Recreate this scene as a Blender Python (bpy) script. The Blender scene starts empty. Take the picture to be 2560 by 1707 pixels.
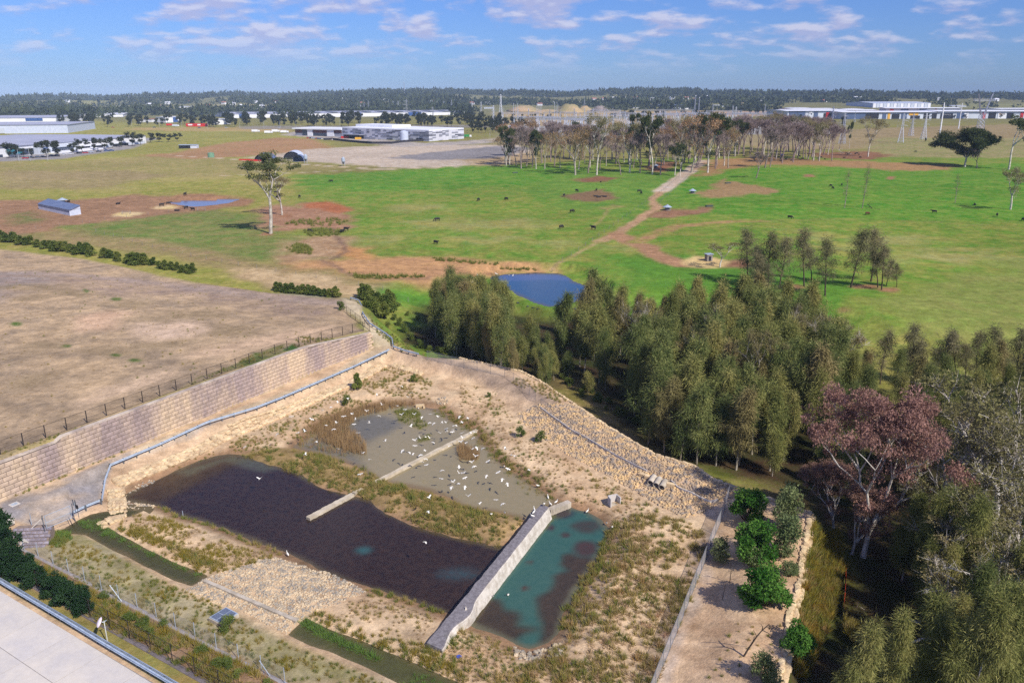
import bpy, bmesh, math, random
import numpy as np
from mathutils import Vector, Matrix

random.seed(7); RNG = np.random.default_rng(7)
SC = bpy.context.scene
COL = SC.collection

# ------------------------------------------------------------------ camera
F, CX, CY, HOR, CAMZ = 1991.0, 1280.0, 853.5, 240.0, 48.0
PITCH = math.atan((CY - HOR) / F)
cam = bpy.data.objects.new('camera', bpy.data.cameras.new('camera'))
COL.objects.link(cam); SC.camera = cam
cam.location = (0, 0, CAMZ); cam.rotation_euler = (math.pi / 2 - PITCH, 0, 0)
cam.data.sensor_width = 36.0; cam.data.lens = 36.0 * F / 2560.0
cam.data.clip_start = 0.5; cam.data.clip_end = 60000.0

# ------------------------------------------------------------------ sky
SUN = Vector((0.60, -0.70, 0.86)).normalized()          # towards the sun
wd = bpy.data.worlds.new('World'); SC.world = wd; wd.use_nodes = True
wn = wd.node_tree.nodes; wl_ = wd.node_tree.links; wn.clear()
def N(nodes, t, **k):
    n = nodes.new(t)
    for a, b in k.items(): setattr(n, a, b)
    return n
sky = N(wn, 'ShaderNodeTexSky', sky_type='NISHITA', sun_disc=False)
sky.sun_elevation = math.asin(SUN.z); sky.sun_rotation = math.atan2(SUN.x, SUN.y)
sky.altitude = 80; sky.air_density = 1.0; sky.dust_density = 0.4; sky.ozone_density = 3.0
tint = N(wn, 'ShaderNodeMix', data_type='RGBA', blend_type='MULTIPLY'); tint.inputs[0].default_value = 1
wl_.new(sky.outputs[0], tint.inputs[6]); tint.inputs[7].default_value = (0.52, 0.76, 1.40, 1)
geo = N(wn, 'ShaderNodeTexCoord')
sep = N(wn, 'ShaderNodeSeparateXYZ'); wl_.new(geo.outputs['Generated'], sep.inputs[0])
def wmath(op, a, b=None, c=None, clamp=False):
    n = N(wn, 'ShaderNodeMath', operation=op, use_clamp=clamp)
    for i, v in enumerate((a, b, c)):
        if v is None: continue
        if isinstance(v, (int, float)): n.inputs[i].default_value = v
        else: wl_.new(v, n.inputs[i])
    return n.outputs[0]
def cloud_density(dz):
    z = wmath('MAXIMUM', wmath('ADD', sep.outputs[2], dz), 0.012)
    zz = wmath('ADD', z, 0.24)                         # a shallow dome, so that far clouds keep some height
    cb = N(wn, 'ShaderNodeCombineXYZ')
    wl_.new(wmath('DIVIDE', sep.outputs[0], zz), cb.inputs[0]); wl_.new(wmath('DIVIDE', sep.outputs[1], zz), cb.inputs[1])
    cb.inputs[2].default_value = 5.3
    n1 = N(wn, 'ShaderNodeTexNoise'); n1.inputs['Scale'].default_value = 5.2; n1.inputs['Detail'].default_value = 6
    n1.inputs['Roughness'].default_value = 0.55; n1.inputs['Distortion'].default_value = 0.0
    wl_.new(cb.outputs[0], n1.inputs['Vector'])
    n2 = N(wn, 'ShaderNodeTexNoise'); n2.inputs['Scale'].default_value = 1.3; n2.inputs['Detail'].default_value = 2
    wl_.new(cb.outputs[0], n2.inputs['Vector'])
    return wmath('ADD', n1.outputs[0], wmath('MULTIPLY', wmath('SUBTRACT', n2.outputs[0], 0.5), 0.35))
d0 = cloud_density(0.0); d1 = cloud_density(0.006)
mr = N(wn, 'ShaderNodeMapRange', interpolation_type='SMOOTHSTEP'); wl_.new(d0, mr.inputs[0])
mr.inputs[1].default_value = 0.455; mr.inputs[2].default_value = 0.65; mr.inputs[3].default_value = 0; mr.inputs[4].default_value = 0.74
fade = N(wn, 'ShaderNodeMapRange', interpolation_type='SMOOTHSTEP'); wl_.new(sep.outputs[2], fade.inputs[0])
fade.inputs[1].default_value = 0.015; fade.inputs[2].default_value = 0.075
cov = wmath('MULTIPLY', mr.outputs[0], fade.outputs[0])
lit = N(wn, 'ShaderNodeMapRange', interpolation_type='SMOOTHSTEP'); wl_.new(wmath('SUBTRACT', d0, d1), lit.inputs[0])
lit.inputs[1].default_value = -0.03; lit.inputs[2].default_value = 0.11
ccol = N(wn, 'ShaderNodeMix', data_type='RGBA'); wl_.new(lit.outputs[0], ccol.inputs[0])
ccol.inputs[6].default_value = (5.6, 5.6, 8.2, 1); ccol.inputs[7].default_value = (8.2, 8.0, 9.6, 1)
mixc = N(wn, 'ShaderNodeMix', data_type='RGBA'); wl_.new(cov, mixc.inputs[0])
wl_.new(tint.outputs[2], mixc.inputs[6]); wl_.new(ccol.outputs[2], mixc.inputs[7])
bg = N(wn, 'ShaderNodeBackground'); bg.inputs[1].default_value = 0.088
wl_.new(mixc.outputs[2], bg.inputs[0])
wo = N(wn, 'ShaderNodeOutputWorld'); wl_.new(bg.outputs[0], wo.inputs[0])

# ------------------------------------------------------------------ sun, exposure
sl = bpy.data.lights.new('sun', 'SUN'); sl.energy = 5.0; sl.angle = math.radians(0.53); sl.color = (1.0, 0.945, 0.86)
so = bpy.data.objects.new('sun', sl); COL.objects.link(so); so.rotation_euler = (-SUN).to_track_quat('-Z', 'Y').to_euler()
so.location = (60, -80, 120)
SC.view_settings.view_transform = 'Standard'; SC.view_settings.look = 'None'
SC.view_settings.exposure = 0.0; SC.view_settings.gamma = 1.0
SC.render.engine = 'CYCLES'
SC.cycles.max_bounces = 5; SC.cycles.diffuse_bounces = 2; SC.cycles.glossy_bounces = 2
SC.cycles.transmission_bounces = 2; SC.cycles.transparent_max_bounces = 12; SC.cycles.volume_bounces = 0
SC.cycles.use_denoising = False; SC.cycles.denoiser = 'OPENIMAGEDENOISE'; SC.cycles.denoising_prefilter = 'ACCURATE'
SC.cycles.caustics_reflective = False; SC.cycles.caustics_refractive = False

# ------------------------------------------------------------------ helpers
def lin(r, g, b):
    f = lambda c: (c / 255 / 12.92) if c <= 10 else ((c / 255 + 0.055) / 1.055) ** 2.4
    return (f(r), f(g), f(b))
CP, SP = math.cos(PITCH), math.sin(PITCH)
def ray(px, py):
    a = (px - CX) / F; b = -(py - CY) / F
    return a, CP + b * SP, -SP + b * CP
def PZ(px, py, z=0.0):
    dx, dy, dz = ray(px, py); t = (z - CAMZ) / dz
    return (dx * t, dy * t, z)
def PP(pts, z=0.0): return [PZ(a, b, z)[:2] for a, b in pts]
def depth_of(p): return p[1] * CP - (p[2] - CAMZ) * SP
def hpx(p, npx):
    """height in metres of something npx photo pixels tall that stands at p"""
    d = depth_of(p); el = math.atan2(CAMZ - p[2], p[1])
    return npx * d / F / max(0.5, math.cos(el) ** 0.5 * math.cos(el * 0.3))
def smooth(e0, e1, x):
    t = np.clip((x - e0) / (e1 - e0), 0, 1); return t * t * (3 - 2 * t)
def _hash(ix, iy, s):
    h = np.sin(ix * 127.1 + iy * 311.7 + s * 74.7) * 43758.5453
    return h - np.floor(h)
def vnoise(x, y, sc, seed=0):
    x = np.asarray(x) / sc; y = np.asarray(y) / sc
    ix = np.floor(x); iy = np.floor(y); fx = x - ix; fy = y - iy
    fx = fx * fx * (3 - 2 * fx); fy = fy * fy * (3 - 2 * fy)
    a = _hash(ix, iy, seed); b = _hash(ix + 1, iy, seed); c = _hash(ix, iy + 1, seed); d = _hash(ix + 1, iy + 1, seed)
    return (a * (1 - fx) + b * fx) * (1 - fy) + (c * (1 - fx) + d * fx) * fy - 0.5
def sdf(x, y, poly, margin=60.0):
    """signed distance to a polygon, negative inside; +margin where far away"""
    P = np.asarray(poly, float); out = np.full(x.shape, float(margin))
    lo = P.min(0) - margin; hi = P.max(0) + margin
    m = (x > lo[0]) & (x < hi[0]) & (y > lo[1]) & (y < hi[1])
    if not m.any(): return out
    X = x[m]; Y = y[m]; d2 = np.full(X.shape, 1e18); ins = np.zeros(X.shape, bool)
    for i in range(len(P)):
        ax, ay = P[i]; bx, by = P[(i + 1) % len(P)]
        ex, ey = bx - ax, by - ay; L = ex * ex + ey * ey + 1e-12
        t = np.clip(((X - ax) * ex + (Y - ay) * ey) / L, 0, 1)
        d2 = np.minimum(d2, (X - ax - t * ex) ** 2 + (Y - ay - t * ey) ** 2)
        c = (ay > Y) != (by > Y)
        with np.errstate(divide='ignore', invalid='ignore'):
            ins ^= c & (X < ex * (Y - ay) / (ey if ey != 0 else 1e-12) + ax)
    d = np.sqrt(d2); d[ins] *= -1
    out[m] = np.minimum(d, margin); return out
def dline(x, y, pts, margin=60.0):
    P = np.asarray(pts, float); out = np.full(x.shape, float(margin))
    lo = P.min(0) - margin; hi = P.max(0) + margin
    m = (x > lo[0]) & (x < hi[0]) & (y > lo[1]) & (y < hi[1])
    if not m.any(): return out
    X = x[m]; Y = y[m]; d2 = np.full(X.shape, 1e18)
    for i in range(len(P) - 1):
        ax, ay = P[i]; bx, by = P[i + 1]; ex, ey = bx - ax, by - ay; L = ex * ex + ey * ey + 1e-12
        t = np.clip(((X - ax) * ex + (Y - ay) * ey) / L, 0, 1)
        d2 = np.minimum(d2, (X - ax - t * ex) ** 2 + (Y - ay - t * ey) ** 2)
    out[m] = np.minimum(np.sqrt(d2), margin); return out
def inside(x, y, poly): return sdf(np.array([x], float), np.array([y], float), poly, 1.0)[0] < 0
def scatter(poly, n, mind=0.0, rng=None, tries=40):
    """n random points in a polygon (world xy), at least mind apart"""
    rng = rng or RNG; P = np.asarray(poly); lo = P.min(0); hi = P.max(0)
    q = lo + rng.random((n * tries, 2)) * (hi - lo)
    q = q[sdf(q[:, 0], q[:, 1], poly, 5.0) < 0]
    if mind <= 0: return q[:n]
    cell = {}; res = []
    for a, b in q:
        k = (int(a // mind), int(b // mind)); ok = True
        for i in (-1, 0, 1):
            for j in (-1, 0, 1):
                for (c, d) in cell.get((k[0] + i, k[1] + j), ()):
                    if (a - c) ** 2 + (b - d) ** 2 < mind * mind: ok = False; break
                if not ok: break
            if not ok: break
        if ok:
            cell.setdefault(k, []).append((a, b)); res.append((a, b))
            if len(res) >= n: break
    return np.array(res)

class MB:
    """collects simple shapes and links them as one mesh object"""
    def __init__(s): s.v = []; s.f = []; s.mi = []
    def add(s, vs, fs, m=0):
        o = len(s.v); s.v += [tuple(p) for p in vs]; s.f += [tuple(o + i for i in f) for f in fs]; s.mi += [m] * len(fs); return s
    def box(s, c, d, rz=0.0, m=0):
        cx, cy, cz = c; hx, hy, hz = d[0] / 2, d[1] / 2, d[2] / 2; ca, sa = math.cos(rz), math.sin(rz)
        vs = [(cx + x * ca - y * sa, cy + x * sa + y * ca, cz + z) for x in (-hx, hx) for y in (-hy, hy) for z in (-hz, hz)]
        return s.add(vs, [(0, 1, 3, 2), (4, 6, 7, 5), (0, 4, 5, 1), (2, 3, 7, 6), (1, 5, 7, 3), (0, 2, 6, 4)], m)
    def cyl(s, p0, p1, r0, r1=None, n=8, m=0, caps=True):
        r1 = r0 if r1 is None else r1; a = Vector(p0); b = Vector(p1); d = b - a
        if d.length < 1e-6: return s
        d.normalize(); u = d.orthogonal().normalized(); w = d.cross(u); vs = []
        for c, r in ((a, r0), (b, r1)):
            for i in range(n):
                t = 2 * math.pi * i / n; vs.append(c + (u * math.cos(t) + w * math.sin(t)) * r)
        fs = [(i, (i + 1) % n, n + (i + 1) % n, n + i) for i in range(n)]
        if caps: fs += [tuple(range(n - 1, -1, -1)), tuple(range(n, 2 * n))]
        return s.add(vs, fs, m)
    def bar(s, p0, p1, w, h=None, m=0):
        """rectangular bar from p0 to p1; w across, h upwards"""
        h = w if h is None else h; a = Vector(p0); b = Vector(p1); d = (b - a).normalized()
        up = Vector((0, 0, 1)) if abs(d.z) < 0.95 else Vector((0, 1, 0))
        u = d.cross(up).normalized() * (w / 2); q = u.cross(d).normalized() * (h / 2)
        vs = [c + i * u + j * q for c in (a, b) for (i, j) in ((-1, -1), (1, -1), (1, 1), (-1, 1))]
        return s.add(vs, [(0, 1, 5, 4), (1, 2, 6, 5), (2, 3, 7, 6), (3, 0, 4, 7), (3, 2, 1, 0), (4, 5, 6, 7)], m)
    def prism(s, poly, z0, z1, m=0):
        n = len(poly); a = sum(poly[i][0] * poly[(i + 1) % n][1] - poly[(i + 1) % n][0] * poly[i][1] for i in range(n))
        if a < 0: poly = poly[::-1]
        zf = z0 if callable(z0) else (lambda x, y: z0); zt = z1 if callable(z1) else (lambda x, y: z1)
        vs = [(x, y, zf(x, y)) for x, y in poly] + [(x, y, zt(x, y)) for x, y in poly]
        return s.add(vs, [(i, (i + 1) % n, n + (i + 1) % n, n + i) for i in range(n)] + [tuple(range(n - 1, -1, -1)), tuple(range(n, 2 * n))], m)
    def loft(s, rings, m=0, caps=True):
        k = len(rings[0]); vs = [p for r in rings for p in r]; fs = []
        for j in range(len(rings) - 1):
            for i in range(k): fs.append((j * k + i, j * k + (i + 1) % k, (j + 1) * k + (i + 1) % k, (j + 1) * k + i))
        if caps: fs += [tuple(range(k - 1, -1, -1)), tuple((len(rings) - 1) * k + i for i in range(k))]
        return s.add(vs, fs, m)
    def mesh(s, name, mats, smooth=False):
        me = bpy.data.meshes.new(name); me.from_pydata(s.v, [], s.f)
        for mt in (mats if isinstance(mats, (list, tuple)) else [mats]): me.materials.append(mt)
        if any(s.mi): me.polygons.foreach_set('material_index', s.mi)
        if smooth: me.polygons.foreach_set('use_smooth', [True] * len(s.f))
        me.update(); return me
    def build(s, name, mats, parent=None, smooth=False): return link(name, s.mesh(name, mats, smooth), parent)
def link(name, data, parent=None, mat=None):
    o = bpy.data.objects.new(name, data); COL.objects.link(o)
    if parent is not None: o.parent = parent
    if mat is not None: o.matrix_local = mat
    return o
def tag(o, label=None, cat=None, group=None, kind=None):
    if label: o['label'] = label
    if cat: o['category'] = cat
    if group: o['group'] = group
    if kind: o['kind'] = kind
    return o
def thing(name, label, cat, loc=(0, 0, 0), rz=0.0, sc=1.0, group=None):
    o = bpy.data.objects.new(name, None); COL.objects.link(o); o.location = loc; o.rotation_euler = (0, 0, rz)
    o.scale = (sc, sc, sc) if isinstance(sc, (int, float)) else sc; o.empty_display_size = 0.1
    return tag(o, label, cat, group)
def tri_mesh(name, V, mats, nper=3, attr=None):
    """mesh from an (n,3) vertex array, every nper vertices one face"""
    me = bpy.data.meshes.new(name); n = len(V); k = n // nper
    me.vertices.add(n); me.vertices.foreach_set('co', np.ascontiguousarray(V, np.float32).ravel())
    me.loops.add(n); me.loops.foreach_set('vertex_index', np.arange(n, dtype=np.int32))
    me.polygons.add(k); me.polygons.foreach_set('loop_start', np.arange(0, n, nper, dtype=np.int32))
    if attr is not None:
        a = me.attributes.new('tone', 'FLOAT', 'POINT'); a.data.foreach_set('value', np.asarray(attr, np.float32))
    for mt in (mats if isinstance(mats, (list, tuple)) else [mats]): me.materials.append(mt)
    me.update(calc_edges=True); return me

# ------------------------------------------------------------------ materials
def new_mat(name):
    m = bpy.data.materials.new(name); m.use_nodes = True; nt = m.node_tree; nt.nodes.clear()
    out = nt.nodes.new('ShaderNodeOutputMaterial'); return m, nt.nodes, nt.links, out
def mat(name, col, col2=None, scale=1.0, rough=0.85, metal=0.0, bump=0.0, fine=0.25, spec=0.3, objvar=0.0, detail=6.0, lo=0.4, hi=0.6, streak=1.0):
    """noise-mottled principled surface in world space"""
    m, n, l, out = new_mat(name); p = n.new('ShaderNodeBsdfPrincipled'); l.new(p.outputs[0], out.inputs[0])
    p.inputs['Roughness'].default_value = rough; p.inputs['Metallic'].default_value = metal
    p.inputs['Specular IOR Level'].default_value = spec
    g = n.new('ShaderNodeNewGeometry'); t = n.new('ShaderNodeTexNoise'); vm = n.new('ShaderNodeVectorMath'); vm.operation = 'MULTIPLY'; vm.inputs[1].default_value = (1, 1, streak); l.new(g.outputs['Position'], vm.inputs[0]); l.new(vm.outputs[0], t.inputs['Vector'])
    t.inputs['Scale'].default_value = scale; t.inputs['Detail'].default_value = detail; t.inputs['Roughness'].default_value = 0.65
    mr = n.new('ShaderNodeMapRange'); l.new(t.outputs[0], mr.inputs[0]); mr.inputs[1].default_value = lo; mr.inputs[2].default_value = hi
    mx = n.new('ShaderNodeMix'); mx.data_type = 'RGBA'; l.new(mr.outputs[0], mx.inputs[0])
    c2 = col2 if col2 else tuple(c * 0.82 for c in col)
    mx.inputs[6].default_value = (*col, 1); mx.inputs[7].default_value = (*c2, 1)
    t2 = n.new('ShaderNodeTexNoise'); l.new(g.outputs['Position'], t2.inputs['Vector']); t2.inputs['Scale'].default_value = scale * 9; t2.inputs['Detail'].default_value = 3
    mr2 = n.new('ShaderNodeMapRange'); l.new(t2.outputs[0], mr2.inputs[0]); mr2.inputs[1].default_value = 0.25; mr2.inputs[2].default_value = 0.75
    mr2.inputs[3].default_value = 1 - fine; mr2.inputs[4].default_value = 1 + fine
    fac = mr2.outputs[0]
    if objvar:
        oi = n.new('ShaderNodeObjectInfo'); m3 = n.new('ShaderNodeMapRange'); l.new(oi.outputs['Random'], m3.inputs[0]); m3.inputs[3].default_value = 1 - objvar; m3.inputs[4].default_value = 1 + objvar
        mm = n.new('ShaderNodeMath'); mm.operation = 'MULTIPLY'; l.new(fac, mm.inputs[0]); l.new(m3.outputs[0], mm.inputs[1]); fac = mm.outputs[0]
    mv = n.new('ShaderNodeVectorMath'); mv.operation = 'SCALE'; l.new(mx.outputs[2], mv.inputs[0]); l.new(fac, mv.inputs['Scale'])
    l.new(mv.outputs[0], p.inputs['Base Color'])
    if bump:
        b = n.new('ShaderNodeBump'); b.inputs['Strength'].default_value = bump; b.inputs['Distance'].default_value = 0.1
        l.new(t2.outputs[0], b.inputs['Height']); l.new(b.outputs[0], p.inputs['Normal'])
    return m
def leaf_mat(name, c1, c2, trans=0.3, objvar=0.2, hue=0.02):
    m, n, l, out = new_mat(name)
    a = n.new('ShaderNodeAttribute'); a.attribute_name = 'tone'
    mx = n.new('ShaderNodeMix'); mx.data_type = 'RGBA'; l.new(a.outputs['Fac'], mx.inputs[0])
    mx.inputs[6].default_value = (*c1, 1); mx.inputs[7].default_value = (*c2, 1)
    oi = n.new('ShaderNodeObjectInfo'); m3 = n.new('ShaderNodeMapRange'); l.new(oi.outputs['Random'], m3.inputs[0]); m3.inputs[3].default_value = 1 - objvar; m3.inputs[4].default_value = 1 + objvar
    hs = n.new('ShaderNodeHueSaturation'); l.new(mx.outputs[2], hs.inputs['Color']); l.new(m3.outputs[0], hs.inputs['Value'])
    m4 = n.new('ShaderNodeMapRange'); l.new(oi.outputs['Random'], m4.inputs[0]); m4.inputs[3].default_value = 0.5 + hue; m4.inputs[4].default_value = 0.5 - hue
    l.new(m4.outputs[0], hs.inputs['Hue'])
    d = n.new('ShaderNodeBsdfDiffuse'); t = n.new('ShaderNodeBsdfTranslucent'); ms = n.new('ShaderNodeMixShader'); ms.inputs[0].default_value = trans
    l.new(hs.outputs[0], d.inputs[0]); l.new(hs.outputs[0], t.inputs[0]); l.new(d.outputs[0], ms.inputs[1]); l.new(t.outputs[0], ms.inputs[2])
    l.new(ms.outputs[0], out.inputs[0]); return m
def mesh_mat(name, col, cover):
    """woven wire seen from afar: a share of the plane is wire, the rest is open"""
    m, n, l, out = new_mat(name); d = n.new('ShaderNodeBsdfDiffuse'); d.inputs[0].default_value = (*col, 1)
    t = n.new('ShaderNodeBsdfTransparent'); ms = n.new('ShaderNodeMixShader'); ms.inputs[0].default_value = cover
    l.new(t.outputs[0], ms.inputs[1]); l.new(d.outputs[0], ms.inputs[2]); l.new(ms.outputs[0], out.inputs[0]); return m
# ------------------------------------------------------------------ terrain heights
W0 = np.array(PZ(0, 1254)[:2]); W1 = np.array(PZ(939, 868)[:2])
WL = float(np.linalg.norm(W1 - W0)); WU = (W1 - W0) / WL; WN = np.array([WU[1], -WU[0]])   # along the wall, out of its face
def field_z(x, y):
    s = (x - W0[0]) * WU[0] + (y - W0[1]) * WU[1]
    return 5.1 - 2.2 * smooth(48, 85, s)
FIELD = [tuple(W0 - 70 * WU - 0.6 * WN), tuple(W1 - 0.6 * WN)] + PP([(902, 808)], 3) + PP([(868, 782), (850, 742), (760, 738)], 3.2) + \
        PP([(690, 722)], 4.2) + PP([(500, 688), (350, 658), (200, 628), (0, 605), (-600, 555)], 5.0) + [(-300, 230), (-300, 60)]
RAMP = [(*PZ(985, 890, 0)[:2], 0.0), (*PZ(950, 838, 1.0)[:2], 1.0), (*PZ(908, 800, 2.0)[:2], 2.0), (*PZ(888, 775, 2.8)[:2], 2.8), (*PZ(850, 757, 3.0)[:2], 3.0)]
SITE = PP([(939, 868), (985, 866), (1049, 893), (1165, 897), (1300, 926), (1356, 955), (1402, 987), (1436, 1010), (1517, 1064), (1603, 1117), (1640, 1136), (1730, 1161),
           (1787, 1199), (1876, 1230), (1950, 1255), (2030, 1279), (2028, 1310), (2014, 1381), (2007, 1452), (1990, 1505), (1978, 1552), (1970, 1626), (1950, 1707), (1930, 1800)]) + \
       [(40, 20), (-160, 20), (-160, 60), tuple(W0 - 60 * WU)]
FOREST = PP([(1000, 850), (1060, 760), (1200, 780), (1420, 790), (1900, 780), (2200, 860), (2700, 900), (3300, 1100), (3300, 1800), (1900, 1800), (2050, 1400), (2030, 1260), (1700, 1150), (1400, 980), (1150, 890)], -3)
BASIN = PP([(262, 1282), (308, 1264), (303, 1207), (430, 1153), (640, 1066), (808, 987), (975, 905), (1045, 920), (1210, 964), (1293, 1034), (1344, 1077), (1402, 1126), (1517, 1186),
            (1640, 1258), (1718, 1292), (1768, 1290), (1788, 1330), (1740, 1450), (1640, 1720), (1600, 1880), (800, 1880), (700, 1702), (500, 1600), (300, 1500), (56, 1370), (128, 1336)], -1.6)
POND_DARK = PP([(300, 1249), (345, 1218), (420, 1182), (500, 1150), (571, 1134), (625, 1139), (665, 1160), (740, 1180), (780, 1207), (868, 1236), (930, 1250), (965, 1283), (1054, 1320), (1145, 1345),
                (1278, 1372), (1140, 1545), (1000, 1492), (923, 1473), (803, 1426), (704, 1382), (599, 1341), (500, 1303), (437, 1287), (391, 1264)], -2.4)
POND_BROWN = PP([(735, 1118), (790, 1072), (860, 1035), (950, 1012), (1029, 1013), (1098, 1024), (1138, 1054), (1184, 1075), (1201, 1098), (1244, 1144), (1273, 1171), (1310, 1196), (1344, 1219), (1390, 1250),
                 (1360, 1280), (1325, 1303), (1238, 1281), (1158, 1264), (1115, 1244), (1072, 1227), (1000, 1211), (946, 1198), (908, 1172), (850, 1152), (790, 1132)], -2.4)
POND_TEAL = PP([(1370, 1290), (1388, 1270), (1420, 1267), (1470, 1280), (1504, 1299), (1524, 1323), (1517, 1353), (1495, 1391), (1462, 1446), (1424, 1510), (1401, 1565), (1398, 1588), (1372, 1607), (1323, 1624),
                (1285, 1615), (1246, 1592), (1207, 1570), (1150, 1553), (1200, 1480), (1262, 1394), (1315, 1335)], -2.6)
SWALE_A = PP([(128, 1334), (163, 1319), (190, 1303), (227, 1285), (257, 1279), (310, 1272), (359, 1277), (325, 1290), (262, 1301), (271, 1320), (350, 1361), (455, 1413), (520, 1440), (480, 1466), (426, 1448), (321, 1393), (262, 1364), (213, 1337)], -1.85)
SWALE_B = PP([(765, 1545), (879, 1592), (996, 1639), (1140, 1700), (1260, 1760), (1130, 1770), (996, 1709), (923, 1671), (821, 1627), (774, 1612), (722, 1586)], -1.85)
DAM_LEFT = PP([(407, 503), (430, 491), (470, 487), (520, 490), (570, 493), (602, 498), (570, 508), (520, 514), (487, 517), (440, 511)], -0.6)
DAM_MID = PP([(1225, 692), (1270, 685), (1340, 682), (1395, 684), (1425, 695), (1435, 705), (1480, 720), (1470, 745), (1410, 765), (1370, 767), (1325, 752), (1290, 735), (1262, 718), (1235, 705)], -1.6)
PONDS = [(POND_DARK, -2.4, 0.26), (POND_BROWN, -2.4, 0.24), (POND_TEAL, -2.6, 0.30), (SWALE_A, -1.85, 0.3), (SWALE_B, -1.85, 0.3), (DAM_LEFT, -0.6, 0.12), (DAM_MID, -1.6, 0.10)]
SKY_X = [-600, 0, 38, 172, 298, 383, 490, 612, 689, 765, 900, 1010, 1137, 1230, 1309, 1424, 1520, 1610, 1692, 1750, 1813, 1966, 2043, 2157, 2234, 2560, 3200]
SKY_Y = [247, 247, 244, 242, 244, 241, 241, 236, 240, 237, 233, 231, 229, 233, 231, 236, 231, 230, 229, 233, 234, 237, 235, 234, 237, 238, 238]
def height(x, y):
    x = np.asarray(x, float); y = np.asarray(y, float)
    D = np.hypot(x, y); az = CX + F / CP * x / np.maximum(y, 1.0) * 0.985
    # far country: a wooded ridge some five kilometres off, rolling land before it
    zr = CAMZ + (HOR - np.interp(az, SKY_X, SKY_Y)) * 5000 / F - 16 + vnoise(x, y, 700, 5) * 16
    z = np.maximum(zr, 5) * smooth(1900, 5000, D) * (1 - 0.55 * smooth(5200, 9000, D))
    z = z + vnoise(x, y, 420, 3) * 16 * smooth(1700, 2600, D) + vnoise(x, y, 150, 4) * 6 * smooth(1700, 2600, D)
    und = smooth(190, 280, y) * (1 - smooth(900, 1500, D))
    z = z + und * (vnoise(x, y, 90, 1) * 1.6 + vnoise(x, y, 31, 2) * 0.35)
    m = D < 420
    if m.any():
        X = x[m]; Y = y[m]; zz = z[m]
        w = 1 - smooth(-2, 16, sdf(X, Y, FOREST)); zz = zz * (1 - w) - 3.4 * w
        w = 1 - smooth(-0.2, 2.6, sdf(X, Y, SITE)); zz = zz * (1 - w)
        d = sdf(X, Y, FIELD); dw = dline(X, Y, [tuple(W0 - 70 * WU), tuple(W1)])
        wid = np.where(dw < 6.0, 0.45, 7.0); w = 1 - smooth(-0.05 * wid, wid, d); zz = zz * (1 - w) + field_z(X, Y) * w
        rp = [(a, b) for a, b, c in RAMP]; d = dline(X, Y, rp, 20)
        if (d < 8).any():
            k = d < 8; xx = X[k]; yy = Y[k]; best = np.full(xx.shape, 1e9); rz = np.zeros(xx.shape)
            for i in range(len(RAMP) - 1):
                ax, ay, az_ = RAMP[i]; bx, by, bz = RAMP[i + 1]; ex, ey = bx - ax, by - ay
                t = np.clip(((xx - ax) * ex + (yy - ay) * ey) / (ex * ex + ey * ey), 0, 1)
                dd = np.hypot(xx - ax - t * ex, yy - ay - t * ey); u = dd < best; best[u] = dd[u]; rz[u] = (az_ + t * (bz - az_))[u]
            behind = ((xx - W1[0]) * WU[0] + (yy - W1[1]) * WU[1]) > -0.3
            w = (1 - smooth(2.6, 6.5, best)) * behind; zz[k] = zz[k] * (1 - w) + rz * w
        d = sdf(X, Y, BASIN); wid = 2.0 + 5.5 * smooth(-6, 6, X); w = 1 - smooth(0, wid, d); zz = zz * (1 - w) - 1.6 * w
        rough = (vnoise(X, Y, 5, 8) * 0.25 + vnoise(X, Y, 1.7, 9) * 0.10) * (sdf(X, Y, SITE) < -4) * smooth(0, 2, -d + 1)
        zz = zz + rough
        for poly, wl, sl_ in PONDS:
            kn = 0.25 if poly in (SWALE_A, SWALE_B) else 1.0
            d = sdf(X, Y, poly, 30) + kn * (vnoise(X, Y, 3.5, 11) * 0.9 + vnoise(X, Y, 1.2, 12) * 0.35)
            bank = np.where(d > 0, wl + 0.01 + d * sl_ + np.maximum(d - 5.5, 0) * 2.5, wl + np.maximum(d * 0.35, -0.6))
            zz = np.where(d > 0, np.minimum(zz, bank), bank)
            if poly is DAM_MID: zz = np.where((d > 0) & (d < 6), np.maximum(zz, wl + 0.01 + np.minimum(d * 0.12, 0.25) - np.maximum(d - 3, 0) * 0.8), zz)
        z[m] = zz
    return z
_TT = np.concatenate([np.geomspace(25, 400, 60), np.geomspace(400, 9500, 190)[1:]])
def GP(pts, it=7):
    """where the rays through photo pixels meet the land: (n,3)"""
    a = np.array(pts, float); z = np.zeros(len(a)); dx, dy, dz = ray(a[:, 0], a[:, 1])
    for i in range(it):
        t = (z - CAMZ) / np.minimum(dz, -0.0025); z = 0.35 * z * (i > 1) + (1 - 0.35 * (i > 1)) * height(dx * t, dy * t)
    t = (z - CAMZ) / np.minimum(dz, -0.0025)
    far = a[:, 1] < 300
    if far.any():                                       # grazing rays: march out until the land rises above the ray
        X = dx[far][:, None] * _TT; Y = dy[far][:, None] * _TT; Zr = CAMZ + dz[far][:, None] * _TT
        below = Zr - height(X.ravel(), Y.ravel()).reshape(X.shape) < 0; k = np.where(below.any(1), below.argmax(1), len(_TT) - 1); k = np.maximum(k, 1)
        t[far] = (_TT[k] + _TT[k - 1]) / 2
    x = dx * t; y = dy * t
    return np.stack([x, y, height(x, y)], 1)
def G(px, py): return tuple(GP([(px, py)])[0])
def GXY(pts): return [tuple(p[:2]) for p in GP(pts)]
def on(x, y): return float(height(np.array([x]), np.array([y]))[0])

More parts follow.
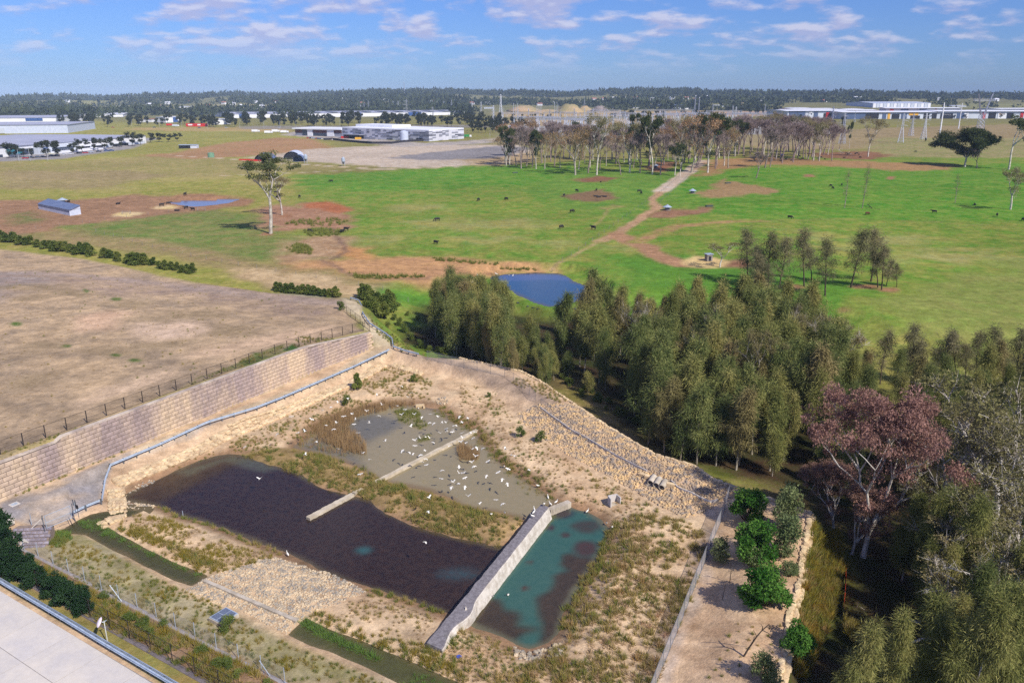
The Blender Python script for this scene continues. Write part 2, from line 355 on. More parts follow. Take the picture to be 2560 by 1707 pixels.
# ------------------------------------------------------------------ ground sheet with its soils and grasses
rows = np.concatenate([np.arange(2050, 470, -3.8), np.arange(470, 300, -2.2), np.arange(300, 262, -1.6), np.arange(262, 249.6, -0.5)])
cols = np.arange(-620, 3181, 4.75)
gx, gy = np.meshgrid(cols, rows); dx, dy, dz = ray(gx, gy); t = -CAMZ / dz
gX = (dx * t); gY = (dy * t); sh = gX.shape
gX, gY = gX.ravel(), gY.ravel(); gZ = height(gX, gY)
cA = np.zeros((len(gX), 3)); cB = np.zeros((len(gX), 3))
def c(r, g, b, k=0.80): return np.array(lin(r, g, b)) * k
TAN = c(205, 176, 142); SAND = c(226, 196, 156); BROWN = c(168, 130, 98); DBROWN = c(138, 106, 82); ORANGE = c(206, 150, 96); RUST = c(182, 112, 74)
GRN = c(106, 146, 50); GRN2 = c(154, 154, 74); VIV = c(82, 142, 40); VIV2 = c(132, 156, 64); OLV = c(146, 150, 66); OLV2 = c(180, 164, 94)
DRY = c(178, 156, 116); DRY2 = c(150, 132, 88); MAUVE = c(166, 142, 128); STRAW = c(196, 172, 124); GREY = c(158, 152, 150); PALE = c(214, 198, 178)
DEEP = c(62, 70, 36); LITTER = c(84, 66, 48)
cA[:] = DRY2; cB[:] = OLV
wxn = vnoise(gX, gY, 9, 21) + 0.5 * vnoise(gX, gY, 3.1, 22); wyn = vnoise(gX, gY, 9, 23) + 0.5 * vnoise(gX, gY, 3.1, 24)
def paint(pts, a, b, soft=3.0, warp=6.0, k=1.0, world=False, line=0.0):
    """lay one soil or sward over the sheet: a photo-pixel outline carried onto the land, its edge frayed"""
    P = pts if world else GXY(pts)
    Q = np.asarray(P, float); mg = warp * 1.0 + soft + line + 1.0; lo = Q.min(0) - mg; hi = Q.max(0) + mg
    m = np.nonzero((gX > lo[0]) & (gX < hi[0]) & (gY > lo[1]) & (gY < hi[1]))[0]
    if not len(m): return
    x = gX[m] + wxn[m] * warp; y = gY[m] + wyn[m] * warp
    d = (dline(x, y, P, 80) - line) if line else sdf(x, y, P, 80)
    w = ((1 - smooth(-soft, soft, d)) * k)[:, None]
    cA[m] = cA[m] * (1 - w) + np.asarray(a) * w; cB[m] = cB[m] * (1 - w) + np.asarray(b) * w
D_ = np.hypot(gX, gY); fh = smooth(1500, 2300, D_)[:, None]
cA[:] = cA * (1 - fh) + c(116, 118, 70) * fh; cB[:] = cB * (1 - fh) + c(150, 140, 96) * fh
# pastures, far to near
paint([(0, 290), (700, 330), (800, 345), (860, 375), (740, 420), (760, 480), (760, 760), (-700, 760), (-700, 330)], OLV, OLV2, 12, 14)
paint([(1900, 330), (2900, 300), (2900, 385), (2300, 375), (1900, 372)], DRY, DRY2, 10, 20)
paint([(2190, 345), (2900, 345), (2900, 420), (2150, 420)], c(138, 146, 76), DRY, 14, 20)
paint([(735, 440), (1000, 425), (1250, 412), (1500, 400), (1900, 392), (2900, 395), (2900, 1000), (1000, 1000), (900, 760), (760, 560)], GRN, GRN2, 8, 12)
paint([(740, 440), (1000, 424), (1260, 412), (1480, 420), (1500, 470), (1240, 470), (900, 480), (760, 465)], VIV, VIV2, 12, 16)
paint([(1420, 430), (1720, 420), (1700, 500), (1560, 560), (1300, 480)], c(96, 142, 54), VIV2, 10, 14)
paint([(1660, 440), (1900, 420), (2260, 415), (2900, 400), (2900, 555), (2300, 548), (1900, 552), (1700, 530)], VIV, VIV2, 6, 12)
paint([(2240, 760), (2380, 700), (2560, 650), (2900, 640), (2900, 1000), (2300, 930), (2220, 840)], c(158, 152, 86), c(130, 150, 70), 10, 18, 0.8)
paint([(1500, 640), (1900, 640), (2160, 720), (2080, 830), (1600, 820)], c(98, 146, 54), GRN, 8, 10)
paint([(150, 560), (560, 520), (730, 560), (740, 640), (600, 660), (420, 640), (160, 590)], c(112, 136, 62), c(150, 140, 84), 6, 10)
for cx_, cy_, rx, ry in [(1050, 520, 60, 10), (1130, 560, 90, 12), (950, 600, 60, 10), (1300, 560, 90, 14), (1210, 600, 80, 10), (1380, 610, 60, 9), (1560, 620, 50, 9), (2260, 600, 90, 14), (2330, 640, 90, 14), (2120, 620, 60, 10), (2450, 640, 90, 14), (2050, 590, 70, 10),
                         (240, 470, 90, 9), (520, 440, 80, 8), (430, 450, 60, 5), (120, 440, 90, 10), (300, 400, 80, 8), (640, 455, 60, 8), (50, 470, 70, 7)]:
    paint([(cx_ + rx * math.cos(i * .785), cy_ + ry * math.sin(i * .785)) for i in range(8)], STRAW, OLV2, 8, 16, 0.5)
# industrial pads, cuttings and tracks far off
paint([(-600, 395), (0, 395), (120, 405), (400, 390), (640, 400), (900, 418), (560, 440), (240, 450), (-600, 440)], c(158, 148, 88), c(176, 154, 108), 8, 14, 0.7)
paint([(170, 430), (330, 425), (420, 440), (240, 470), (0, 470), (0, 425)], c(160, 138, 98), DRY, 8, 12, 0.7)
paint([(340, 388), (420, 384), (560, 358), (700, 344), (790, 350), (830, 370), (740, 382), (600, 392), (480, 398)], c(190, 142, 104), c(172, 142, 96), 8, 10)
paint([(330, 320), (700, 318), (740, 330), (300, 326)], c(196, 160, 112), OLV2, 10, 20)
paint([(620, 395), (760, 375), (900, 366), (1300, 362), (1330, 378), (1270, 402), (1130, 418), (960, 420), (780, 405)], PALE, c(200, 178, 152), 6, 10)
paint([(960, 396), (1090, 380), (1240, 366), (1330, 368), (1250, 400), (1060, 400)], GREY, c(142, 136, 134), 5, 10)
paint([(1150, 400), (1260, 392), (1330, 380), (1330, 405), (1200, 416)], c(196, 168, 128), DRY, 6, 10)
paint([(420, 388), (640, 403), (840, 417), (960, 424), (1090, 418), (1270, 405)], PALE, SAND, 1.2, 1, line=1.6)
paint([(550, 440), (700, 434), (900, 424), (1000, 422)], PALE, SAND, 1.5, 1, 0.7, line=1.5)
paint([(735, 330), (790, 328), (900, 345), (1060, 358), (1170, 352), (1300, 340), (1300, 350), (1170, 362), (1000, 368), (860, 352), (700, 338)], GREY, PALE, 5, 6)
paint([(170, 350), (400, 345), (330, 372), (150, 398), (0, 404), (-300, 404), (-300, 385), (140, 385)], c(176, 170, 164), GREY, 5, 4)
paint([(600, 324), (1260, 318), (1260, 312), (600, 316)], GREY, c(150, 140, 120), 12, 6, 0.8)
paint([(1230, 300), (1560, 296), (1700, 292), (1700, 310), (1250, 318)], DRY, c(200, 172, 128), 30, 30)
paint([(1250, 318), (1560, 312), (2100, 305), (2100, 335), (1260, 345)], c(176, 170, 166), c(150, 146, 130), 20, 20)
paint([(1225, 345), (1800, 335), (2100, 340), (2100, 365), (1230, 362)], c(150, 140, 96), DRY, 12, 16)
paint([(1560, 280), (2000, 276), (2300, 278), (2300, 290), (1600, 292)], c(206, 170, 136), c(186, 156, 120), 40, 30)
paint([(1240, 282), (1520, 276), (1680, 282), (1560, 292), (1260, 294)], c(206, 172, 128), c(186, 168, 110), 40, 30)
paint([(2300, 258), (2900, 255), (2900, 268), (2330, 270)], c(170, 156, 110), c(120, 136, 80), 60, 40)
paint([(500, 262), (700, 258), (860, 264), (700, 276), (560, 276)], c(176, 160, 116), c(150, 150, 90), 50, 40)
paint([(180, 252), (260, 250), (300, 258), (200, 260)], c(170, 156, 112), OLV, 40, 40)
paint([(230, 274), (275, 271), (272, 280), (225, 281)], c(128, 150, 70), OLV, 20, 20)
# bare earth in the paddocks
paint([(-400, 515), (60, 500), (200, 500), (330, 486), (420, 492), (460, 512), (560, 522), (440, 535), (350, 545), (200, 560), (60, 590), (-400, 600)], c(178, 138, 104), c(158, 122, 92), 4, 8)
paint([(10, 540), (60, 530), (120, 535), (100, 560), (30, 565)], c(110, 128, 62), BROWN, 4, 6, 0.8)
paint([(385, 515), (420, 512), (455, 518), (420, 524), (380, 522)], c(232, 206, 134), SAND, 1.5, 3); paint([(285, 535), (320, 530), (360, 534), (330, 541), (290, 541)], c(236, 212, 140), SAND, 1.5, 3)
paint([(-300, 600), (60, 585), (160, 575), (360, 600), (600, 640), (740, 665), (900, 690), (1000, 720), (860, 745), (700, 720), (480, 660), (300, 625), (100, 605)], c(178, 148, 108), c(148, 138, 84), 4, 6, 0.9)
paint([(540, 680), (620, 672), (800, 690), (930, 712), (1000, 735), (900, 745), (760, 730), (640, 700)], c(214, 186, 142), c(196, 166, 122), 3, 5)
paint([(400, 500), (440, 486), (520, 484), (600, 494), (640, 500), (620, 514), (520, 524), (440, 520)], c(176, 132, 96), BROWN, 3, 5)
paint([(640, 520), (700, 510), (740, 518), (770, 505), (830, 505), (870, 520), (880, 545), (880, 570), (850, 580), (800, 570), (740, 575), (690, 575), (650, 560)], c(190, 148, 116), c(170, 126, 96), 4, 7)
paint([(760, 508), (810, 503), (860, 512), (875, 525), (850, 534), (800, 522), (765, 518)], RUST, c(196, 126, 84), 3, 5)
paint([(705, 610), (760, 590), (850, 585), (880, 590), (900, 620), (860, 640), (790, 650), (740, 660), (700, 640)], c(200, 168, 130), c(176, 140, 104), 4, 7)
paint([(835, 640), (870, 616), (905, 620), (930, 650), (870, 655)], ORANGE, c(214, 162, 104), 3, 5)
paint([(740, 655), (860, 652), (1000, 645), (1100, 640), (1200, 650), (1300, 662), (1380, 672), (1400, 685), (1260, 690), (1090, 705), (950, 700), (840, 680), (760, 672)], c(212, 164, 112), c(196, 150, 108), 4, 7)
paint([(835, 570), (850, 600), (865, 615), (862, 632), (830, 645), (795, 652), (815, 662), (850, 675), (890, 690), (960, 697), (1080, 694)], c(146, 116, 96), c(128, 102, 90), 1.2, 3, 0.75, line=1.0)
paint([(1090, 720), (1000, 715), (930, 720), (950, 745), (1020, 765), (1090, 770)], c(92, 142, 52), GRN, 3, 5)
paint([(1415, 490), (1450, 480), (1500, 474), (1530, 482), (1535, 500), (1490, 506), (1440, 500)], c(150, 112, 88), DBROWN, 2.5, 7, 0.9)
paint([(1430, 450), (1500, 440), (1560, 446), (1520, 455), (1450, 456)], c(156, 106, 76), DBROWN, 4, 8)
paint([(1540, 512), (1560, 516), (1545, 520), (1500, 522)], c(186, 146, 110), GRN2, 3, 5)
paint([(1526, 520), (1500, 550), (1480, 570)], c(196, 160, 116), GRN2, 1, 2, 0.7, line=0.7)
paint([(1760, 402), (1740, 415), (1700, 445), (1650, 480)], PALE, c(206, 178, 148), 1.5, 2, line=4.5)
paint([(1650, 480), (1630, 500), (1638, 512), (1650, 514), (1620, 535), (1570, 565), (1545, 585), (1500, 603)], c(204, 166, 126), c(184, 146, 110), 1.2, 2, line=2.3)
paint([(1510, 598), (1450, 630), (1390, 668), (1372, 684)], c(198, 164, 122), GRN2, 0.9, 1.5, 0.85, line=0.9)
paint([(1545, 585), (1565, 600), (1600, 612), (1650, 640), (1700, 660), (1740, 664)], c(190, 146, 110), c(174, 134, 100), 1.6, 3, line=3.8)
paint([(1590, 605), (1640, 585), (1700, 565), (1790, 555), (1900, 552)], c(186, 142, 104), GRN2, 1.6, 3, line=3.0)
paint([(1900, 552), (2100, 548), (2300, 552), (2560, 570)], c(150, 140, 84), GRN2, 2, 3, 0.6, line=2)
paint([(1620, 545), (1660, 520), (1720, 525), (1790, 512), (1770, 525), (1745, 538), (1690, 545), (1640, 548)], c(150, 110, 84), BROWN, 2.5, 5)
paint([(1740, 485), (1790, 462), (1800, 445), (1840, 455), (1900, 465), (1960, 480), (1920, 488), (1860, 485), (1800, 495), (1750, 492)], c(188, 146, 110), c(168, 128, 94), 3, 9, 0.85)
paint([(1740, 440), (1770, 400), (1900, 392), (2040, 400), (2200, 405), (2380, 412), (2400, 424), (2240, 428), (2060, 414), (1930, 412), (1800, 425), (1770, 440)], c(190, 140, 102), c(168, 128, 92), 6, 12, 0.85)
paint([(2020, 384), (2160, 378), (2230, 388), (2190, 400), (2060, 396)], c(140, 100, 76), c(160, 118, 84), 6, 10)
paint([(1600, 425), (1640, 405), (1700, 405), (1660, 432)], c(150, 98, 72), BROWN, 5, 8)
paint([(1700, 655), (1740, 640), (1800, 645), (1830, 655), (1830, 670), (1770, 672), (1720, 664)], c(234, 204, 140), c(222, 190, 132), 1.5, 3)
paint([(1820, 650), (1870, 645), (1900, 660), (1860, 672), (1815, 672)], c(150, 108, 80), BROWN, 2, 4)
for q in [(1990, 720, 30, 8), (2150, 715, 40, 7), (2210, 722, 30, 7), (2120, 776, 14, 5), (2230, 445, 12, 5), (2020, 440, 16, 4), (672, 586, 20, 4), (710, 540, 20, 5)]:
    paint([(q[0] + q[2] * math.cos(i * 1.05), q[1] + q[3] * math.sin(i * 1.05)) for i in range(6)], c(170, 122, 88), BROWN, 1.5, 3)
paint([(2120, 884), (2250, 890), (2380, 895), (2480, 908), (2600, 930)], PALE, GREY, 0.8, 1, line=2.0)
# forest floor
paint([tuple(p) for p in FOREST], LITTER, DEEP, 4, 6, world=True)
paint([(1340, 700), (1480, 735), (1420, 790), (1300, 770)], c(96, 146, 54), GRN, 3, 4)
paint([(2130, 830), (2560, 880), (2560, 990), (2330, 990), (2200, 970), (2100, 930)], c(168, 158, 84), c(132, 146, 66), 4, 6)
paint([(1400, 930), (1470, 960), (1560, 1060), (1640, 1120), (1720, 1155), (1650, 1145), (1500, 1060), (1380, 975)], c(132, 122, 66), c(176, 146, 106), 2, 4)
paint([(2040, 1300), (2110, 1330), (2110, 1480), (2080, 1600), (2010, 1640), (2020, 1450)], c(120, 116, 54), c(92, 96, 44), 2, 4)
# upper field behind the wall
paint([tuple(p) for p in FIELD], c(208, 178, 140), c(170, 148, 122), 1.5, 2, world=True)
paint([(0, 690), (300, 700), (700, 740), (860, 800), (700, 790), (420, 740), (0, 720)], c(184, 158, 130), MAUVE, 5, 6, 0.8)
paint([(190, 800), (280, 780), (350, 785), (300, 815), (210, 825)], c(226, 190, 156), c(212, 174, 140), 3, 5); paint([(330, 815), (400, 800), (510, 815), (480, 840), (400, 845)], c(226, 196, 168), c(212, 182, 150), 3, 5)
paint([(480, 900), (560, 870), (700, 830), (830, 820), (820, 850), (700, 870), (560, 900)], c(230, 196, 160), c(216, 184, 150), 3, 5); paint([(230, 985), (330, 935), (430, 925), (430, 950), (320, 985), (220, 1020)], c(230, 198, 164), c(216, 186, 152), 3, 5)
paint([(0, 680), (200, 690), (420, 712), (640, 740), (860, 760)], c(186, 162, 142), c(170, 150, 136), 2, 2, 0.9, line=2.6)
paint([(0, 760), (130, 700), (40, 680), (-100, 690)], GREY, MAUVE, 4, 4, 0.7)
for q in [(60, 720, 60, 10), (150, 735, 60, 12), (330, 760, 70, 12), (480, 790, 70, 12), (100, 870, 60, 16), (300, 880, 70, 14), (560, 830, 50, 10), (60, 960, 60, 20), (420, 860, 60, 12)]:
    paint([(q[0] + q[2] * math.cos(i * .785), q[1] + q[3] * math.sin(i * .785)) for i in range(8)], c(148, 128, 100), c(188, 162, 124), 3, 7, 0.85)
for q in [(290, 747, 16, 5), (42, 808, 14, 6), (288, 888, 15, 4), (330, 900, 18, 4), (212, 727, 6, 5), (165, 866, 14, 4)]:
    paint([(q[0] + q[2] * math.cos(i * 1.05), q[1] + q[3] * math.sin(i * 1.05)) for i in range(6)], c(70, 112, 44), c(120, 124, 66), 0.5, 1.2)
paint([(640, 935), (760, 890), (740, 905), (650, 945)], c(60, 116, 44), c(90, 124, 56), 0.6, 1); paint([(500, 985), (720, 905), (710, 915), (500, 1000)], c(96, 120, 58), c(170, 150, 104), 0.6, 1)
paint([(0, 1135), (200, 1070), (480, 975), (500, 985), (220, 1085), (0, 1160)], c(160, 150, 84), c(186, 164, 118), 0.6, 1.2)
# the worked site
paint([tuple(p) for p in SITE], c(232, 200, 162), c(210, 176, 140), 0.6, 0.3, world=True)
paint([(0, 1290), (0, 1256), (110, 1217), (350, 1120), (620, 1014), (650, 1010), (560, 1050), (290, 1165), (262, 1230), (256, 1258), (185, 1290), (110, 1318)], c(158, 152, 152), c(172, 162, 154), 0.5, 0.8)
for q in [(30, 1225, 330, 1150), (60, 1265, 240, 1230), (60, 1300, 190, 1265), (10, 1250, 200, 1180)]:
    paint([(q[0], q[1]), ((q[0] + q[2]) / 2 - 20, (q[1] + q[3]) / 2 - 12), (q[2], q[3]), ((q[0] + q[2]) / 2 + 30, (q[1] + q[3]) / 2 + 12)], c(214, 186, 150), c(176, 160, 146), 1.2, 2.5, 0.8)
paint([(345, 1118), (640, 1006), (810, 944), (940, 870), (985, 880), (900, 925), (700, 1002), (500, 1080), (330, 1150)], c(222, 200, 166), c(204, 180, 146), 0.6, 0.6)
paint([(940, 866), (985, 868), (960, 830), (905, 780), (890, 750), (850, 748), (865, 775), (900, 800)], c(224, 206, 172), c(208, 188, 152), 0.6, 0.6)
paint([(850, 752), (760, 744), (640, 736)], GREY, c(196, 184, 166), 1.2, 1, 0.8, line=2.4)
paint([(1040, 880), (1160, 905), (1300, 950), (1400, 1010), (1340, 1010), (1250, 965), (1080, 905), (990, 895)], c(190, 164, 138), c(170, 148, 128), 1, 1.2)
paint([tuple(p) for p in BASIN], c(236, 206, 166), c(208, 174, 136), 1.2, 1.5, world=True)
for poly in (POND_DARK, POND_BROWN, POND_TEAL): paint([tuple(p) for p in poly] + [tuple(poly[0])], c(134, 104, 76), c(160, 124, 92), 0.9, 1.2, 0.85, world=True, line=1.3)
for q in [(640, 1130, 1240, 1330, 0), (740, 1560, 1120, 1700, 1), (280, 1320, 540, 1440, 1), (100, 1350, 640, 1640, 2)]: pass
paint([(600, 1140), (740, 1120), (900, 1170), (1100, 1240), (1310, 1300), (1240, 1372), (1060, 1322), (870, 1238), (700, 1178)], c(150, 128, 80), c(186, 154, 112), 0.8, 1.5)
paint([(140, 1345), (215, 1335), (330, 1400), (480, 1480), (640, 1560), (760, 1620), (1010, 1725), (700, 1702), (500, 1600), (300, 1500), (60, 1372)], c(184, 170, 136), c(156, 146, 98), 0.8, 1.2)
paint([(55, 1372), (300, 1500), (500, 1600), (760, 1725), (600, 1760), (420, 1670), (200, 1545), (0, 1430), (0, 1400)], c(186, 152, 120), c(148, 116, 84), 0.6, 0.8)
paint([(0, 1425), (210, 1540), (490, 1690), (620, 1760), (480, 1760), (260, 1612), (0, 1455)], c(140, 138, 74), c(172, 148, 88), 0.4, 0.6)
paint([(1800, 1290), (1870, 1240), (2020, 1285), (2000, 1450), (1960, 1700), (1660, 1720), (1740, 1470)], c(234, 200, 160), c(208, 170, 132), 0.8, 1.5)
paint([(1790, 1330), (1745, 1450), (1660, 1690)], c(198, 180, 164), c(190, 160, 130), 0.6, 1, 0.8, line=0.9)

me = bpy.data.meshes.new('ground')
nr, nc = sh; idx = np.arange(nr * nc).reshape(nr, nc)
q = np.stack([idx[:-1, :-1], idx[:-1, 1:], idx[1:, 1:], idx[1:, :-1]], -1).reshape(-1, 4)
me.vertices.add(nr * nc); me.vertices.foreach_set('co', np.stack([gX, gY, gZ], 1).astype(np.float32).ravel())
me.loops.add(q.size); me.loops.foreach_set('vertex_index', q.ravel().astype(np.int32))
me.polygons.add(len(q)); me.polygons.foreach_set('loop_start', np.arange(0, q.size, 4, dtype=np.int32))
me.polygons.foreach_set('use_smooth', np.ones(len(q), bool))
for nm, arr in (('soil_a', cA), ('soil_b', cB)):
    a = me.attributes.new(nm, 'FLOAT_COLOR', 'POINT'); a.data.foreach_set('color', np.concatenate([arr, np.ones((len(arr), 1))], 1).astype(np.float32).ravel())
me.update(calc_edges=True)
gm, n, l, out = new_mat('ground_cover')
p = n.new('ShaderNodeBsdfPrincipled'); p.inputs['Roughness'].default_value = 1.0; p.inputs['Specular IOR Level'].default_value = 0.05; l.new(p.outputs[0], out.inputs[0])
ga = n.new('ShaderNodeAttribute'); ga.attribute_name = 'soil_a'; gb = n.new('ShaderNodeAttribute'); gb.attribute_name = 'soil_b'
gg = n.new('ShaderNodeNewGeometry')
def gnoise(sc, det, ro=0.6, dist=0.0):
    t_ = n.new('ShaderNodeTexNoise'); t_.inputs['Scale'].default_value = sc; t_.inputs['Detail'].default_value = det; t_.inputs['Roughness'].default_value = ro; t_.inputs['Distortion'].default_value = dist
    l.new(gg.outputs['Position'], t_.inputs['Vector']); return t_.outputs[0]
def gmap(v, a, b, o0, o1):
    m_ = n.new('ShaderNodeMapRange'); l.new(v, m_.inputs[0]); m_.inputs[1].default_value = a; m_.inputs[2].default_value = b; m_.inputs[3].default_value = o0; m_.inputs[4].default_value = o1; return m_.outputs[0]
patch = gmap(gnoise(0.11, 10, 0.78, 0.5), 0.41, 0.60, 0, 1)
gx_ = n.new('ShaderNodeMix'); gx_.data_type = 'RGBA'; l.new(patch, gx_.inputs[0]); l.new(ga.outputs['Color'], gx_.inputs[6]); l.new(gb.outputs['Color'], gx_.inputs[7])
f1 = gmap(gnoise(0.5, 8, 0.8), 0.30, 0.70, 0.62, 1.36); f2 = gmap(gnoise(4.2, 3, 0.7), 0.25, 0.75, 0.82, 1.16)
f4 = gmap(gnoise(0.21, 6, 0.72), 0.32, 0.68, 0.80, 1.20)
f3 = gmap(gnoise(0.013, 4, 0.6), 0.3, 0.7, 0.88, 1.12)
mA = n.new('ShaderNodeMath'); mA.operation = 'MULTIPLY'; l.new(f1, mA.inputs[0]); l.new(f2, mA.inputs[1])
mC = n.new('ShaderNodeMath'); mC.operation = 'MULTIPLY'; l.new(mA.outputs[0], mC.inputs[0]); l.new(f4, mC.inputs[1])
mB = n.new('ShaderNodeMath'); mB.operation = 'MULTIPLY'; l.new(mC.outputs[0], mB.inputs[0]); l.new(f3, mB.inputs[1])
vs = n.new('ShaderNodeVectorMath'); vs.operation = 'SCALE'; l.new(gx_.outputs[2], vs.inputs[0]); l.new(mB.outputs[0], vs.inputs['Scale'])
l.new(vs.outputs[0], p.inputs['Base Color'])
bp = n.new('ShaderNodeBump'); bp.inputs['Strength'].default_value = 0.6; bp.inputs['Distance'].default_value = 0.25
l.new(gnoise(1.6, 6, 0.7), bp.inputs['Height']); l.new(bp.outputs[0], p.inputs['Normal'])
me.materials.append(gm)
ground = link('ground', me); tag(ground, kind='structure')

# ------------------------------------------------------------------ water
def water_mat(name, rough=0.12, bump=0.02):
    m, n, l, out = new_mat(name); p = n.new('ShaderNodeBsdfPrincipled'); l.new(p.outputs[0], out.inputs[0])
    p.inputs['Roughness'].default_value = rough; p.inputs['IOR'].default_value = 1.33
    a = n.new('ShaderNodeAttribute'); a.attribute_name = 'tint'; b = n.new('ShaderNodeAttribute'); b.attribute_name = 'tint2'
    g = n.new('ShaderNodeNewGeometry'); t = n.new('ShaderNodeTexNoise'); l.new(g.outputs['Position'], t.inputs['Vector']); t.inputs['Scale'].default_value = 1.3; t.inputs['Detail'].default_value = 8; t.inputs['Roughness'].default_value = 0.75
    mr = n.new('ShaderNodeMapRange'); l.new(t.outputs[0], mr.inputs[0]); mr.inputs[1].default_value = 0.35; mr.inputs[2].default_value = 0.65
    mx = n.new('ShaderNodeMix'); mx.data_type = 'RGBA'; l.new(mr.outputs[0], mx.inputs[0]); l.new(a.outputs['Color'], mx.inputs[6]); l.new(b.outputs['Color'], mx.inputs[7]); l.new(mx.outputs[2], p.inputs['Base Color'])
    t2 = n.new('ShaderNodeTexNoise'); l.new(g.outputs['Position'], t2.inputs['Vector']); t2.inputs['Scale'].default_value = 3.0; t2.inputs['Detail'].default_value = 3
    bb = n.new('ShaderNodeBump'); bb.inputs['Strength'].default_value = bump * 4; bb.inputs['Distance'].default_value = 0.05; l.new(t2.outputs[0], bb.inputs['Height']); l.new(bb.outputs[0], p.inputs['Normal'])
    return m
WATER = water_mat('water_surface')
def pond(name, poly, wl, a, b, shore=None, sw=1.2, step=0.45, patches=(), kind='structure', m=None, ext=1.4):
    P = np.array(poly); lo = P.min(0) - 2; hi = P.max(0) + 2
    xs = np.arange(lo[0], hi[0] + step, step); ys = np.arange(lo[1], hi[1] + step, step); X, Y = np.meshgrid(xs, ys); sh_ = X.shape; X = X.ravel(); Y = Y.ravel()
    d = sdf(X, Y, poly, 20)
    A = np.tile(np.asarray(a, float), (len(X), 1)); B = np.tile(np.asarray(b, float), (len(X), 1))
    nz = vnoise(X, Y, 4, 31) * 1.6 + vnoise(X, Y, 1.3, 32) * 0.7
    for pp, pa, pb, soft, warp in patches:
        w = (1 - smooth(-soft, soft, sdf(X, Y, pp, 10) + nz * warp))[:, None]; A = A * (1 - w) + np.asarray(pa) * w; B = B * (1 - w) + np.asarray(pb) * w
    if shore is not None:
        w = smooth(-sw, -0.1, d + nz * 0.35)[:, None]; A = A * (1 - w) + np.asarray(shore) * w; B = B * (1 - w) + np.asarray(shore) * w
    ok = (d < ext).reshape(sh_); idx = np.arange(len(X)).reshape(sh_)
    f = ok[:-1, :-1] & ok[:-1, 1:] & ok[1:, 1:] & ok[1:, :-1]
    q = np.stack([idx[:-1, :-1][f], idx[:-1, 1:][f], idx[1:, 1:][f], idx[1:, :-1][f]], -1)
    used = np.unique(q); rm = np.full(len(X), -1); rm[used] = np.arange(len(used)); q = rm[q]
    me = bpy.data.meshes.new(name); me.vertices.add(len(used)); me.vertices.foreach_set('co', np.stack([X[used], Y[used], np.full(len(used), wl)], 1).astype(np.float32).ravel())
    me.loops.add(q.size); me.loops.foreach_set('vertex_index', q.ravel().astype(np.int32)); me.polygons.add(len(q)); me.polygons.foreach_set('loop_start', np.arange(0, q.size, 4, dtype=np.int32))
    for nm, arr in (('tint', A), ('tint2', B)):
        at = me.attributes.new(nm, 'FLOAT_COLOR', 'POINT'); at.data.foreach_set('color', np.concatenate([arr[used], np.ones((len(used), 1))], 1).astype(np.float32).ravel())
    me.materials.append(m or WATER); me.update(calc_edges=True)
    return tag(link(name, me), kind=kind)
def ell(cx, cy, rx, ry, z, n=10): return PP([(cx + rx * math.cos(i * 2 * math.pi / n), cy + ry * math.sin(i * 2 * math.pi / n)) for i in range(n)], z)
DKA, DKB = c(44, 34, 32), c(70, 52, 42); TEALW = c(58, 104, 102); SILT = c(128, 118, 92)
pond('dark_pond_water', POND_DARK, -2.4, DKA, DKB, c(96, 84, 62), 1.0, patches=[
    (PP([(290, 1250), (420, 1180), (560, 1130), (640, 1140), (640, 1165), (560, 1160), (450, 1195), (380, 1230)], -2.4), c(84, 64, 44), c(66, 50, 40), 1.2, 0.5),
    (ell(910, 1375, 16, 8, -2.4), TEALW, c(64, 92, 92), 0.7, 0.3), (ell(1150, 1435, 55, 14, -2.4), c(60, 84, 88), c(70, 66, 66), 1.2, 0.5),
    (PP([(440, 1180), (600, 1132), (700, 1170), (660, 1180), (560, 1155), (470, 1190)], -2.4), c(92, 96, 76), c(80, 72, 60), 0.9, 0.3)])
pond('turbid_pond_water', POND_BROWN, -2.4, c(164, 148, 114), c(152, 140, 108), c(140, 118, 84), 1.2, patches=[
    (PP([(745, 1118), (830, 1060), (930, 1030), (1000, 1060), (900, 1120), (900, 1165), (800, 1130)], -2.4), c(128, 122, 108), c(112, 106, 88), 1.5, 0.8)])
pond('teal_pond_water', POND_TEAL, -2.6, c(58, 98, 90), c(70, 106, 94), c(112, 108, 84), 1.0, patches=[
    (PP([(1490, 1400), (1400, 1385), (1392, 1410), (1412, 1425), (1380, 1440), (1374, 1480), (1350, 1500), (1352, 1530), (1362, 1560), (1358, 1610), (1400, 1590), (1425, 1510), (1465, 1446)], -2.6), c(62, 54, 44), c(80, 66, 52), 0.7, 0.9),
    (PP([(1150, 1553), (1215, 1490), (1245, 1500), (1260, 1525), (1300, 1530), (1300, 1560), (1340, 1570), (1300, 1600), (1290, 1615), (1240, 1592)], -2.6), c(62, 54, 44), c(80, 66, 50), 0.7, 0.9),
    (ell(1470, 1313, 32, 14, -2.6), c(80, 66, 56), c(66, 74, 66), 0.8, 0.9), (ell(1405, 1282, 22, 10, -2.6), c(66, 54, 60), c(66, 66, 62), 0.8, 0.8), (ell(1465, 1372, 22, 16, -2.6), c(84, 62, 56), c(70, 62, 56), 0.7, 0.8),
    (ell(1324, 1405, 10, 7, -2.6), c(76, 58, 48), c(90, 68, 56), 0.3, 0.3), (ell(1312, 1469, 9, 6, -2.6), c(76, 58, 48), c(90, 68, 56), 0.3, 0.3), (ell(1378, 1320, 8, 7, -2.6), c(80, 62, 58), c(70, 60, 60), 0.3, 0.3), (ell(1412, 1337, 11, 5, -2.6), c(80, 66, 58), c(70, 66, 60), 0.3, 0.3),
    (PP([(1160, 1550), (1376, 1284), (1386, 1290), (1180, 1552)], -2.6), c(96, 104, 52), c(120, 110, 60), 0.35, 0.15)])
ALG = water_mat('algae_water', 0.55, 0.03)
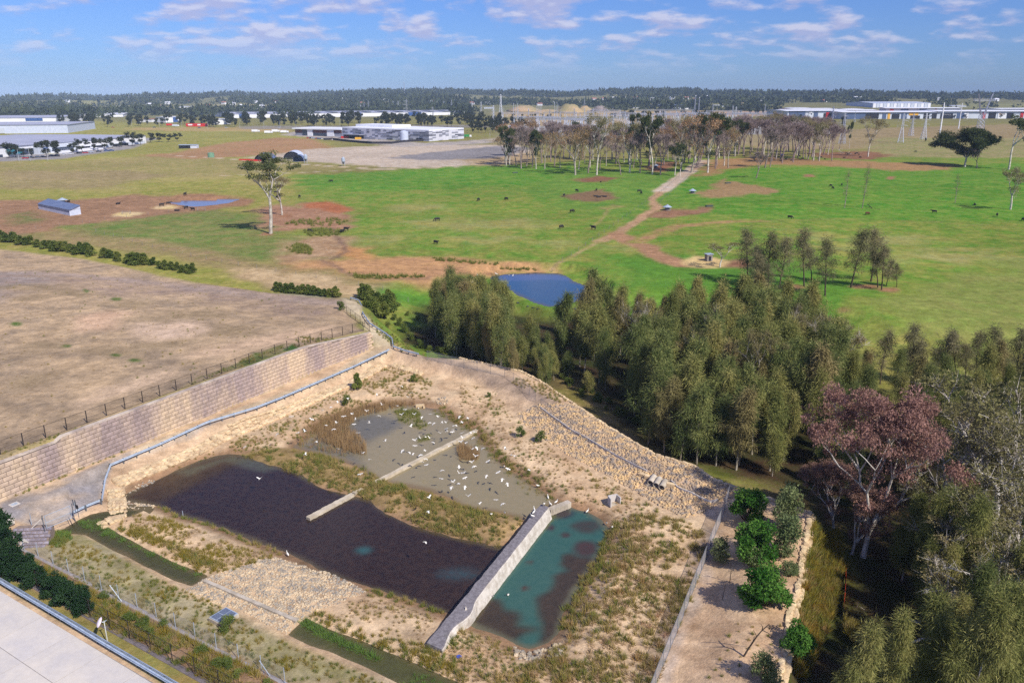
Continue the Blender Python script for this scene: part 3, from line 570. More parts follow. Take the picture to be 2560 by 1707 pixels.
pond('swale_water', SWALE_A, -1.85, c(84, 84, 46), c(74, 70, 46), c(112, 98, 66), 0.4, m=ALG); pond('swale_water', SWALE_B, -1.85, c(92, 92, 50), c(78, 76, 46), c(110, 100, 66), 0.4, m=ALG)
pond('dam_water', DAM_LEFT, -0.6, c(116, 116, 140), c(110, 110, 132), None, step=1.5, ext=4); pond('dam_water', DAM_MID, -1.6, c(14, 70, 112), c(34, 92, 130), c(84, 82, 80), 1.6, step=1.2, ext=4, patches=[(PP([(1200, 680), (1420, 682), (1440, 700), (1250, 702)], -1.6), c(74, 100, 146), c(56, 88, 136), 2.0, 1.5)])
# ------------------------------------------------------------------ plants: building blocks
BARK_GREY = mat('bark_grey', lin(184, 174, 158), lin(136, 126, 112), 1.5, 0.95, fine=0.3)
BARK_WHITE = mat('bark_white', lin(214, 206, 194), lin(168, 156, 140), 0.8, 0.9, fine=0.2)
BARK_DARK = mat('bark_dark', lin(92, 80, 68), lin(66, 56, 48), 1.5, 0.95, fine=0.3)
BARK_MAUVE = mat('bark_mauve', lin(164, 146, 140), lin(128, 110, 104), 1.0, 0.95, fine=0.2)
LF_CAS = leaf_mat('casuarina_needles', lin(108, 114, 62), lin(170, 164, 98), 0.14, 0.25, 0.02)
LF_CAS2 = leaf_mat('casuarina_needles_green', lin(92, 106, 60), lin(148, 150, 90), 0.14, 0.25, 0.015)
LF_CAS3 = leaf_mat('casuarina_needles_brown', lin(118, 110, 70), lin(166, 152, 102), 0.14, 0.2, 0.015)
LF_CASD = leaf_mat('casuarina_needles_grey', lin(108, 108, 78), lin(146, 138, 100), 0.25, 0.22, 0.015)
LF_GUM = leaf_mat('gum_leaves', lin(80, 90, 56), lin(122, 126, 82), 0.25, 0.2, 0.015)
LF_GUMD = leaf_mat('dark_gum_leaves', lin(64, 76, 46), lin(100, 106, 66), 0.25, 0.15, 0.01)
LF_OLIVE = leaf_mat('olive_leaves', lin(120, 114, 76), lin(156, 144, 100), 0.25, 0.15, 0.015)
LF_PINK = leaf_mat('pink_brown_leaves', lin(128, 100, 84), lin(174, 138, 122), 0.25, 0.1, 0.01)
LF_RUST = leaf_mat('rusty_leaves', lin(148, 118, 86), lin(184, 150, 112), 0.25, 0.15, 0.015)
LF_WATTLE = leaf_mat('wattle_leaves', lin(58, 104, 38), lin(116, 156, 70), 0.35, 0.1, 0.01)
LF_SHRUB = leaf_mat('shrub_leaves', lin(92, 108, 50), lin(134, 142, 72), 0.3, 0.2, 0.02)
LF_HEDGE = leaf_mat('hedge_leaves', lin(34, 56, 34), lin(60, 84, 50), 0.25, 0.15, 0.01)
LF_GREYG = leaf_mat('grey_green_leaves', lin(104, 118, 74), lin(142, 152, 104), 0.3, 0.12, 0.01)
LF_TUFT = leaf_mat('tussock_blades', lin(150, 136, 74), lin(192, 166, 108), 0.3, 0.25, 0.03)
LF_TUFTG = leaf_mat('green_blades', lin(118, 128, 56), lin(162, 154, 84), 0.3, 0.25, 0.03)
LF_TUFTB = leaf_mat('brown_blades', lin(160, 132, 96), lin(196, 166, 128), 0.3, 0.2, 0.02)
LF_TUFTO = leaf_mat('ochre_blades', lin(168, 140, 62), lin(146, 140, 60), 0.3, 0.2, 0.03)
LF_LUSH = leaf_mat('lush_blades', lin(104, 134, 56), lin(142, 162, 82), 0.35, 0.15, 0.02)
LF_REED = leaf_mat('dry_reeds', lin(168, 134, 98), lin(196, 162, 120), 0.3, 0.1, 0.01)
LF_WOODS = leaf_mat('woods_leaves', lin(62, 70, 50), lin(92, 98, 68), 0.2, 0.2, 0.015)
LF_BELT = leaf_mat('belt_leaves', lin(54, 60, 44), lin(80, 84, 60), 0.2, 0.2, 0.015)

LK = 1
def rnd_unit(rng, n):
    v = rng.normal(size=(n, 3)); return v / np.linalg.norm(v, axis=1, keepdims=True)
def blades(base, direction, width, rng):
    """one thin triangle per strand; base (n,3), direction (n,3) with its length"""
    n = len(base); side = np.cross(direction, rng.normal(size=(n, 3))); side /= np.linalg.norm(side, axis=1, keepdims=True) + 1e-9
    w = (width if np.ndim(width) else np.full(n, width))[:, None] * 0.5
    V = np.empty((n * 3, 3)); V[0::3] = base - side * w; V[1::3] = base + side * w; V[2::3] = base + direction; return V
def leaves(cent, rad, n, size, rng, droop=0.3, flat=1.0, shell=0.55):
    """n leaf faces in an ellipsoid clump, denser towards its skin"""
    u = rnd_unit(rng, n); r = (shell + (1 - shell) * rng.random(n)) * rng.random(n) ** 0.25
    pos = np.asarray(cent) + u * r[:, None] * np.asarray(rad)
    d = u * 0.6 + rnd_unit(rng, n) * 0.8; d[:, 2] -= droop; d /= np.linalg.norm(d, axis=1, keepdims=True)
    L = size * (0.6 + 0.8 * rng.random(n)); return blades(pos, d * L[:, None], L * 0.62, rng)
def limb(mb, p, d, L, r0, r1, rng, seg=4, bend=0.15, up=0.0, n=5):
    """a tapering, wandering limb; returns its joints"""
    pts = [np.array(p, float)]; d = np.array(d, float); d /= np.linalg.norm(d)
    for i in range(seg):
        d = d + rng.normal(size=3) * bend; d[2] += up; d /= np.linalg.norm(d); pts.append(pts[-1] + d * L / seg)
    for i in range(seg):
        a = r0 + (r1 - r0) * i / seg; b = r0 + (r1 - r0) * (i + 1) / seg
        mb.cyl(pts[i], pts[i + 1], a, b, n, caps=False)
    return pts, d
class Crown:
    def __init__(s): s.V = []; s.T = []
    def add(s, V, tone, rng, jit=0.25):
        k = len(V) // 3; t = np.repeat(np.clip(tone + rng.normal(size=k) * jit, 0, 1), 3); s.V.append(V); s.T.append(t)
    def mesh(s, name, m): return tri_mesh(name, np.concatenate(s.V), m, 3, np.concatenate(s.T))

def make_casuarina(seed, h=15.0, dens=1.0, w=1.0, bare=0.25, leaf=None, bark=None, lean=0.03, fine=1.0):
    """tall narrow she-oak: straight stem, rising side limbs, hanging plumes of needles"""
    rng = np.random.default_rng(seed); mb = MB(); cr = Crown()
    stem = [np.array([0, 0, -0.6])]; d = np.array([rng.normal() * lean, rng.normal() * lean, 1.0])
    for i in range(8):
        d = d + np.array([rng.normal() * 0.05, rng.normal() * 0.05, 0.05]); stem.append(stem[-1] + d / np.linalg.norm(d) * (h + 0.6) / 8)
    R = 0.013 * h
    for i in range(8): mb.cyl(stem[i], stem[i + 1], R * (1 - i / 8.6), R * (1 - (i + 1) / 8.6), 6, caps=False)
    nb = int(30 * (0.7 + 0.3 * dens))
    for b in range(nb):
        f = bare + (0.97 - bare) * (b + rng.random()) / nb; k = min(7, int(f * 8)); q = f * 8 - k
        p = stem[k] * (1 - q) + stem[k + 1] * q; a = rng.random() * 6.283
        prof = (math.sin(min(1, (f - bare) / (1 - bare) * 1.15 + 0.12) * math.pi) ** 0.7) * 0.75 + 0.25
        L = h * 0.20 * w * prof * (0.6 + 0.7 * rng.random())
        dr = np.array([math.cos(a), math.sin(a), 0.75 + 0.5 * rng.random()])
        pts, dd = limb(mb, p, dr, L, R * 0.30 * (1.1 - f), 0.015, rng, 3, 0.14, -0.05, 4)
        tone = rng.random() * 0.8
        for jn, c0 in enumerate(pts[1:]):
            nn = int(105 * dens * (0.6 + 0.4 * jn) * fine ** 2)
            if nn < 1: continue
            rad = 0.031 * h * w * (0.7 + 0.6 * rng.random())
            base = c0 + rng.normal(size=(nn, 3)) * np.array([rad, rad, rad * 1.25])
            dv = (base - c0) * 0.5 + rng.normal(size=(nn, 3)) * 0.18; dv[:, 2] -= 0.32; dv /= np.linalg.norm(dv, axis=1, keepdims=True)
            ln = (0.45 + 0.5 * rng.random(nn)) * h / 15 / fine ** 0.8
            cr.add(blades(base, dv * ln[:, None], 0.085 / fine * h / 15 * (0.7 + 0.6 * rng.random(nn)), rng), tone, rng)
    return mb.mesh('trunk', bark or BARK_GREY, True), cr.mesh('crown', leaf or LF_CAS)

def make_gum(seed, h=20.0, spread=0.32, forks=3, clump=1.0, nleaf=90, leaf=None, bark=None, fork=0.42, depth=3, size=0.42, twig=0, flat=0.65, up=0.05, kids=(2, 4), limbs=0.27, low=0.0, rad=1.0):
    """eucalypt: pale trunk forking into limbs that carry separate leaf clumps; twig>0 adds bare twig sprays"""
    rng = np.random.default_rng(seed); mb = MB(); cr = Crown(); R = 0.019 * h; tips = []
    pts, d = limb(mb, (0, 0, -0.6), (rng.normal() * 0.06, rng.normal() * 0.06, 1), h * fork + 0.6, R, R * 0.72, rng, 4, 0.06, 0.02, 7)
    def grow(p, d, L, r, lev):
        k = forks if lev == 0 else rng.integers(kids[0], kids[1]); a0 = rng.random() * 6.283
        for i in range(k):
            a = a0 + i * 6.283 / k + rng.normal() * 0.35; tilt = spread * (1.0 + 0.35 * lev) * (0.55 + 0.8 * rng.random())
            nd = np.array(d) + np.array([math.cos(a), math.sin(a), 0]) * tilt * 2.1 + np.array([0, 0, 0.18])
            q, e = limb(mb, p, nd, L * (0.75 + 0.45 * rng.random()), r * 0.68, r * 0.36, rng, 3, 0.16, up, 5 if lev < 1 else 4)
            if lev + 1 < depth: grow(q[-1], e, L * 0.70, r * 0.5, lev + 1)
            else: tips.append((q[-1], e))
            if lev >= 1 and rng.random() < 0.75: tips.append((q[-2], e))
            if low and lev == 0 and rng.random() < low: tips.append((q[2], e)); tips.append((q[1] + rng.normal(size=3) * h * 0.05, e))
    grow(pts[-1], d, h * limbs, R * 0.95, 0)
    for (tp, e) in tips:
        if nleaf > 0 and rng.random() < clump:
            rr = h * 0.058 * rad * (0.7 + 0.7 * rng.random()); tone = rng.random() * 0.8
            cr.add(leaves(tp + np.array([0, 0, rr * 0.2]), (rr * 1.15, rr * 1.15, rr * flat), int(nleaf * (0.7 + 0.6 * rng.random())), size * h / 20, rng, 0.35), tone, rng)
        if twig:
            dv = np.array(e) * 0.8 + rng.normal(size=(twig, 3)) * 0.55; dv[:, 2] += 0.15; dv /= np.linalg.norm(dv, axis=1, keepdims=True)
            st = np.array(tp) - np.array(e) * rng.random((twig, 1)) * h * 0.09
            mb_v = blades(st, dv * (h * 0.075 * (0.5 + rng.random((twig, 1)))), 0.0030 * h, rng)
            o = len(mb.v); mb.v += [tuple(x) for x in mb_v]; mb.f += [(o + 3 * i, o + 3 * i + 1, o + 3 * i + 2) for i in range(twig)]; mb.mi += [0] * twig
    return mb.mesh('trunk', bark or BARK_WHITE, True), (cr.mesh('crown', leaf or LF_GUM) if cr.V else None)

def make_bush(seed, h=3.0, w=1.3, n=14, nleaf=140, leaf=None, size=0.22, stem=True, pointed=0.0):
    """many-stemmed shrub: leaf clumps over short stems"""
    rng = np.random.default_rng(seed); mb = MB(); cr = Crown()
    for i in range(n):
        f = (i + 0.5) / n; a = rng.random() * 6.283; rr = w * 0.5 * math.sqrt(rng.random()) * ((1 - f * pointed) if pointed else math.sqrt(max(0.05, 1 - (f * 1.05 - 0.15) ** 2)))
        p = np.array([math.cos(a) * rr, math.sin(a) * rr, h * (0.18 + 0.74 * f)])
        if stem: mb.cyl((rng.normal() * 0.08, rng.normal() * 0.08, -0.3), p, 0.012 * h, 0.004 * h, 4, caps=False)
        q = 0.20 * h * (0.8 + 0.5 * rng.random()) * (1 - 0.45 * f * (pointed > 0)); q = min(q, w * 0.42)
        cr.add(leaves(p, (q, q, q * 0.85), nleaf, size, rng, 0.15), rng.random() * 0.8, rng)
    return mb.mesh('trunk', BARK_DARK, True), cr.mesh('crown', leaf or LF_SHRUB)
def make_tuft(seed, h=0.7, n=46, spread=0.5, leaf=None, wide=0.045, upright=0.0):
    rng = np.random.default_rng(seed); a = rng.random(n) * 6.283; r = rng.random(n) ** 0.7
    base = np.stack([np.cos(a) * r * 0.16, np.sin(a) * r * 0.16, np.full(n, -0.06)], 1)
    d = np.stack([np.cos(a) * r * spread, np.sin(a) * r * spread, 1 - 0.5 * r * (1 - upright)], 1) * (h * (0.6 + 0.5 * rng.random((n, 1))))
    tone = np.repeat(np.clip(rng.random(n), 0, 1), 3); V = blades(base, d, wide, rng); return V, tone

# ---- prototypes (mesh data shared by every copy)
CAS = [make_casuarina(100 + i, dens=0.85 + 0.2 * (i % 3), w=0.9 + 0.14 * (i % 4), leaf=(LF_CAS, LF_CAS2, LF_CAS, LF_CAS2, LF_CAS3)[i % 5], bare=0.16 + 0.06 * (i % 3), lean=0.05) for i in range(12)]
CAS_FINE = [make_casuarina(120 + i, dens=1.0, w=0.85 + 0.1 * (i % 3), leaf=(LF_CAS, LF_CAS2, LF_CAS)[i % 3], bare=0.15, lean=0.05, fine=1.6) for i in range(4)]
CAS_THIN = [make_casuarina(140 + i, dens=0.42, w=0.95, bare=0.30, leaf=LF_CASD, bark=BARK_DARK, lean=0.06) for i in range(5)]
BARE_SLIM = [make_casuarina(160 + i, dens=0.10, w=0.9, bare=0.3, leaf=LF_CASD, bark=BARK_MAUVE, lean=0.06) for i in range(3)]
GUM = [make_gum(200 + i, leaf=LF_GUM, nleaf=110, rad=1.05) for i in range(3)]
GUM_DARK = [make_gum(210 + i, leaf=LF_GUMD, nleaf=120, fork=0.28, spread=0.24, low=0.8, rad=1.25, flat=0.8, size=0.5) for i in range(4)]
GUM_OLIVE = [make_gum(220 + i, leaf=LF_OLIVE, nleaf=100, twig=10, size=0.30, spread=0.26, fork=0.28, low=0.5, rad=1.2) for i in range(3)]
GUM_PINK = [make_gum(230 + i, leaf=LF_PINK, nleaf=230, fork=0.12, spread=0.27, size=0.22, depth=4, forks=4, clump=0.9, kids=(2, 4), low=0.9, limbs=0.28, rad=0.95) for i in range(2)]
GUM_BROWN = [make_gum(235, leaf=LF_OLIVE, nleaf=150, fork=0.3, spread=0.26, size=0.24, depth=4, forks=3, clump=0.85, kids=(2, 3), low=0.5, rad=0.9)]
TALLGUM = [make_gum(236, leaf=LF_GUM, nleaf=150, fork=0.42, spread=0.36, size=0.30, depth=4, forks=3, clump=0.8, kids=(2, 3), low=0.7, rad=0.9, limbs=0.22)]
GUM_RUST = [make_gum(240 + i, leaf=LF_RUST, nleaf=55, twig=16, fork=0.24, spread=0.26, size=0.42, bark=BARK_GREY, low=0.6, rad=1.3, flat=0.8) for i in range(3)]
GUM_BARE = [make_gum(250 + i, nleaf=0, twig=40, depth=4, fork=0.26, spread=0.20, bark=BARK_MAUVE, kids=(2, 4)) for i in range(4)]
GUM_BARE_W = [make_gum(260 + i, nleaf=110, leaf=LF_OLIVE, twig=10, depth=4, fork=0.22, spread=0.32, bark=BARK_WHITE, kids=(2, 4), size=0.24, clump=0.75, limbs=0.28) for i in range(3)]
FIG = [make_gum(270, h=20, leaf=LF_GUMD, nleaf=260, fork=0.20, spread=0.34, depth=4, flat=0.9, kids=(2, 4), forks=5, size=0.45, up=0.02, rad=1.6, low=1.0)]
BELT = [make_gum(280 + i, h=18, leaf=LF_BELT, nleaf=80, fork=0.16, spread=0.26, depth=3, size=0.9, forks=3, bark=BARK_DARK, low=1.0, rad=1.5, flat=0.9, kids=(2, 3)) for i in range(4)]
WATTLE = [make_bush(300 + i, 4.0, 3.6, 26, 240, LF_WATTLE, 0.26) for i in range(2)]
GREYBUSH = [make_bush(310 + i, 4.0, 2.6, 20, 150, LF_GREYG, 0.22) for i in range(2)]
SHRUB = [make_bush(320 + i, 2.0, 1.5, 12, 110, LF_SHRUB, 0.16) for i in range(4)]
SAPLING = [make_bush(330 + i, 3.2, 1.9, 16, 170, LF_SHRUB, 0.26, pointed=0.75) for i in range(4)]
HEDGE = [make_bush(340 + i, 3.0, 2.6, 20, 190, LF_HEDGE, 0.24) for i in range(3)]
_TALL = {}
def tall(tr, cw):
    if tr.name not in _TALL: _TALL[tr.name] = max(max(v.co.z for v in m_.vertices) for m_ in (tr, cw) if m_ and len(m_.vertices))
    return _TALL[tr.name]
def plant(name, protos, p, h, h0, label, cat, group=None, k=None, wide=1.0):
    """a copy of a prototype, height h, with trunk and crown as its parts"""
    tr, cw = protos[random.randrange(len(protos)) if k is None else k % len(protos)]
    s = h / tall(tr, cw); r = thing(name, label, cat, p, random.random() * 6.283, (s * wide, s * wide, s), group)
    link('trunk', tr, r)
    if cw: link('crown', cw, r)
    return r

# ------------------------------------------------------------------ the she-oak stand in the gully
CLUMP_W = GXY([(1085, 845), (1110, 815), (1180, 806), (1240, 815), (1262, 860), (1262, 925), (1140, 890)])
CLUMP_S = GXY([(1262, 880), (1330, 880), (1400, 905), (1400, 950), (1345, 952), (1262, 925)])
CLUMP_M = GXY([(1395, 905), (1430, 880), (1500, 862), (1620, 860), (1780, 856), (1900, 850), (2020, 880), (2060, 950), (2080, 1040), (2050, 1130), (1990, 1175), (1870, 1185), (1770, 1150), (1660, 1105), (1600, 1070), (1560, 1000), (1480, 960), (1420, 910)])
GAP = GXY([(1500, 920), (1560, 900), (1600, 950), (1640, 1040), (1600, 1050), (1530, 980)])
for poly, n_, md, h0_, h1_, gname, lab in ((CLUMP_W, 48, 2.5, 12.5, 16.5, 'she-oaks in the clump above the track bend', 'she-oak in the clump beside the track bend'),
                                 (CLUMP_S, 18, 2.6, 5.5, 9.0, 'shorter she-oaks linking clump and gully', 'she-oak on the slope between clump and gully'),
                                 (CLUMP_M, 175, 3.3, 12.0, 18.5, 'she-oaks filling the gully', 'she-oak in the gully stand')):
    P = scatter(poly, n_, md)
    Z = height(P[:, 0], P[:, 1])
    for i, (x, y) in enumerate(P):
        if inside(x, y, GAP) and random.random() < 0.8: continue
        hh = random.uniform(h0_, h1_)
        k_ = random.randrange(len(CAS)); tone_ = ('olive', 'dark green', 'olive', 'dark green', 'brownish')[k_ % 5]
        size_ = 'short' if hh < h0_ + (h1_ - h0_) * 0.33 else ('tall' if hh > h0_ + (h1_ - h0_) * 0.7 else 'mid-height'); where_ = ''
        if poly is CLUMP_M:
            u_ = CX + F * x / depth_of((x, y, 0)); where_ = ', ' + ('front' if y < 118 else ('back' if y > 145 else 'middle')) + ' rows, ' + ('near the dam' if u_ < 1560 else ('above the rock slope' if u_ < 1800 else 'towards the pink-brown gum'))
        plant('she_oak', CAS, (x, y, Z[i]), hh, 15, '%s %s %s%s' % (size_, tone_, lab, where_), 'tree', gname, k=k_, wide=random.uniform(0.68, 0.9))
for (px, py, hh) in [(1585, 1045, 7.0), (1660, 1130, 13), (1700, 1150, 12), (1742, 1160, 14), (1790, 1165, 12), (1840, 1175, 14.5), (1620, 1110, 14.5), (1420, 945, 6), (1385, 950, 6.5), (1470, 985, 5), (2050, 1170, 11), (1930, 1190, 8)]:
    plant('she_oak', CAS, G(px, py), hh, 15, 'slender pale-stemmed she-oak on the sunny gully edge', 'tree', 'she-oaks on the sunny gully edge')
plant('she_oak', CAS, G(1640, 1090), 6.5, 15, 'short young she-oak standing in the dark gap above the rocky crest', 'tree')
# stand to the right of the site
for lab, gname, pts in (('olive she-oak below the pink-brown gum, beside the shaded lane', 'she-oaks beside the shaded lane', [(2255, 1450, 11), (2300, 1500, 13), (2330, 1480, 13), (2360, 1530, 14), (2400, 1500, 13), (2430, 1470, 12), (2300, 1560, 10), (2280, 1420, 9), (2380, 1440, 12), (2340, 1580, 10)]),
                        ('olive she-oak among the gums at the lower right corner', 'she-oaks at the lower right corner', [(2500, 1640, 13), (2440, 1680, 12), (2540, 1700, 14), (2470, 1740, 12), (2580, 1600, 13), (2570, 1540, 12), (2400, 1790, 14), (2300, 1830, 14), (2210, 1850, 13), (2360, 1730, 10), (2480, 1850, 15), (2120, 1900, 13), (2380, 1900, 15), (2560, 1790, 14)]),
                        ('olive she-oak rising behind the pink-brown gum', 'she-oaks behind the pink-brown gum', [(2110, 1170, 13), (2160, 1120, 13), (2080, 1100, 14), (2230, 1110, 12), (2330, 1130, 13), (2290, 1080, 12), (2350, 1200, 12), (2420, 1120, 13), (2100, 1230, 9), (2060, 1210, 7), (2120, 1060, 13), (2190, 1160, 12), (2260, 1180, 12), (2290, 1240, 11), (2390, 1230, 12), (2480, 1180, 13), (2540, 1220, 13), (2500, 1090, 12), (2560, 1130, 13), (2140, 1270, 8), (2090, 1020, 13), (2450, 1260, 12)])):
    for px, py, hh in pts: plant('she_oak', CAS_FINE, G(px, py), hh * 1.08, 15, lab, 'tree', gname, wide=random.uniform(0.75, 0.95))
plant('pink_gum', GUM_PINK, G(2158, 1392), 22.0, 20, 'large pink-brown leaved gum with white limbs beside the sandstone edge', 'tree', k=0, wide=0.72)
for px, py, hh in [(2085, 1320, 9), (2128, 1385, 9)]: plant('pink_gum', GUM_PINK, G(px, py), hh, 20, 'small pink-brown gum in shade beside the large pink-brown one', 'tree', 'small pink-brown gums', k=1)
plant('pink_gum', GUM_BROWN, G(1868, 1080), 17.5, 20, 'brownish gum with bare white branches rising out of the she-oaks', 'tree', k=0, wide=0.6)
for px, py in [(1580, 920), (1760, 940), (1960, 940), (1720, 1010)]: plant('dead_gum', GUM_BARE_W, G(px, py), 14.5, 20, 'leafless grey tree poking out of the crowded she-oaks', 'tree', 'leafless trees among the she-oaks', wide=0.6)
plant('white_gum', GUM_BARE_W, G(2440, 1375), 19.5, 20, 'thin-leaved gum with bright white spreading branches at the right edge', 'tree', k=0, wide=0.9)
plant('white_gum', GUM_OLIVE, G(2480, 1330), 19.0, 20, 'olive gum with ragged crown behind the white-branched gum', 'tree', k=0, wide=1.2)
plant('white_gum', GUM_BARE_W, G(2550, 1420), 18.0, 20, 'grey-barked gum cut by the right picture edge', 'tree', k=1, wide=1.2)
plant('white_gum', GUM_OLIVE, G(2350, 1290), 15.0, 20, 'olive gum between the pink-brown and the white-branched gum', 'tree', k=1, wide=1.2)
plant('white_gum', GUM_OLIVE, G(2510, 1480), 12.0, 20, 'olive-brown gum above the she-oaks in the lower right corner', 'tree', k=2, wide=1.2)
plant('white_gum', GUM_BARE_W, G(2480, 1600), 12.0, 20, 'crooked white-limbed gum over the shaded lane', 'tree', k=2, wide=1.3)
plant('white_gum', GUM_BARE_W, G(2040, 980), 15, 20, 'dead white-branched gum at the edge of the gully stand', 'tree', k=2, wide=0.8)
for px, py, hh in [(2300, 1380, 6), (2380, 1400, 7), (2330, 1350, 7), (2440, 1440, 6), (2500, 1400, 7), (2560, 1330, 8), (2380, 1640, 5), (2250, 1690, 5), (2330, 1710, 5), (2200, 1705, 4.5), (2540, 1560, 6), (2420, 1580, 5)]:
    plant('understory_bush', HEDGE, G(px, py), hh * 0.5, 2, 'dark leafy understory bush beneath the gums on the right', 'bush', 'understory bushes beneath the gums', wide=1.2)
for i, (x, y) in enumerate(scatter(GXY([(2075, 940), (2160, 985), (2320, 1000), (2560, 1010), (2620, 1100), (2420, 1080), (2250, 1060), (2110, 1050)]), 16, 4.5)):
    plant('she_oak', CAS, (x, y, on(x, y)), random.uniform(9, 14), 15, 'she-oak in the band between the gravel path and the big gums', 'tree', 'she-oaks between gravel path and gums', wide=0.8)
# thin she-oaks by the gravel path and across the paddock
for px, py, ty in [(2200, 960, 815), (2165, 955, 870), (2262, 950, 830), (2295, 965, 795), (2330, 968, 800), (2310, 975, 850), (2398, 958, 815), (2440, 955, 805), (2480, 960, 800), (2410, 965, 850), (2535, 975, 810), (2570, 985, 830), (2520, 1000, 850), (2610, 990, 820)]:
    p_ = G(px, py); plant('she_oak', CAS_THIN, p_, hpx(p_, py - ty), 15, 'thin grey-olive she-oak beside the pale gravel path', 'tree', 'thin she-oaks beside the gravel path', wide=1.15)
for i, (px, py, ty) in enumerate([(1920, 719, 556), (1946, 725, 570), (2011, 716, 547), (2063, 740, 585), (2126, 719, 556), (2177, 704, 559), (2195, 719, 606), (2204, 725, 603), (2242, 718, 648), (1895, 728, 620), (1885, 740, 610), (1925, 745, 650), (2030, 700, 600), (1870, 712, 560), (1905, 700, 600), (2215, 715, 640)]):
    p_ = G(px, py); plant('she_oak', CAS_THIN, p_, hpx(p_, py - ty), 15, 'thin upright she-oak in the open group on the green paddock', 'tree', 'open group of she-oaks on the paddock', wide=1.25)
plant('feeder_gum', GUM_OLIVE, G(1800, 668), hpx(G(1800, 668), 64), 20, 'spreading grey gum beside the straw-littered feeding ground', 'tree', k=0, wide=1.5)
# lone paddock trees
def lone(protos, px, py, ty, label, k=0, wide=1.0, h0=20, name='gum_tree'):
    p_ = G(px, py); return plant(name, protos, p_, hpx(p_, py - ty), h0, label, 'tree', k=k, wide=wide)
lone(TALLGUM, 676, 584, 378, 'very tall slender gum with high crown beside the orange gully', 0, 1.15)
lone(GUM_OLIVE, 705, 538, 438, 'half-bare leaning gum behind the tall slender gum', 0, 1.2)
lone(FIG, 2412, 417, 317, 'broad dark round-crowned tree on the bare ridge', 0, 1.3)
lone(GUM_BARE, 2442, 420, 362, 'leafless spreading tree beside the broad dark tree', 0, 1.2)
lone(GUM, 2522, 424, 290, 'ragged tall gum at the right edge of the ridge', 0, 1.0)
lone(GUM_OLIVE, 2526, 524, 415, 'ragged grey gum standing over its shadow at the right edge', 1, 1.15)
lone(BARE_SLIM, 2111, 520, 416, 'slim leafless tree, first of the pair on the vivid green', 1, 0.8)
lone(BARE_SLIM, 2155, 520, 407, 'slim leafless tree, second of the pair, beside fallen logs', 2, 0.8)
lone(BARE_SLIM, 2387, 508, 431, 'small leafless tree on the vivid green beside long shadows', 3, 0.8)
lone(GUM_OLIVE, 2170, 392, 291, 'tall sparse gum by the cattle yard on the ridge', 2, 0.9)
lone(GUM_DARK, 2123, 372, 304, 'dark narrow tree beside the sparse gum on the ridge', 1, 0.4)
lone(GUM_BARE, 1890, 446, 374, 'leafless tree with spreading branches in front of the grey grove', 0, 1.2)
# the ridge grove
RT = [('R', 1261, 408, 350), ('B', 1303, 422, 330), ('B', 1316, 416, 337), ('B', 1291, 414, 350), ('B', 1337, 409, 345), ('B', 1355, 408, 337), ('O', 1353, 407, 350), ('B', 1386, 416, 328), ('R', 1400, 420, 356), ('R', 1438, 438, 337), ('R', 1446, 424, 348), ('O', 1492, 438, 310), ('B', 1470, 433, 328),
      ('B', 1552, 437, 370), ('O', 1574, 432, 328), ('B', 1600, 433, 347), ('D', 1630, 437, 310), ('B', 1651, 437, 350), ('D', 1687, 438, 372), ('O', 1702, 426, 312), ('R', 1728, 432, 310), ('D', 1769, 432, 310), ('B', 1789, 422, 337), ('D', 1423, 396, 320), ('D', 1592, 400, 305), ('D', 1798, 395, 304),
      ('B', 1540, 410, 330), ('R', 1530, 400, 325), ('B', 1660, 412, 330), ('R', 1670, 400, 320), ('B', 1710, 408, 325), ('O', 1625, 405, 320), ('B', 1750, 405, 320), ('B', 1270, 412, 360), ('D', 1482, 402, 330), ('R', 1515, 415, 345), ('B', 1500, 425, 350), ('O', 1560, 405, 330), ('B', 1740, 420, 335),
      ('R', 1462, 408, 352), ('B', 1620, 415, 345), ('D', 1720, 398, 335), ('R', 1578, 412, 350), ('B', 1370, 400, 345), ('D', 1700, 442, 376), ('B', 1330, 418, 350), ('B', 1583, 420, 355), ('O', 1810, 415, 330),
      ('D', 1837, 392, 316), ('B', 1822, 390, 310), ('B', 1912, 420, 330), ('B', 1925, 418, 340), ('B', 1955, 408, 325), ('B', 1982, 406, 322), ('B', 2008, 395, 315), ('O', 2033, 402, 318), ('B', 2058, 388, 318), ('B', 2080, 380, 320), ('B', 2098, 376, 325)]
_r = random.Random(5)
for i in range(40): RT.append((_r.choice('BBBRRODB'), _r.uniform(1255, 1840), _r.uniform(384, 424), 0))
for i in range(40): RT.append(('B' if _r.random() < 0.8 else 'O', _r.uniform(1835, 2085), _r.uniform(372, 404), 0))
RT = [(a, b, c_, d if d else c_ - _r.uniform(68, 84)) for a, b, c_, d in RT]
TYP = {'B': (GUM_BARE, 'leafless mauve-grey gum in the ridge grove', 'leafless gums of the ridge grove', 0.85), 'R': (GUM_RUST, 'rusty-leaved thin gum in the ridge grove', 'rusty gums of the ridge grove', 0.85),
       'O': (GUM_OLIVE, 'sparse olive gum in the ridge grove', 'sparse olive gums of the ridge grove', 0.75), 'D': (GUM_DARK, 'dense dark green gum in the ridge grove', 'dense dark gums of the ridge grove', 0.72)}
gp = GP([(b, c_) for a, b, c_, d in RT])
for (a, b, c_, d), p_ in zip(RT, gp):
    pr, lab, gr, wd_ = TYP[a]; plant('grove_gum', pr, tuple(p_), hpx(p_, (c_ - d) * 1.22), 20, lab, 'tree', gr, wide=wd_ * _r.uniform(0.9, 1.25))
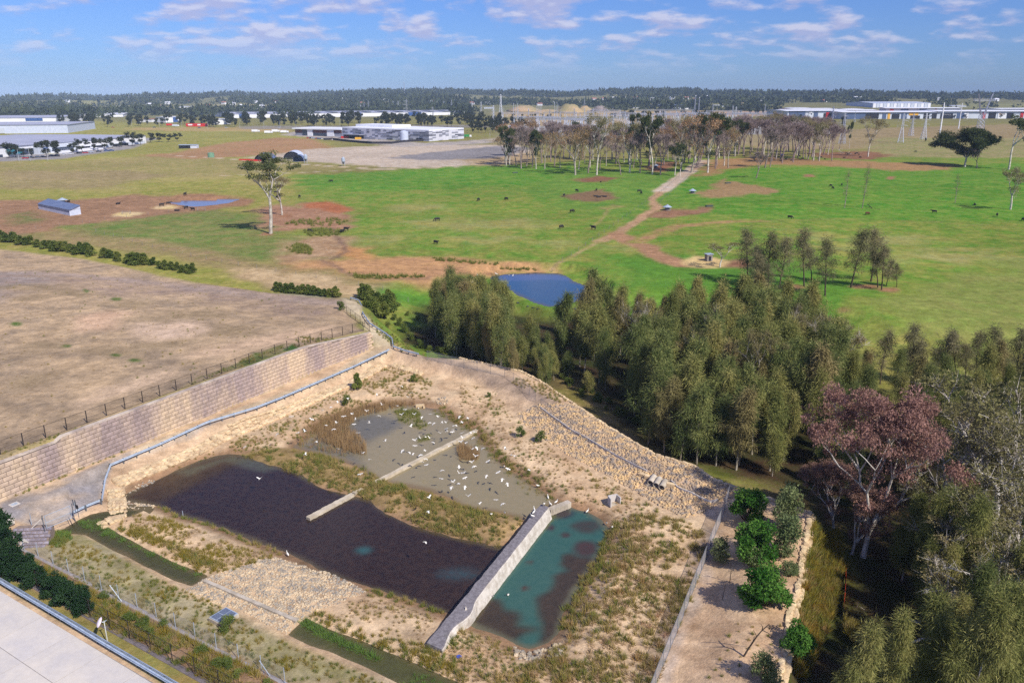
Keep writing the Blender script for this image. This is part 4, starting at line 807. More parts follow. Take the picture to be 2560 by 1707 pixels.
# screening trees by the left warehouse, belts behind
BT = [(5, 392, 355), (22, 396, 357), (40, 394, 360), (60, 393, 370), (80, 392, 370), (118, 394, 350), (148, 392, 351), (180, 386, 357), (207, 381, 346), (235, 376, 344), (260, 374, 345), (282, 370, 342), (304, 368, 341), (330, 366, 329), (352, 362, 334), (376, 357, 331), (398, 356, 332), (420, 356, 334), (445, 354, 332)]
for (px, py, ty), p_ in zip(BT, GP([(a, b) for a, b, c_ in BT])):
    plant('screen_tree', BELT, tuple(p_), hpx(p_, py - ty), 18, 'dark rounded tree in the row along the white warehouse', 'tree', 'trees along the white warehouse', wide=1.05)
_r = random.Random(11); bl = []
for i in range(46): bl.append((_r.uniform(150, 540), _r.uniform(309, 319), 26))
for i in range(110): bl.append((_r.uniform(560, 1265), _r.uniform(306, 318), 27))
for i in range(26): bl.append((_r.uniform(1150, 1310), _r.uniform(318, 336), 27))
for i in range(30): bl.append((_r.uniform(1500, 1800), _r.uniform(291, 300), 18))
for i in range(14): bl.append((_r.uniform(1830, 1945), _r.uniform(284, 288), 15))
for i in range(12): bl.append((_r.uniform(1250, 1420), _r.uniform(292, 297), 10))
for i in range(34): bl.append((_r.uniform(1975, 2560), _r.uniform(293, 298), 11))
for i in range(10): bl.append((_r.uniform(2290, 2560), _r.uniform(270, 282), 9))
for i in range(12): bl.append((_r.uniform(2010, 2110), _r.uniform(310, 322), 20))
for i in range(8): bl.append((_r.uniform(2280, 2560), _r.uniform(348, 356), 12))
for (px, py, hh), p_ in zip(bl, GP([(a, b) for a, b, c_ in bl])):
    lab = 'dark eucalypt in the tree belt behind the chequered warehouse' if 560 < px < 1310 and py > 300 else ('dark eucalypt in the belt behind the left warehouses' if px < 560 else ('dark tree beside the substation yards' if px < 1970 else 'small dark tree in front of the grey industrial sheds'))
    plant('belt_tree', BELT, tuple(p_), hpx(p_, hh * _r.uniform(0.75, 1.15)), 18, lab, 'tree', 'belt: ' + lab.split(' in ')[-1].split(' beside ')[-1], wide=0.8)

# ------------------------------------------------------------------ woods on the far hills: one mass
def far_woods():
    rng = np.random.default_rng(77); n = 23000
    px = rng.uniform(-500, 3060, n); D = 1950 + 4300 * rng.random(n) ** 1.25
    x = (px - CX) / F * D * 0.99; y = np.sqrt(np.maximum(D * D - x * x, 1e4))
    cl = vnoise(x, y, 330, 41) + 0.6 * vnoise(x, y, 120, 42); keep = cl > -0.05 + 0.12 * rng.random(n)
    px_ = px; keep |= D > 4600
    keep &= ~((px > 1230) & (D < 2350)); keep &= ~((px > 1900) & (D < 3300))
    x, y, D = x[keep], y[keep], D[keep]; z = height(x, y); n = len(x)
    s = rng.uniform(5.0, 12.0, n) * (1 + D / 8000); k = 15
    u = rnd_unit(rng, n * k); pos = np.repeat(np.stack([x, y, z + s * 0.75], 1), k, 0) + u * np.repeat(s, k)[:, None] * np.array([0.85, 0.85, 0.62])
    d = u * 0.7 + rnd_unit(rng, n * k) * 0.5; L = np.repeat(s, k) * 0.85
    V = blades(pos, d * L[:, None], L * 0.8, rng); tone = np.repeat(np.repeat(rng.random(n), k) * 0.7 + rng.random(n * k) * 0.3, 3)
    o = link('distant_woods', tri_mesh('distant_woods', V, LF_WOODS, 3, tone)); tag(o, 'dark bluish woods covering the far hills', 'woods', kind='stuff')
far_woods()
# ------------------------------------------------------------------ site structures
CONC = mat('pale_concrete', lin(214, 204, 190), lin(194, 188, 184), 0.22, 0.9, fine=0.05, lo=0.35, hi=0.65, objvar=0.03)
CONC2 = mat('weathered_concrete', lin(196, 184, 166), lin(168, 156, 138), 0.8, 0.9, fine=0.12)
SHOT = mat('sprayed_concrete', lin(142, 136, 138), lin(118, 112, 114), 2.5, 0.95, bump=0.6, fine=0.3)
SHOT_W = mat('sprayed_concrete_lip', lin(212, 204, 192), lin(182, 172, 158), 1.2, 0.95, bump=0.3, fine=0.15)
GALV = mat('galvanised_steel', lin(182, 194, 208), lin(160, 172, 186), 2.0, 0.45, 0.15, fine=0.06, spec=0.5)
GALVD = mat('dull_steel', lin(122, 128, 136), lin(100, 106, 112), 2.0, 0.5, 0.4, fine=0.1)
BLACK = mat('black_powdercoat', lin(44, 40, 38), lin(58, 50, 46), 2.0, 0.6, fine=0.1)
BLOCK = mat('split_face_block', lin(202, 178, 148), lin(158, 140, 134), 0.14, 0.95, bump=0.7, fine=0.16, objvar=0.10, lo=0.36, hi=0.56, detail=5, streak=0.25)
MORTAR = mat('mortar_joint', lin(150, 132, 118), lin(130, 114, 104), 1.0, 1.0)  # grey-brown mortar backing, its own colour, seen between the blocks
COPE = mat('coping', lin(206, 190, 172), lin(160, 144, 134), 0.4, 0.95, fine=0.1)
GREYBLOCK = mat('grey_block', lin(150, 142, 152), lin(128, 120, 130), 0.8, 0.95, bump=0.5, fine=0.15, objvar=0.12)
SANDST = mat('sandstone', lin(218, 194, 154), lin(196, 168, 132), 0.9, 0.95, bump=0.6, fine=0.2, objvar=0.16)
ROCK_MIX = mat('riprap_stone', lin(204, 172, 124), lin(142, 130, 118), 1.1, 0.95, bump=0.5, fine=0.3, objvar=0.15, lo=0.38, hi=0.62, detail=2)
ROCK_PALE = mat('pale_riprap', lin(206, 184, 150), lin(148, 140, 128), 1.1, 0.95, bump=0.5, fine=0.28, objvar=0.15, lo=0.38, hi=0.62, detail=2)
WIRE = mesh_mat('chain_wire', lin(190, 194, 200), 0.17); WIRE_LEAN = mesh_mat('chain_wire_dense', lin(206, 206, 214), 0.34); WIRE_BLK = mesh_mat('black_chain_wire', lin(50, 46, 44), 0.14)
BLUEST = mat('dark_sign', lin(50, 50, 56), lin(60, 60, 66), 2, 0.6)
V2 = lambda a: Vector((a[0], a[1]))

# ---- retaining wall of split-face blocks
def wall_top(s): return 5.3 - 2.1 * float(smooth(50, 76, np.array(s))) - (0.0 if s > 8.5 else 0.45)
S0, CH, BLN = -26.0, 0.60, 1.12
def wpt(s, out_, z): p = W0 + WU * s + WN * out_; return (p[0], p[1], z)
wall = thing('retaining_wall', 'long retaining wall of buff and mauve split-face blocks above the track', 'wall', (0, 0, 0))
mb = MB(); mc = MB(); sN = int((WL - S0) / 1.0)
for i in range(sN):
    a, b = S0 + i, min(S0 + i + 1, WL); za, zb = wall_top(a + .01), wall_top(b - .01)
    f0, f1 = wpt(a, 0.02, -0.5), wpt(b, 0.02, -0.5)
    mb.add([f0, f1, wpt(b, -1.1, -0.5), wpt(a, -1.1, -0.5), wpt(a, -0.25, za - .12), wpt(b, -0.25, zb - .12), wpt(b, -1.1, zb - .12), wpt(a, -1.1, za - .12)], [(0, 1, 5, 4), (1, 2, 6, 5), (2, 3, 7, 6), (3, 0, 4, 7), (4, 5, 6, 7)])
    mc.add([wpt(a, -0.13, za - .12), wpt(b, -0.13, zb - .12), wpt(b, -0.75, zb - .12), wpt(a, -0.75, za - .12), wpt(a, -0.13, za + .06), wpt(b, -0.13, zb + .06), wpt(b, -0.75, zb + .06), wpt(a, -0.75, za + .06)], [(0, 1, 5, 4), (1, 2, 6, 5), (2, 3, 7, 6), (3, 0, 4, 7), (4, 5, 6, 7)])
mb.build('core', MORTAR, wall); mc.build('coping', COPE, wall)
def block_mesh(L, H, name, m, proud=0.085):
    b = MB(); x, z, e = L / 2 - 0.022, H / 2 - 0.02, 0.045
    vs = [(-x, 0, -z), (x, 0, -z), (x, 0, z), (-x, 0, z), (-x + e, -proud, -z + e), (x - e, -proud * 0.85, -z + e), (x - e, -proud, z - e), (-x + e, -proud * 0.8, z - e), (0, -proud * 1.3, 0)]
    b.add(vs, [(0, 1, 5, 4), (1, 2, 6, 5), (2, 3, 7, 6), (3, 0, 4, 7), (4, 5, 8), (5, 6, 8), (6, 7, 8), (7, 4, 8)]); return b.mesh(name, m)
BM = block_mesh(BLN, CH, 'block', BLOCK); BMH = block_mesh(BLN / 2, CH, 'block', BLOCK)
ang = math.atan2(WU[1], WU[0]); slots = []
for r in range(10):
    z = -0.2 + CH * (r + 0.5); off = (r % 2) * BLN / 2; k = 0
    while True:
        s = S0 + off + k * BLN + BLN / 2; k += 1
        if s + BLN / 2 > WL: break
        if z + CH * 0.35 > wall_top(s): continue
        slots.append((s, z))
batter = lambda z: -0.25 * z / 5.3 + 0.03
slots.sort(key=lambda t: abs(t[0] - 12) if t[0] > -1 else 200 + abs(t[0]))
rest = MB()
for i, (s, z) in enumerate(slots):
    M = Matrix.Translation(wpt(s, batter(z) - 0.02, z)) @ Matrix.Rotation(ang, 4, 'Z')
    if i < 300: link('block', BM, wall, M)
    else: rest.add([M @ v.co for v in BM.vertices], [tuple(p.vertices) for p in BM.polygons])
tag(rest.build('far_courses', BLOCK, wall), kind='stuff')

# ---- posts, rails, fences
def along(pts, step):
    """points every step metres along a polyline (3-D), with headings"""
    res = []; carry = 0.0
    for i in range(len(pts) - 1):
        a, b = Vector(pts[i]), Vector(pts[i + 1]); L = (b - a).length
        if L < 1e-6: continue
        t = carry
        while t <= L: res.append((a.lerp(b, t / L), math.atan2(b.y - a.y, b.x - a.x))); t += step
        carry = t - L
    return res
def resample(pts, step=1.0):
    r = [p for p, a in along(pts, step)]; r.append(Vector(pts[-1])); return r
def guardrail(label, pts, zf, side=1, spacing=2.0, double=False, rail_h=0.62):
    r = thing('guardrail', label, 'guardrail', (0, 0, 0)); P = [Vector((a, b, zf(a, b))) for a, b in pts]
    Q = resample(P, 1.0); prof = [(-0.16, 0.0), (-0.10, 0.085), (-0.02, 0.02), (0.02, 0.02), (0.10, 0.085), (0.16, 0.0), (0.16, -0.02), (0.10, 0.055), (0, -0.015), (-0.10, 0.055), (-0.16, -0.02)]
    def rail(sgn, name):
        rings = []
        for i, q in enumerate(Q):
            d = (Q[min(i + 1, len(Q) - 1)] - Q[max(i - 1, 0)]); d.z = 0; d.normalize(); nrm = Vector((d.y, -d.x, 0)) * sgn
            rings.append([q + nrm * (0.10 + u * 1.3) + Vector((0, 0, rail_h + w)) for w, u in prof])
        MB().loft(rings).build(name, GALV, r)
    rail(side, 'rail')
    if double: rail(-side, 'rail')
    pm = MB().box((0, 0, 0.38), (0.16, 0.10, 0.86)).mesh('post', GALVD)
    for q, a in along(P, spacing): link('post', pm, r, Matrix.Translation(q) @ Matrix.Rotation(a, 4, 'Z'))
    return r
gz = lambda x, y: on(x, y)
guardrail('silver guardrail running along the track below the block wall', [p[:2] for p in GP([(276, 1172), (400, 1122), (520, 1074), (640, 1027), (700, 1004), (790, 968), (886, 931), (972, 882)])], gz, 1)
guardrail('short silver guardrail turning right at the top of the track', [p[:2] for p in GP([(984, 881), (1015, 893), (1049, 906)])], gz, 1)
guardrail('short silver guardrail bending down beside the parking end of the track', [p[:2] for p in GP([(275, 1172), (262, 1208), (257, 1240), (254, 1260)])], gz, -1)
guardrail('short silver guardrail leading to the wire gate', [p[:2] for p in GP([(254, 1261), (215, 1277), (184, 1292)])], gz, 1)
guardrail('curving silver guardrail where the track climbs to the upper field', [p[:2] for p in GP([(877, 750), (898, 756), (905, 768), (909, 790), (926, 815), (964, 839), (982, 853), (984, 868)])], gz, 1)
guardrail('heavy double guardrail along the edge of the concrete pavement', [PZ(a, b, 0)[:2] for a, b in [(-150, 1372), (0, 1462), (160, 1558), (262, 1620), (417, 1712), (520, 1774)]], lambda x, y: 0.06, 1, 2.0, True)
def fence(label, pts, h, spacing, pmat, wmat, pr=0.03, rails=(1.0,), rail_r=0.02, name='chain_wire_fence', lean=0.0, zf=gz):
    r = thing(name, label, 'fence', (0, 0, 0)); P = [Vector((a, b, zf(a, b))) for a, b in pts]
    posts = along(P, spacing); pm = MB().cyl((0, 0, -0.3), (0, 0, h), pr, pr, 6).mesh('post', pmat)
    tops = []
    for q, a in posts:
        q = Vector((q.x, q.y, zf(q.x, q.y))); link('post', pm, r, Matrix.Translation(q)); tops.append(q)
    for f in rails:
        m = MB()
        for a, b in zip(tops[:-1], tops[1:]): m.cyl(a + Vector((0, 0, h * f - 0.02)), b + Vector((0, 0, h * f - 0.02)), rail_r, rail_r, 4, caps=False)
        if m.v: m.build('rail', pmat, r)
    m = MB()
    for a, b in zip(tops[:-1], tops[1:]): m.add([a + Vector((0, 0, 0.03)), b + Vector((0, 0, 0.03)), b + Vector((0, 0, h - 0.03)), a + Vector((0, 0, h - 0.03))], [(0, 1, 2, 3)])
    if m.v: m.build('wire_mesh', wmat, r)
    return r
fp = [tuple(W0 + WU * s - WN * 2.0) for s in (-24, 0, 20, 40, 60, 70)] + [tuple(W1 - WN * 1.6 - WU * 0.3)]
fence('black wire fence standing behind the top of the block wall', fp, 1.8, 2.9, BLACK, WIRE_BLK, 0.065, (1.0, 0.03), 0.022, 'black_wire_fence')
fence('short black wire fence stepping up beside the climbing track', [p[:2] for p in GP([(924, 826), (897, 806), (880, 795), (868, 785), (862, 776)])], 1.7, 2.2, BLACK, WIRE_BLK, 0.045, (1.0, 0.03), 0.022, 'black_wire_fence')
fence('chain wire fence along the sandy crest above the ponds', [p[:2] for p in GP([(1068, 899), (1123, 912), (1204, 929), (1263, 942), (1316, 978), (1349, 1018)])], 1.8, 3.0, GALVD, WIRE, 0.03, (1.0,))
fence('chain wire fence on the crest of the rock slope', [p[:2] for p in GP([(1352, 1022), (1431, 1078), (1500, 1119), (1531, 1134), (1617, 1178), (1678, 1203), (1695, 1220), (1778, 1257)])], 1.8, 3.2, GALVD, WIRE, 0.03, (1.0,))
fence('long grey chain wire fence down the sandy bank beside the green bushes', [p[:2] for p in GP([(1822, 1240), (1799, 1312), (1777, 1362), (1763, 1404), (1735, 1472), (1706, 1546), (1674, 1625), (1640, 1710), (1610, 1790)])], 1.9, 2.8, GALVD, WIRE_LEAN, 0.035, (1.0, 0.04))
fence('galvanised chain wire fence between the swale and the planted strip', [p[:2] for p in GP([(60, 1372), (190, 1440), (300, 1498), (400, 1548), (500, 1600), (640, 1670), (760, 1735)])], 1.75, 3.0, GALV, WIRE, 0.035, (0.03,))
fence('black wire fence along the planted strip beside the lawn', [PZ(a, b, 0)[:2] for a, b in [(-100, 1362), (0, 1416), (210, 1533), (350, 1611), (487, 1688), (620, 1762)]], 2.0, 3.1, BLACK, WIRE_BLK, 0.04, (1.0, 0.5), 0.018, 'black_wire_fence')
# leaning stay poles on the swale fence
for i, (a, b, lab) in enumerate([((305, 1503), (274, 1462), 'upper'), ((676, 1690), (648, 1650), 'lower')]):
    p0 = Vector(G(*a)); p1 = Vector(PZ(b[0], b[1], p0.z + 1.7)); MB().cyl(p0, p1, 0.04, 0.04, 6).build('stay_pole', GALV)
    tag(bpy.context.scene.objects[-1] if False else COL.objects[-1], 'white slanting stay pole on the swale fence, %s of two' % lab, 'pole')
# white kerb line on the rock crest
def strip(name, label, cat, pts, w, h, m, kind=None, zoff=0.0, zf=None, group=None):
    Q = resample([Vector((a, b, 0)) for a, b in pts], 0.8); rings = []
    for i, q in enumerate(Q):
        d = Q[min(i + 1, len(Q) - 1)] - Q[max(i - 1, 0)]; d.normalize(); nn = Vector((d.y, -d.x, 0)) * (w / 2); z = (zf or on)(q.x, q.y) + zoff
        rings.append([q + nn + Vector((0, 0, z - 0.2)), q + nn + Vector((0, 0, z + h)), q - nn + Vector((0, 0, z + h)), q - nn + Vector((0, 0, z - 0.2))])
    return tag(MB().loft(rings).build(name, m), label, cat, group, kind)
strip('white_conduit', 'white conduit line lying along the foot of the crest fence', 'conduit', [p[:2] for p in GP([(1350, 1020), (1431, 1079), (1531, 1136), (1617, 1180)])], 0.14, 0.30, CONC)
strip('white_conduit', 'white conduit line ending at the fence corner past the pipes', 'conduit', [p[:2] for p in GP([(1678, 1204), (1695, 1222), (1740, 1241), (1778, 1258), (1794, 1252)])], 0.14, 0.30, CONC)
strip('mowing_strip', None, None, [p[:2] for p in GP([(50, 1371), (190, 1443), (300, 1501), (400, 1551), (500, 1603), (640, 1673), (780, 1745)])], 0.55, 0.05, GALVD if False else mat('grey_strip', lin(158, 152, 152), lin(140, 134, 134), 1, 0.95), 'structure')
strip('mulch_strip', None, None, [PZ(a, b, 0)[:2] for a, b in [(-100, 1364), (0, 1418), (210, 1535), (350, 1613), (487, 1690), (620, 1764)]], 0.55, 0.04, mat('dark_strip', lin(122, 112, 112), lin(104, 96, 96), 1, 0.95), 'structure')
strip('concrete_sill', 'straight pale concrete sill crossing the stone apron', 'sill', PP([(512, 1451), (742, 1551)], -1.5), 0.42, 0.05, CONC2, zf=lambda x, y: -1.46)

# ---- concrete pavement, slab by slab
pav = link('concrete_pavement', MB().prism([PZ(a, b, 0)[:2] for a, b in [(-700, 1150), (0, 1478), (262, 1634), (417, 1726), (700, 1900), (300, 2400), (-1500, 2400)]], -0.15, 0.006).mesh('concrete_pavement', mat('joint_filler', lin(150, 144, 138), lin(132, 126, 122), 1, 1.0))); tag(pav, kind='structure')
ua = Vector(PZ(0, 1686, 0)); ub = Vector(PZ(192, 1579, 0)); gu = (Vector(PZ(417, 1712, 0)) - Vector(PZ(0, 1462, 0))).normalized(); gv = Vector((gu.y, -gu.x, 0))
e0 = Vector(PZ(0, 1476, 0)); SLB = CONC
j1 = (ua - e0).dot(gu); k1 = (Vector(PZ(55, 1655, 0)) - e0).dot(gv)
us = [j1 - 15, j1 - 10, j1 - 5, j1, j1 + 5.0, j1 + 10, j1 + 15, j1 + 20, j1 + 25]; vsn = [0.0, k1, k1 + 5.5, k1 + 11, k1 + 16.5]
for i in range(len(us) - 1):
    for j in range(len(vsn) - 1):
        g_ = 0.028; q = [e0 + gu * (us[i] + g_) + gv * (vsn[j] + g_), e0 + gu * (us[i + 1] - g_) + gv * (vsn[j] + g_), e0 + gu * (us[i + 1] - g_) + gv * (vsn[j + 1] - g_), e0 + gu * (us[i] + g_) + gv * (vsn[j + 1] - g_)]
        MB().prism([(p.x, p.y) for p in q], -0.05, 0.03).build('slab', SLB, pav)

# ---- grey block wing wall with outlet pipe
wing = thing('block_wing_wall', 'low grey block wing wall with pipe outlet below the gate', 'wall', (0, 0, 0))
wa = Vector(PZ(40, 1320, 0.1)); wb = Vector(PZ(128, 1316, 0.1)); wd2 = (wb - wa).normalized(); wn2 = Vector((wd2.y, -wd2.x, 0)); wlen = (wb - wa).length
m = MB(); m.add([wa + wd2 * -0.2 + Vector((0, 0, 0)), wb, wb + wn2 * 1.7 + Vector((0, 0, -1.75)), wa + wn2 * 1.7 + Vector((0, 0, -1.75)), wa - wn2 * 0.6, wb - wn2 * 0.6, wa - wn2 * 0.6 - Vector((0, 0, 2)), wb - wn2 * 0.6 - Vector((0, 0, 2))], [(0, 1, 2, 3), (4, 5, 1, 0), (1, 5, 7, 2)]); m.build('core', MORTAR, wing)
gbm = block_mesh(0.62, 0.42, 'block', GREYBLOCK, 0.14); slope = math.atan2(1.75, 1.7)
for r_ in range(6):
    for k in range(int(wlen / 0.62) + 1):
        s = k * 0.62 + (r_ % 2) * 0.31; t_ = 0.22 + r_ * 0.41
        if s > wlen - 0.1: continue
        o_ = wa + wd2 * s + wn2 * (t_ * math.cos(slope)) + Vector((0, 0, -t_ * math.sin(slope)))
        link('block', gbm, wing, Matrix.Translation(o_) @ Matrix.Rotation(math.atan2(wd2.y, wd2.x), 4, 'Z') @ Matrix.Rotation(-(math.pi / 2 - slope), 4, 'X'))
def pipe_ring(name, p, d, r_out, r_in, L, m, parent=None, n=20):
    d = Vector(d).normalized(); u = d.orthogonal().normalized(); w = d.cross(u); p = Vector(p)
    ring = lambda q, r_: [q + (u * math.cos(2 * math.pi * i / n) + w * math.sin(2 * math.pi * i / n)) * r_ for i in range(n)]
    mb = MB(); mb.loft([ring(p - d * L, r_out), ring(p, r_out), ring(p, r_in), ring(p - d * L * 0.9, r_in)], caps=False)
    mb.add(ring(p - d * L * 0.9, r_in), [tuple(range(n))]); return mb.build(name, m, parent)
pp_ = Vector(PZ(62, 1362, -1.25)); pipe_ring('outlet_pipe', pp_, (0.55, -0.8, 0), 0.48, 0.36, 1.4, CONC, wing)
# ---- pits, hatch, head walls, pipes
def slab_thing(name, label, cat, corners, z, h, m, inner=None, im=None):
    P = [Vector(PZ(a, b, z)) for a, b in corners]; r = thing(name, label, cat, (0, 0, 0))
    cc = sum(P, Vector()) / 4; mb = MB(); mb.prism([(p.x, p.y) for p in P], z - 0.25, z + h); mb.build('frame', m, r)
    if inner: mb = MB(); mb.prism([((p - cc) * inner + cc)[:2] for p in P], z + h - 0.1, z + h + 0.008); mb.build('cover', im, r)
    return r
slab_thing('access_pit', 'pale rectangular pit lid on the asphalt by the gate', 'pit', [(20, 1262), (42, 1253), (51, 1258), (30, 1267)], 0.03, 0.04, CONC, 0.7, GALV)
slab_thing('access_pit', 'square stone-rimmed pit on the sandy crest', 'pit', [(1147, 931), (1158, 925), (1170, 928), (1160, 934)], on(*PZ(1158, 930, 0)[:2]), 0.1, CONC2, 0.72, mat('pit_grate', lin(92, 74, 62), None, 2))
hz = on(*PZ(560, 1545, -1.5)[:2]); hatch = thing('grated_inlet', 'raised concrete inlet with four-pane steel grate among the grasses', 'inlet', (0, 0, 0))
hc = [Vector(PZ(a, b, hz + 0.55)) for a, b in [(523, 1541), (565, 1516), (594, 1531), (556, 1558)]]; hcc = sum(hc, Vector()) / 4
MB().prism([((p - hcc) * 1.08 + hcc)[:2] for p in hc], hz - 0.3, hz + 0.42).build('concrete_base', CONC2, hatch)
MB().prism([(p.x, p.y) for p in hc], hz + 0.42, hz + 0.52).build('frame', GALV, hatch)
GRATE = mat('steel_grate', lin(128, 138, 156), lin(116, 126, 144), 3, 0.5, 0.4, fine=0.1)
for i in range(2):
    for j in range(2):
        L = lambda u, v: hc[0].lerp(hc[1], u).lerp(hc[3].lerp(hc[2], u), v)
        q = [L(0.05 + 0.47 * i, 0.05 + 0.47 * j), L(0.48 + 0.47 * i, 0.05 + 0.47 * j), L(0.48 + 0.47 * i, 0.48 + 0.47 * j), L(0.05 + 0.47 * i, 0.48 + 0.47 * j)]
        MB().prism([(p.x, p.y) for p in q], hz + 0.50, hz + 0.535).build('grate_panel', GRATE, hatch)
hw = thing('concrete_headwall', 'small white concrete headwall with open box on the sandy bank', 'headwall', G(1534, 1257), math.radians(20))
MB().box((0, 0.35, 0.45), (1.3, 0.16, 1.1)).build('back_wall', CONC, hw)
for s in (-1, 1):
    MB().prism([(s * 0.65, 0.43), (s * 0.53, 0.43), (s * 0.60, -0.6), (s * 0.74, -0.6)], -0.3, 0.95).build('wing', CONC, hw)
MB().box((0, -0.1, -0.1), (1.2, 0.9, 0.25)).build('apron', CONC2, hw)
hw2 = thing('stone_outlet', 'small sandstone outlet at the upper end of the turbid pond', 'outlet', G(1050, 1018), math.radians(15))
MB().box((0, 0, 0.25), (1.5, 0.5, 0.6)).build('lintel', SANDST, hw2); MB().box((0.55, -0.5, 0.15), (0.35, 0.9, 0.5)).build('cheek', SANDST, hw2)
for i, (a, b) in enumerate([(1629, 1210), (1643, 1216), (1657, 1222)]):
    q = Vector(G(a, b)); q.z += 0.25; o = pipe_ring('culvert_pipe', q + Vector((-0.25, -0.35, 0.1)), (-0.45, -0.85, -0.15), 0.42, 0.35, 1.6, CONC2)
    tag(o, 'round concrete culvert pipe in the rock slope, %s of three' % ('leftmost', 'middle', 'rightmost')[i], 'pipe')
for i, (a, b) in enumerate([(1608, 1191), (1622, 1196), (1637, 1201), (1651, 1206), (1666, 1213), (1677, 1215)]):
    p_ = G(a, b); o = MB().box((0, 0, 0), (1.1, 0.5, 0.42)).build('lintel_stone', SANDST); o.location = (p_[0], p_[1], p_[2] + 0.22); o.rotation_euler = (0.1, 0.05, -0.55 + 0.1 * (i % 3))
    tag(o, 'flat sandstone block laid over the three culvert pipes', 'stone', 'sandstone blocks over the culvert pipes')
hw3 = thing('pipe_headwall', 'white V-shaped concrete headwall at the left edge beside the hedge', 'headwall', PZ(22, 1306, 0), 0.3)
MB().bar((-1.1, -0.5, 0.1), (0.5, 0.2, 0.1), 0.22, 0.7).build('wing', CONC, hw3); MB().bar((0.5, 0.2, 0.1), (-0.5, -0.9, 0.1), 0.22, 0.7).build('wing', CONC, hw3)
# ---- weir wall and sills in the ponds
def weir():
    r = thing('weir_wall', 'grey sprayed-concrete weir wall with scalloped pale side between two ponds', 'weir', (0, 0, 0)); zt = -1.15
    a = Vector(PZ(1067, 1606, zt)); b = Vector(PZ(1353, 1259, zt)); a2 = Vector(PZ(1090, 1616, zt)); b2 = Vector(PZ(1374, 1268, zt)); n_ = 44; rings = []; lip = []
    rg = random.Random(3)
    for i in range(n_ + 1):
        t_ = i / n_; l = a.lerp(b, t_); q = a2.lerp(b2, t_); out_ = (q - l); out_.z = 0; out_.normalize(); w = 1.15 + 0.05 * rg.random()
        bulge = 0.0
        if t_ < 0.30: bulge = 0.55 * (0.5 + 0.5 * math.cos(t_ / 0.30 * 6.283 * 1.5))
        top = l + out_ * (w + bulge); jag = Vector((rg.uniform(-.05, .05), rg.uniform(-.05, .05), rg.uniform(-.04, .04)))
        foot = l + out_ * (w + 0.62 + (0.1 if t_ > 0.3 else 0)); z0 = -2.9 if t_ > 0.12 else -1.9
        l = l + jag; rings.append([Vector((l.x, l.y, -3.2)), l, top + jag * 0.5, top - Vector((0, 0, 0.12)) + out_ * 0.03]); lip.append([top - Vector((0, 0, 0.1)), top + out_ * 0.12 - Vector((0, 0, 0.15)), Vector((foot.x, foot.y, z0)), Vector((top.x, top.y, -3.2))])
    MB().loft(rings).build('crest', SHOT, r); MB().loft(lip).build('sloping_face', SHOT_W, r)
    k = Vector(PZ(1162, 1525, zt)); pt = MB(); pt.add([k, k + Vector((0.25, 0.1, 0)), k + Vector((0.3, 0.15, -1.5)), k + Vector((-0.1, -0.05, -1.5)), k + Vector((0.1, 0.25, 0.35))], [(0, 1, 2, 3), (0, 4, 1), (1, 4, 2)]); pt.build('fin', SHOT_W, r)
weir()
SILLC = mat('sill_concrete', lin(206, 192, 168), lin(180, 166, 142), 0.9, 0.9, fine=0.12)
def sill(name, label, pa, pb, w, z, m, hh=0.5):
    a = Vector(PZ(*pa, z)); b = Vector(PZ(*pb, z)); n_ = 26; d = (b - a).normalized(); nn = Vector((d.y, -d.x, 0)); rings = []; rg = random.Random(9)
    for i in range(n_ + 1):
        q = a.lerp(b, i / n_); e1 = w / 2 + rg.uniform(-.06, .06); e2 = w / 2 + rg.uniform(-.06, .06)
        rings.append([q + nn * e1 - Vector((0, 0, hh)), q + nn * e1, q - nn * e2, q - nn * e2 - Vector((0, 0, hh))])
    return tag(MB().loft(rings).build(name, m), label, 'sill')
sill('concrete_sill', 'rough pale concrete sill ending in the dark pond', (770, 1293), (882, 1233), 0.75, -2.05, SILLC)
sill('concrete_sill', 'long rough concrete sill crossing the turbid pond', (884, 1231), (1192, 1073), 0.62, -2.02, SILLC, 0.9)
sill('concrete_sill', 'short concrete spur joining the weir wall to the bank', (1372, 1272), (1424, 1252), 0.8, -1.75, CONC2, 0.8)
# ---- gate with sign posts, mirror, small site items
gate = thing('wire_gate', 'galvanised pipe-framed wire gate across the foot of the track', 'gate', (0, 0, 0))
ga_, gb_ = Vector(PZ(117, 1322, 0)), Vector(PZ(180, 1296, 0)); up_ = Vector((0, 0, 1))
MB().cyl(ga_ + up_ * .1, ga_ + up_ * 1.7, .035, n=6).cyl(gb_ + up_ * .1, gb_ + up_ * 1.7, .035, n=6).cyl(ga_ + up_ * 1.7, gb_ + up_ * 1.7, .03, n=6).cyl(ga_ + up_ * .12, gb_ + up_ * .12, .03, n=6).cyl(ga_ + up_ * .8, gb_ + up_ * .8, .025, n=6).build('frame', GALV, gate)
MB().add([ga_ + up_ * .12, gb_ + up_ * .12, gb_ + up_ * 1.7, ga_ + up_ * 1.7], [(0, 1, 2, 3)]).build('wire_mesh', WIRE, gate)
for q in (ga_ - (gb_ - ga_).normalized() * 0.25, gb_ + (gb_ - ga_).normalized() * 0.25): MB().cyl(q - up_ * .2, q + up_ * 1.9, .05, n=8).build('post', GALVD, gate)
sg = thing('sign_post', 'steel post with small dark sign panel beside the gate', 'sign', PZ(197, 1291, 0), -0.4)
MB().cyl((0, 0, -.2), (0, 0, 1.5), .035, n=6).build('post', GALVD, sg); MB().box((0, -0.05, 1.35), (0.5, 0.03, 0.5)).build('panel', BLUEST, sg)
sg = thing('sign_post', 'thin post with two narrow grey blades behind the gate', 'sign', PZ(190, 1283, 0), -0.3)
MB().cyl((0, 0, -.2), (0, 0, 1.5), .03, n=6).build('post', GALV, sg)
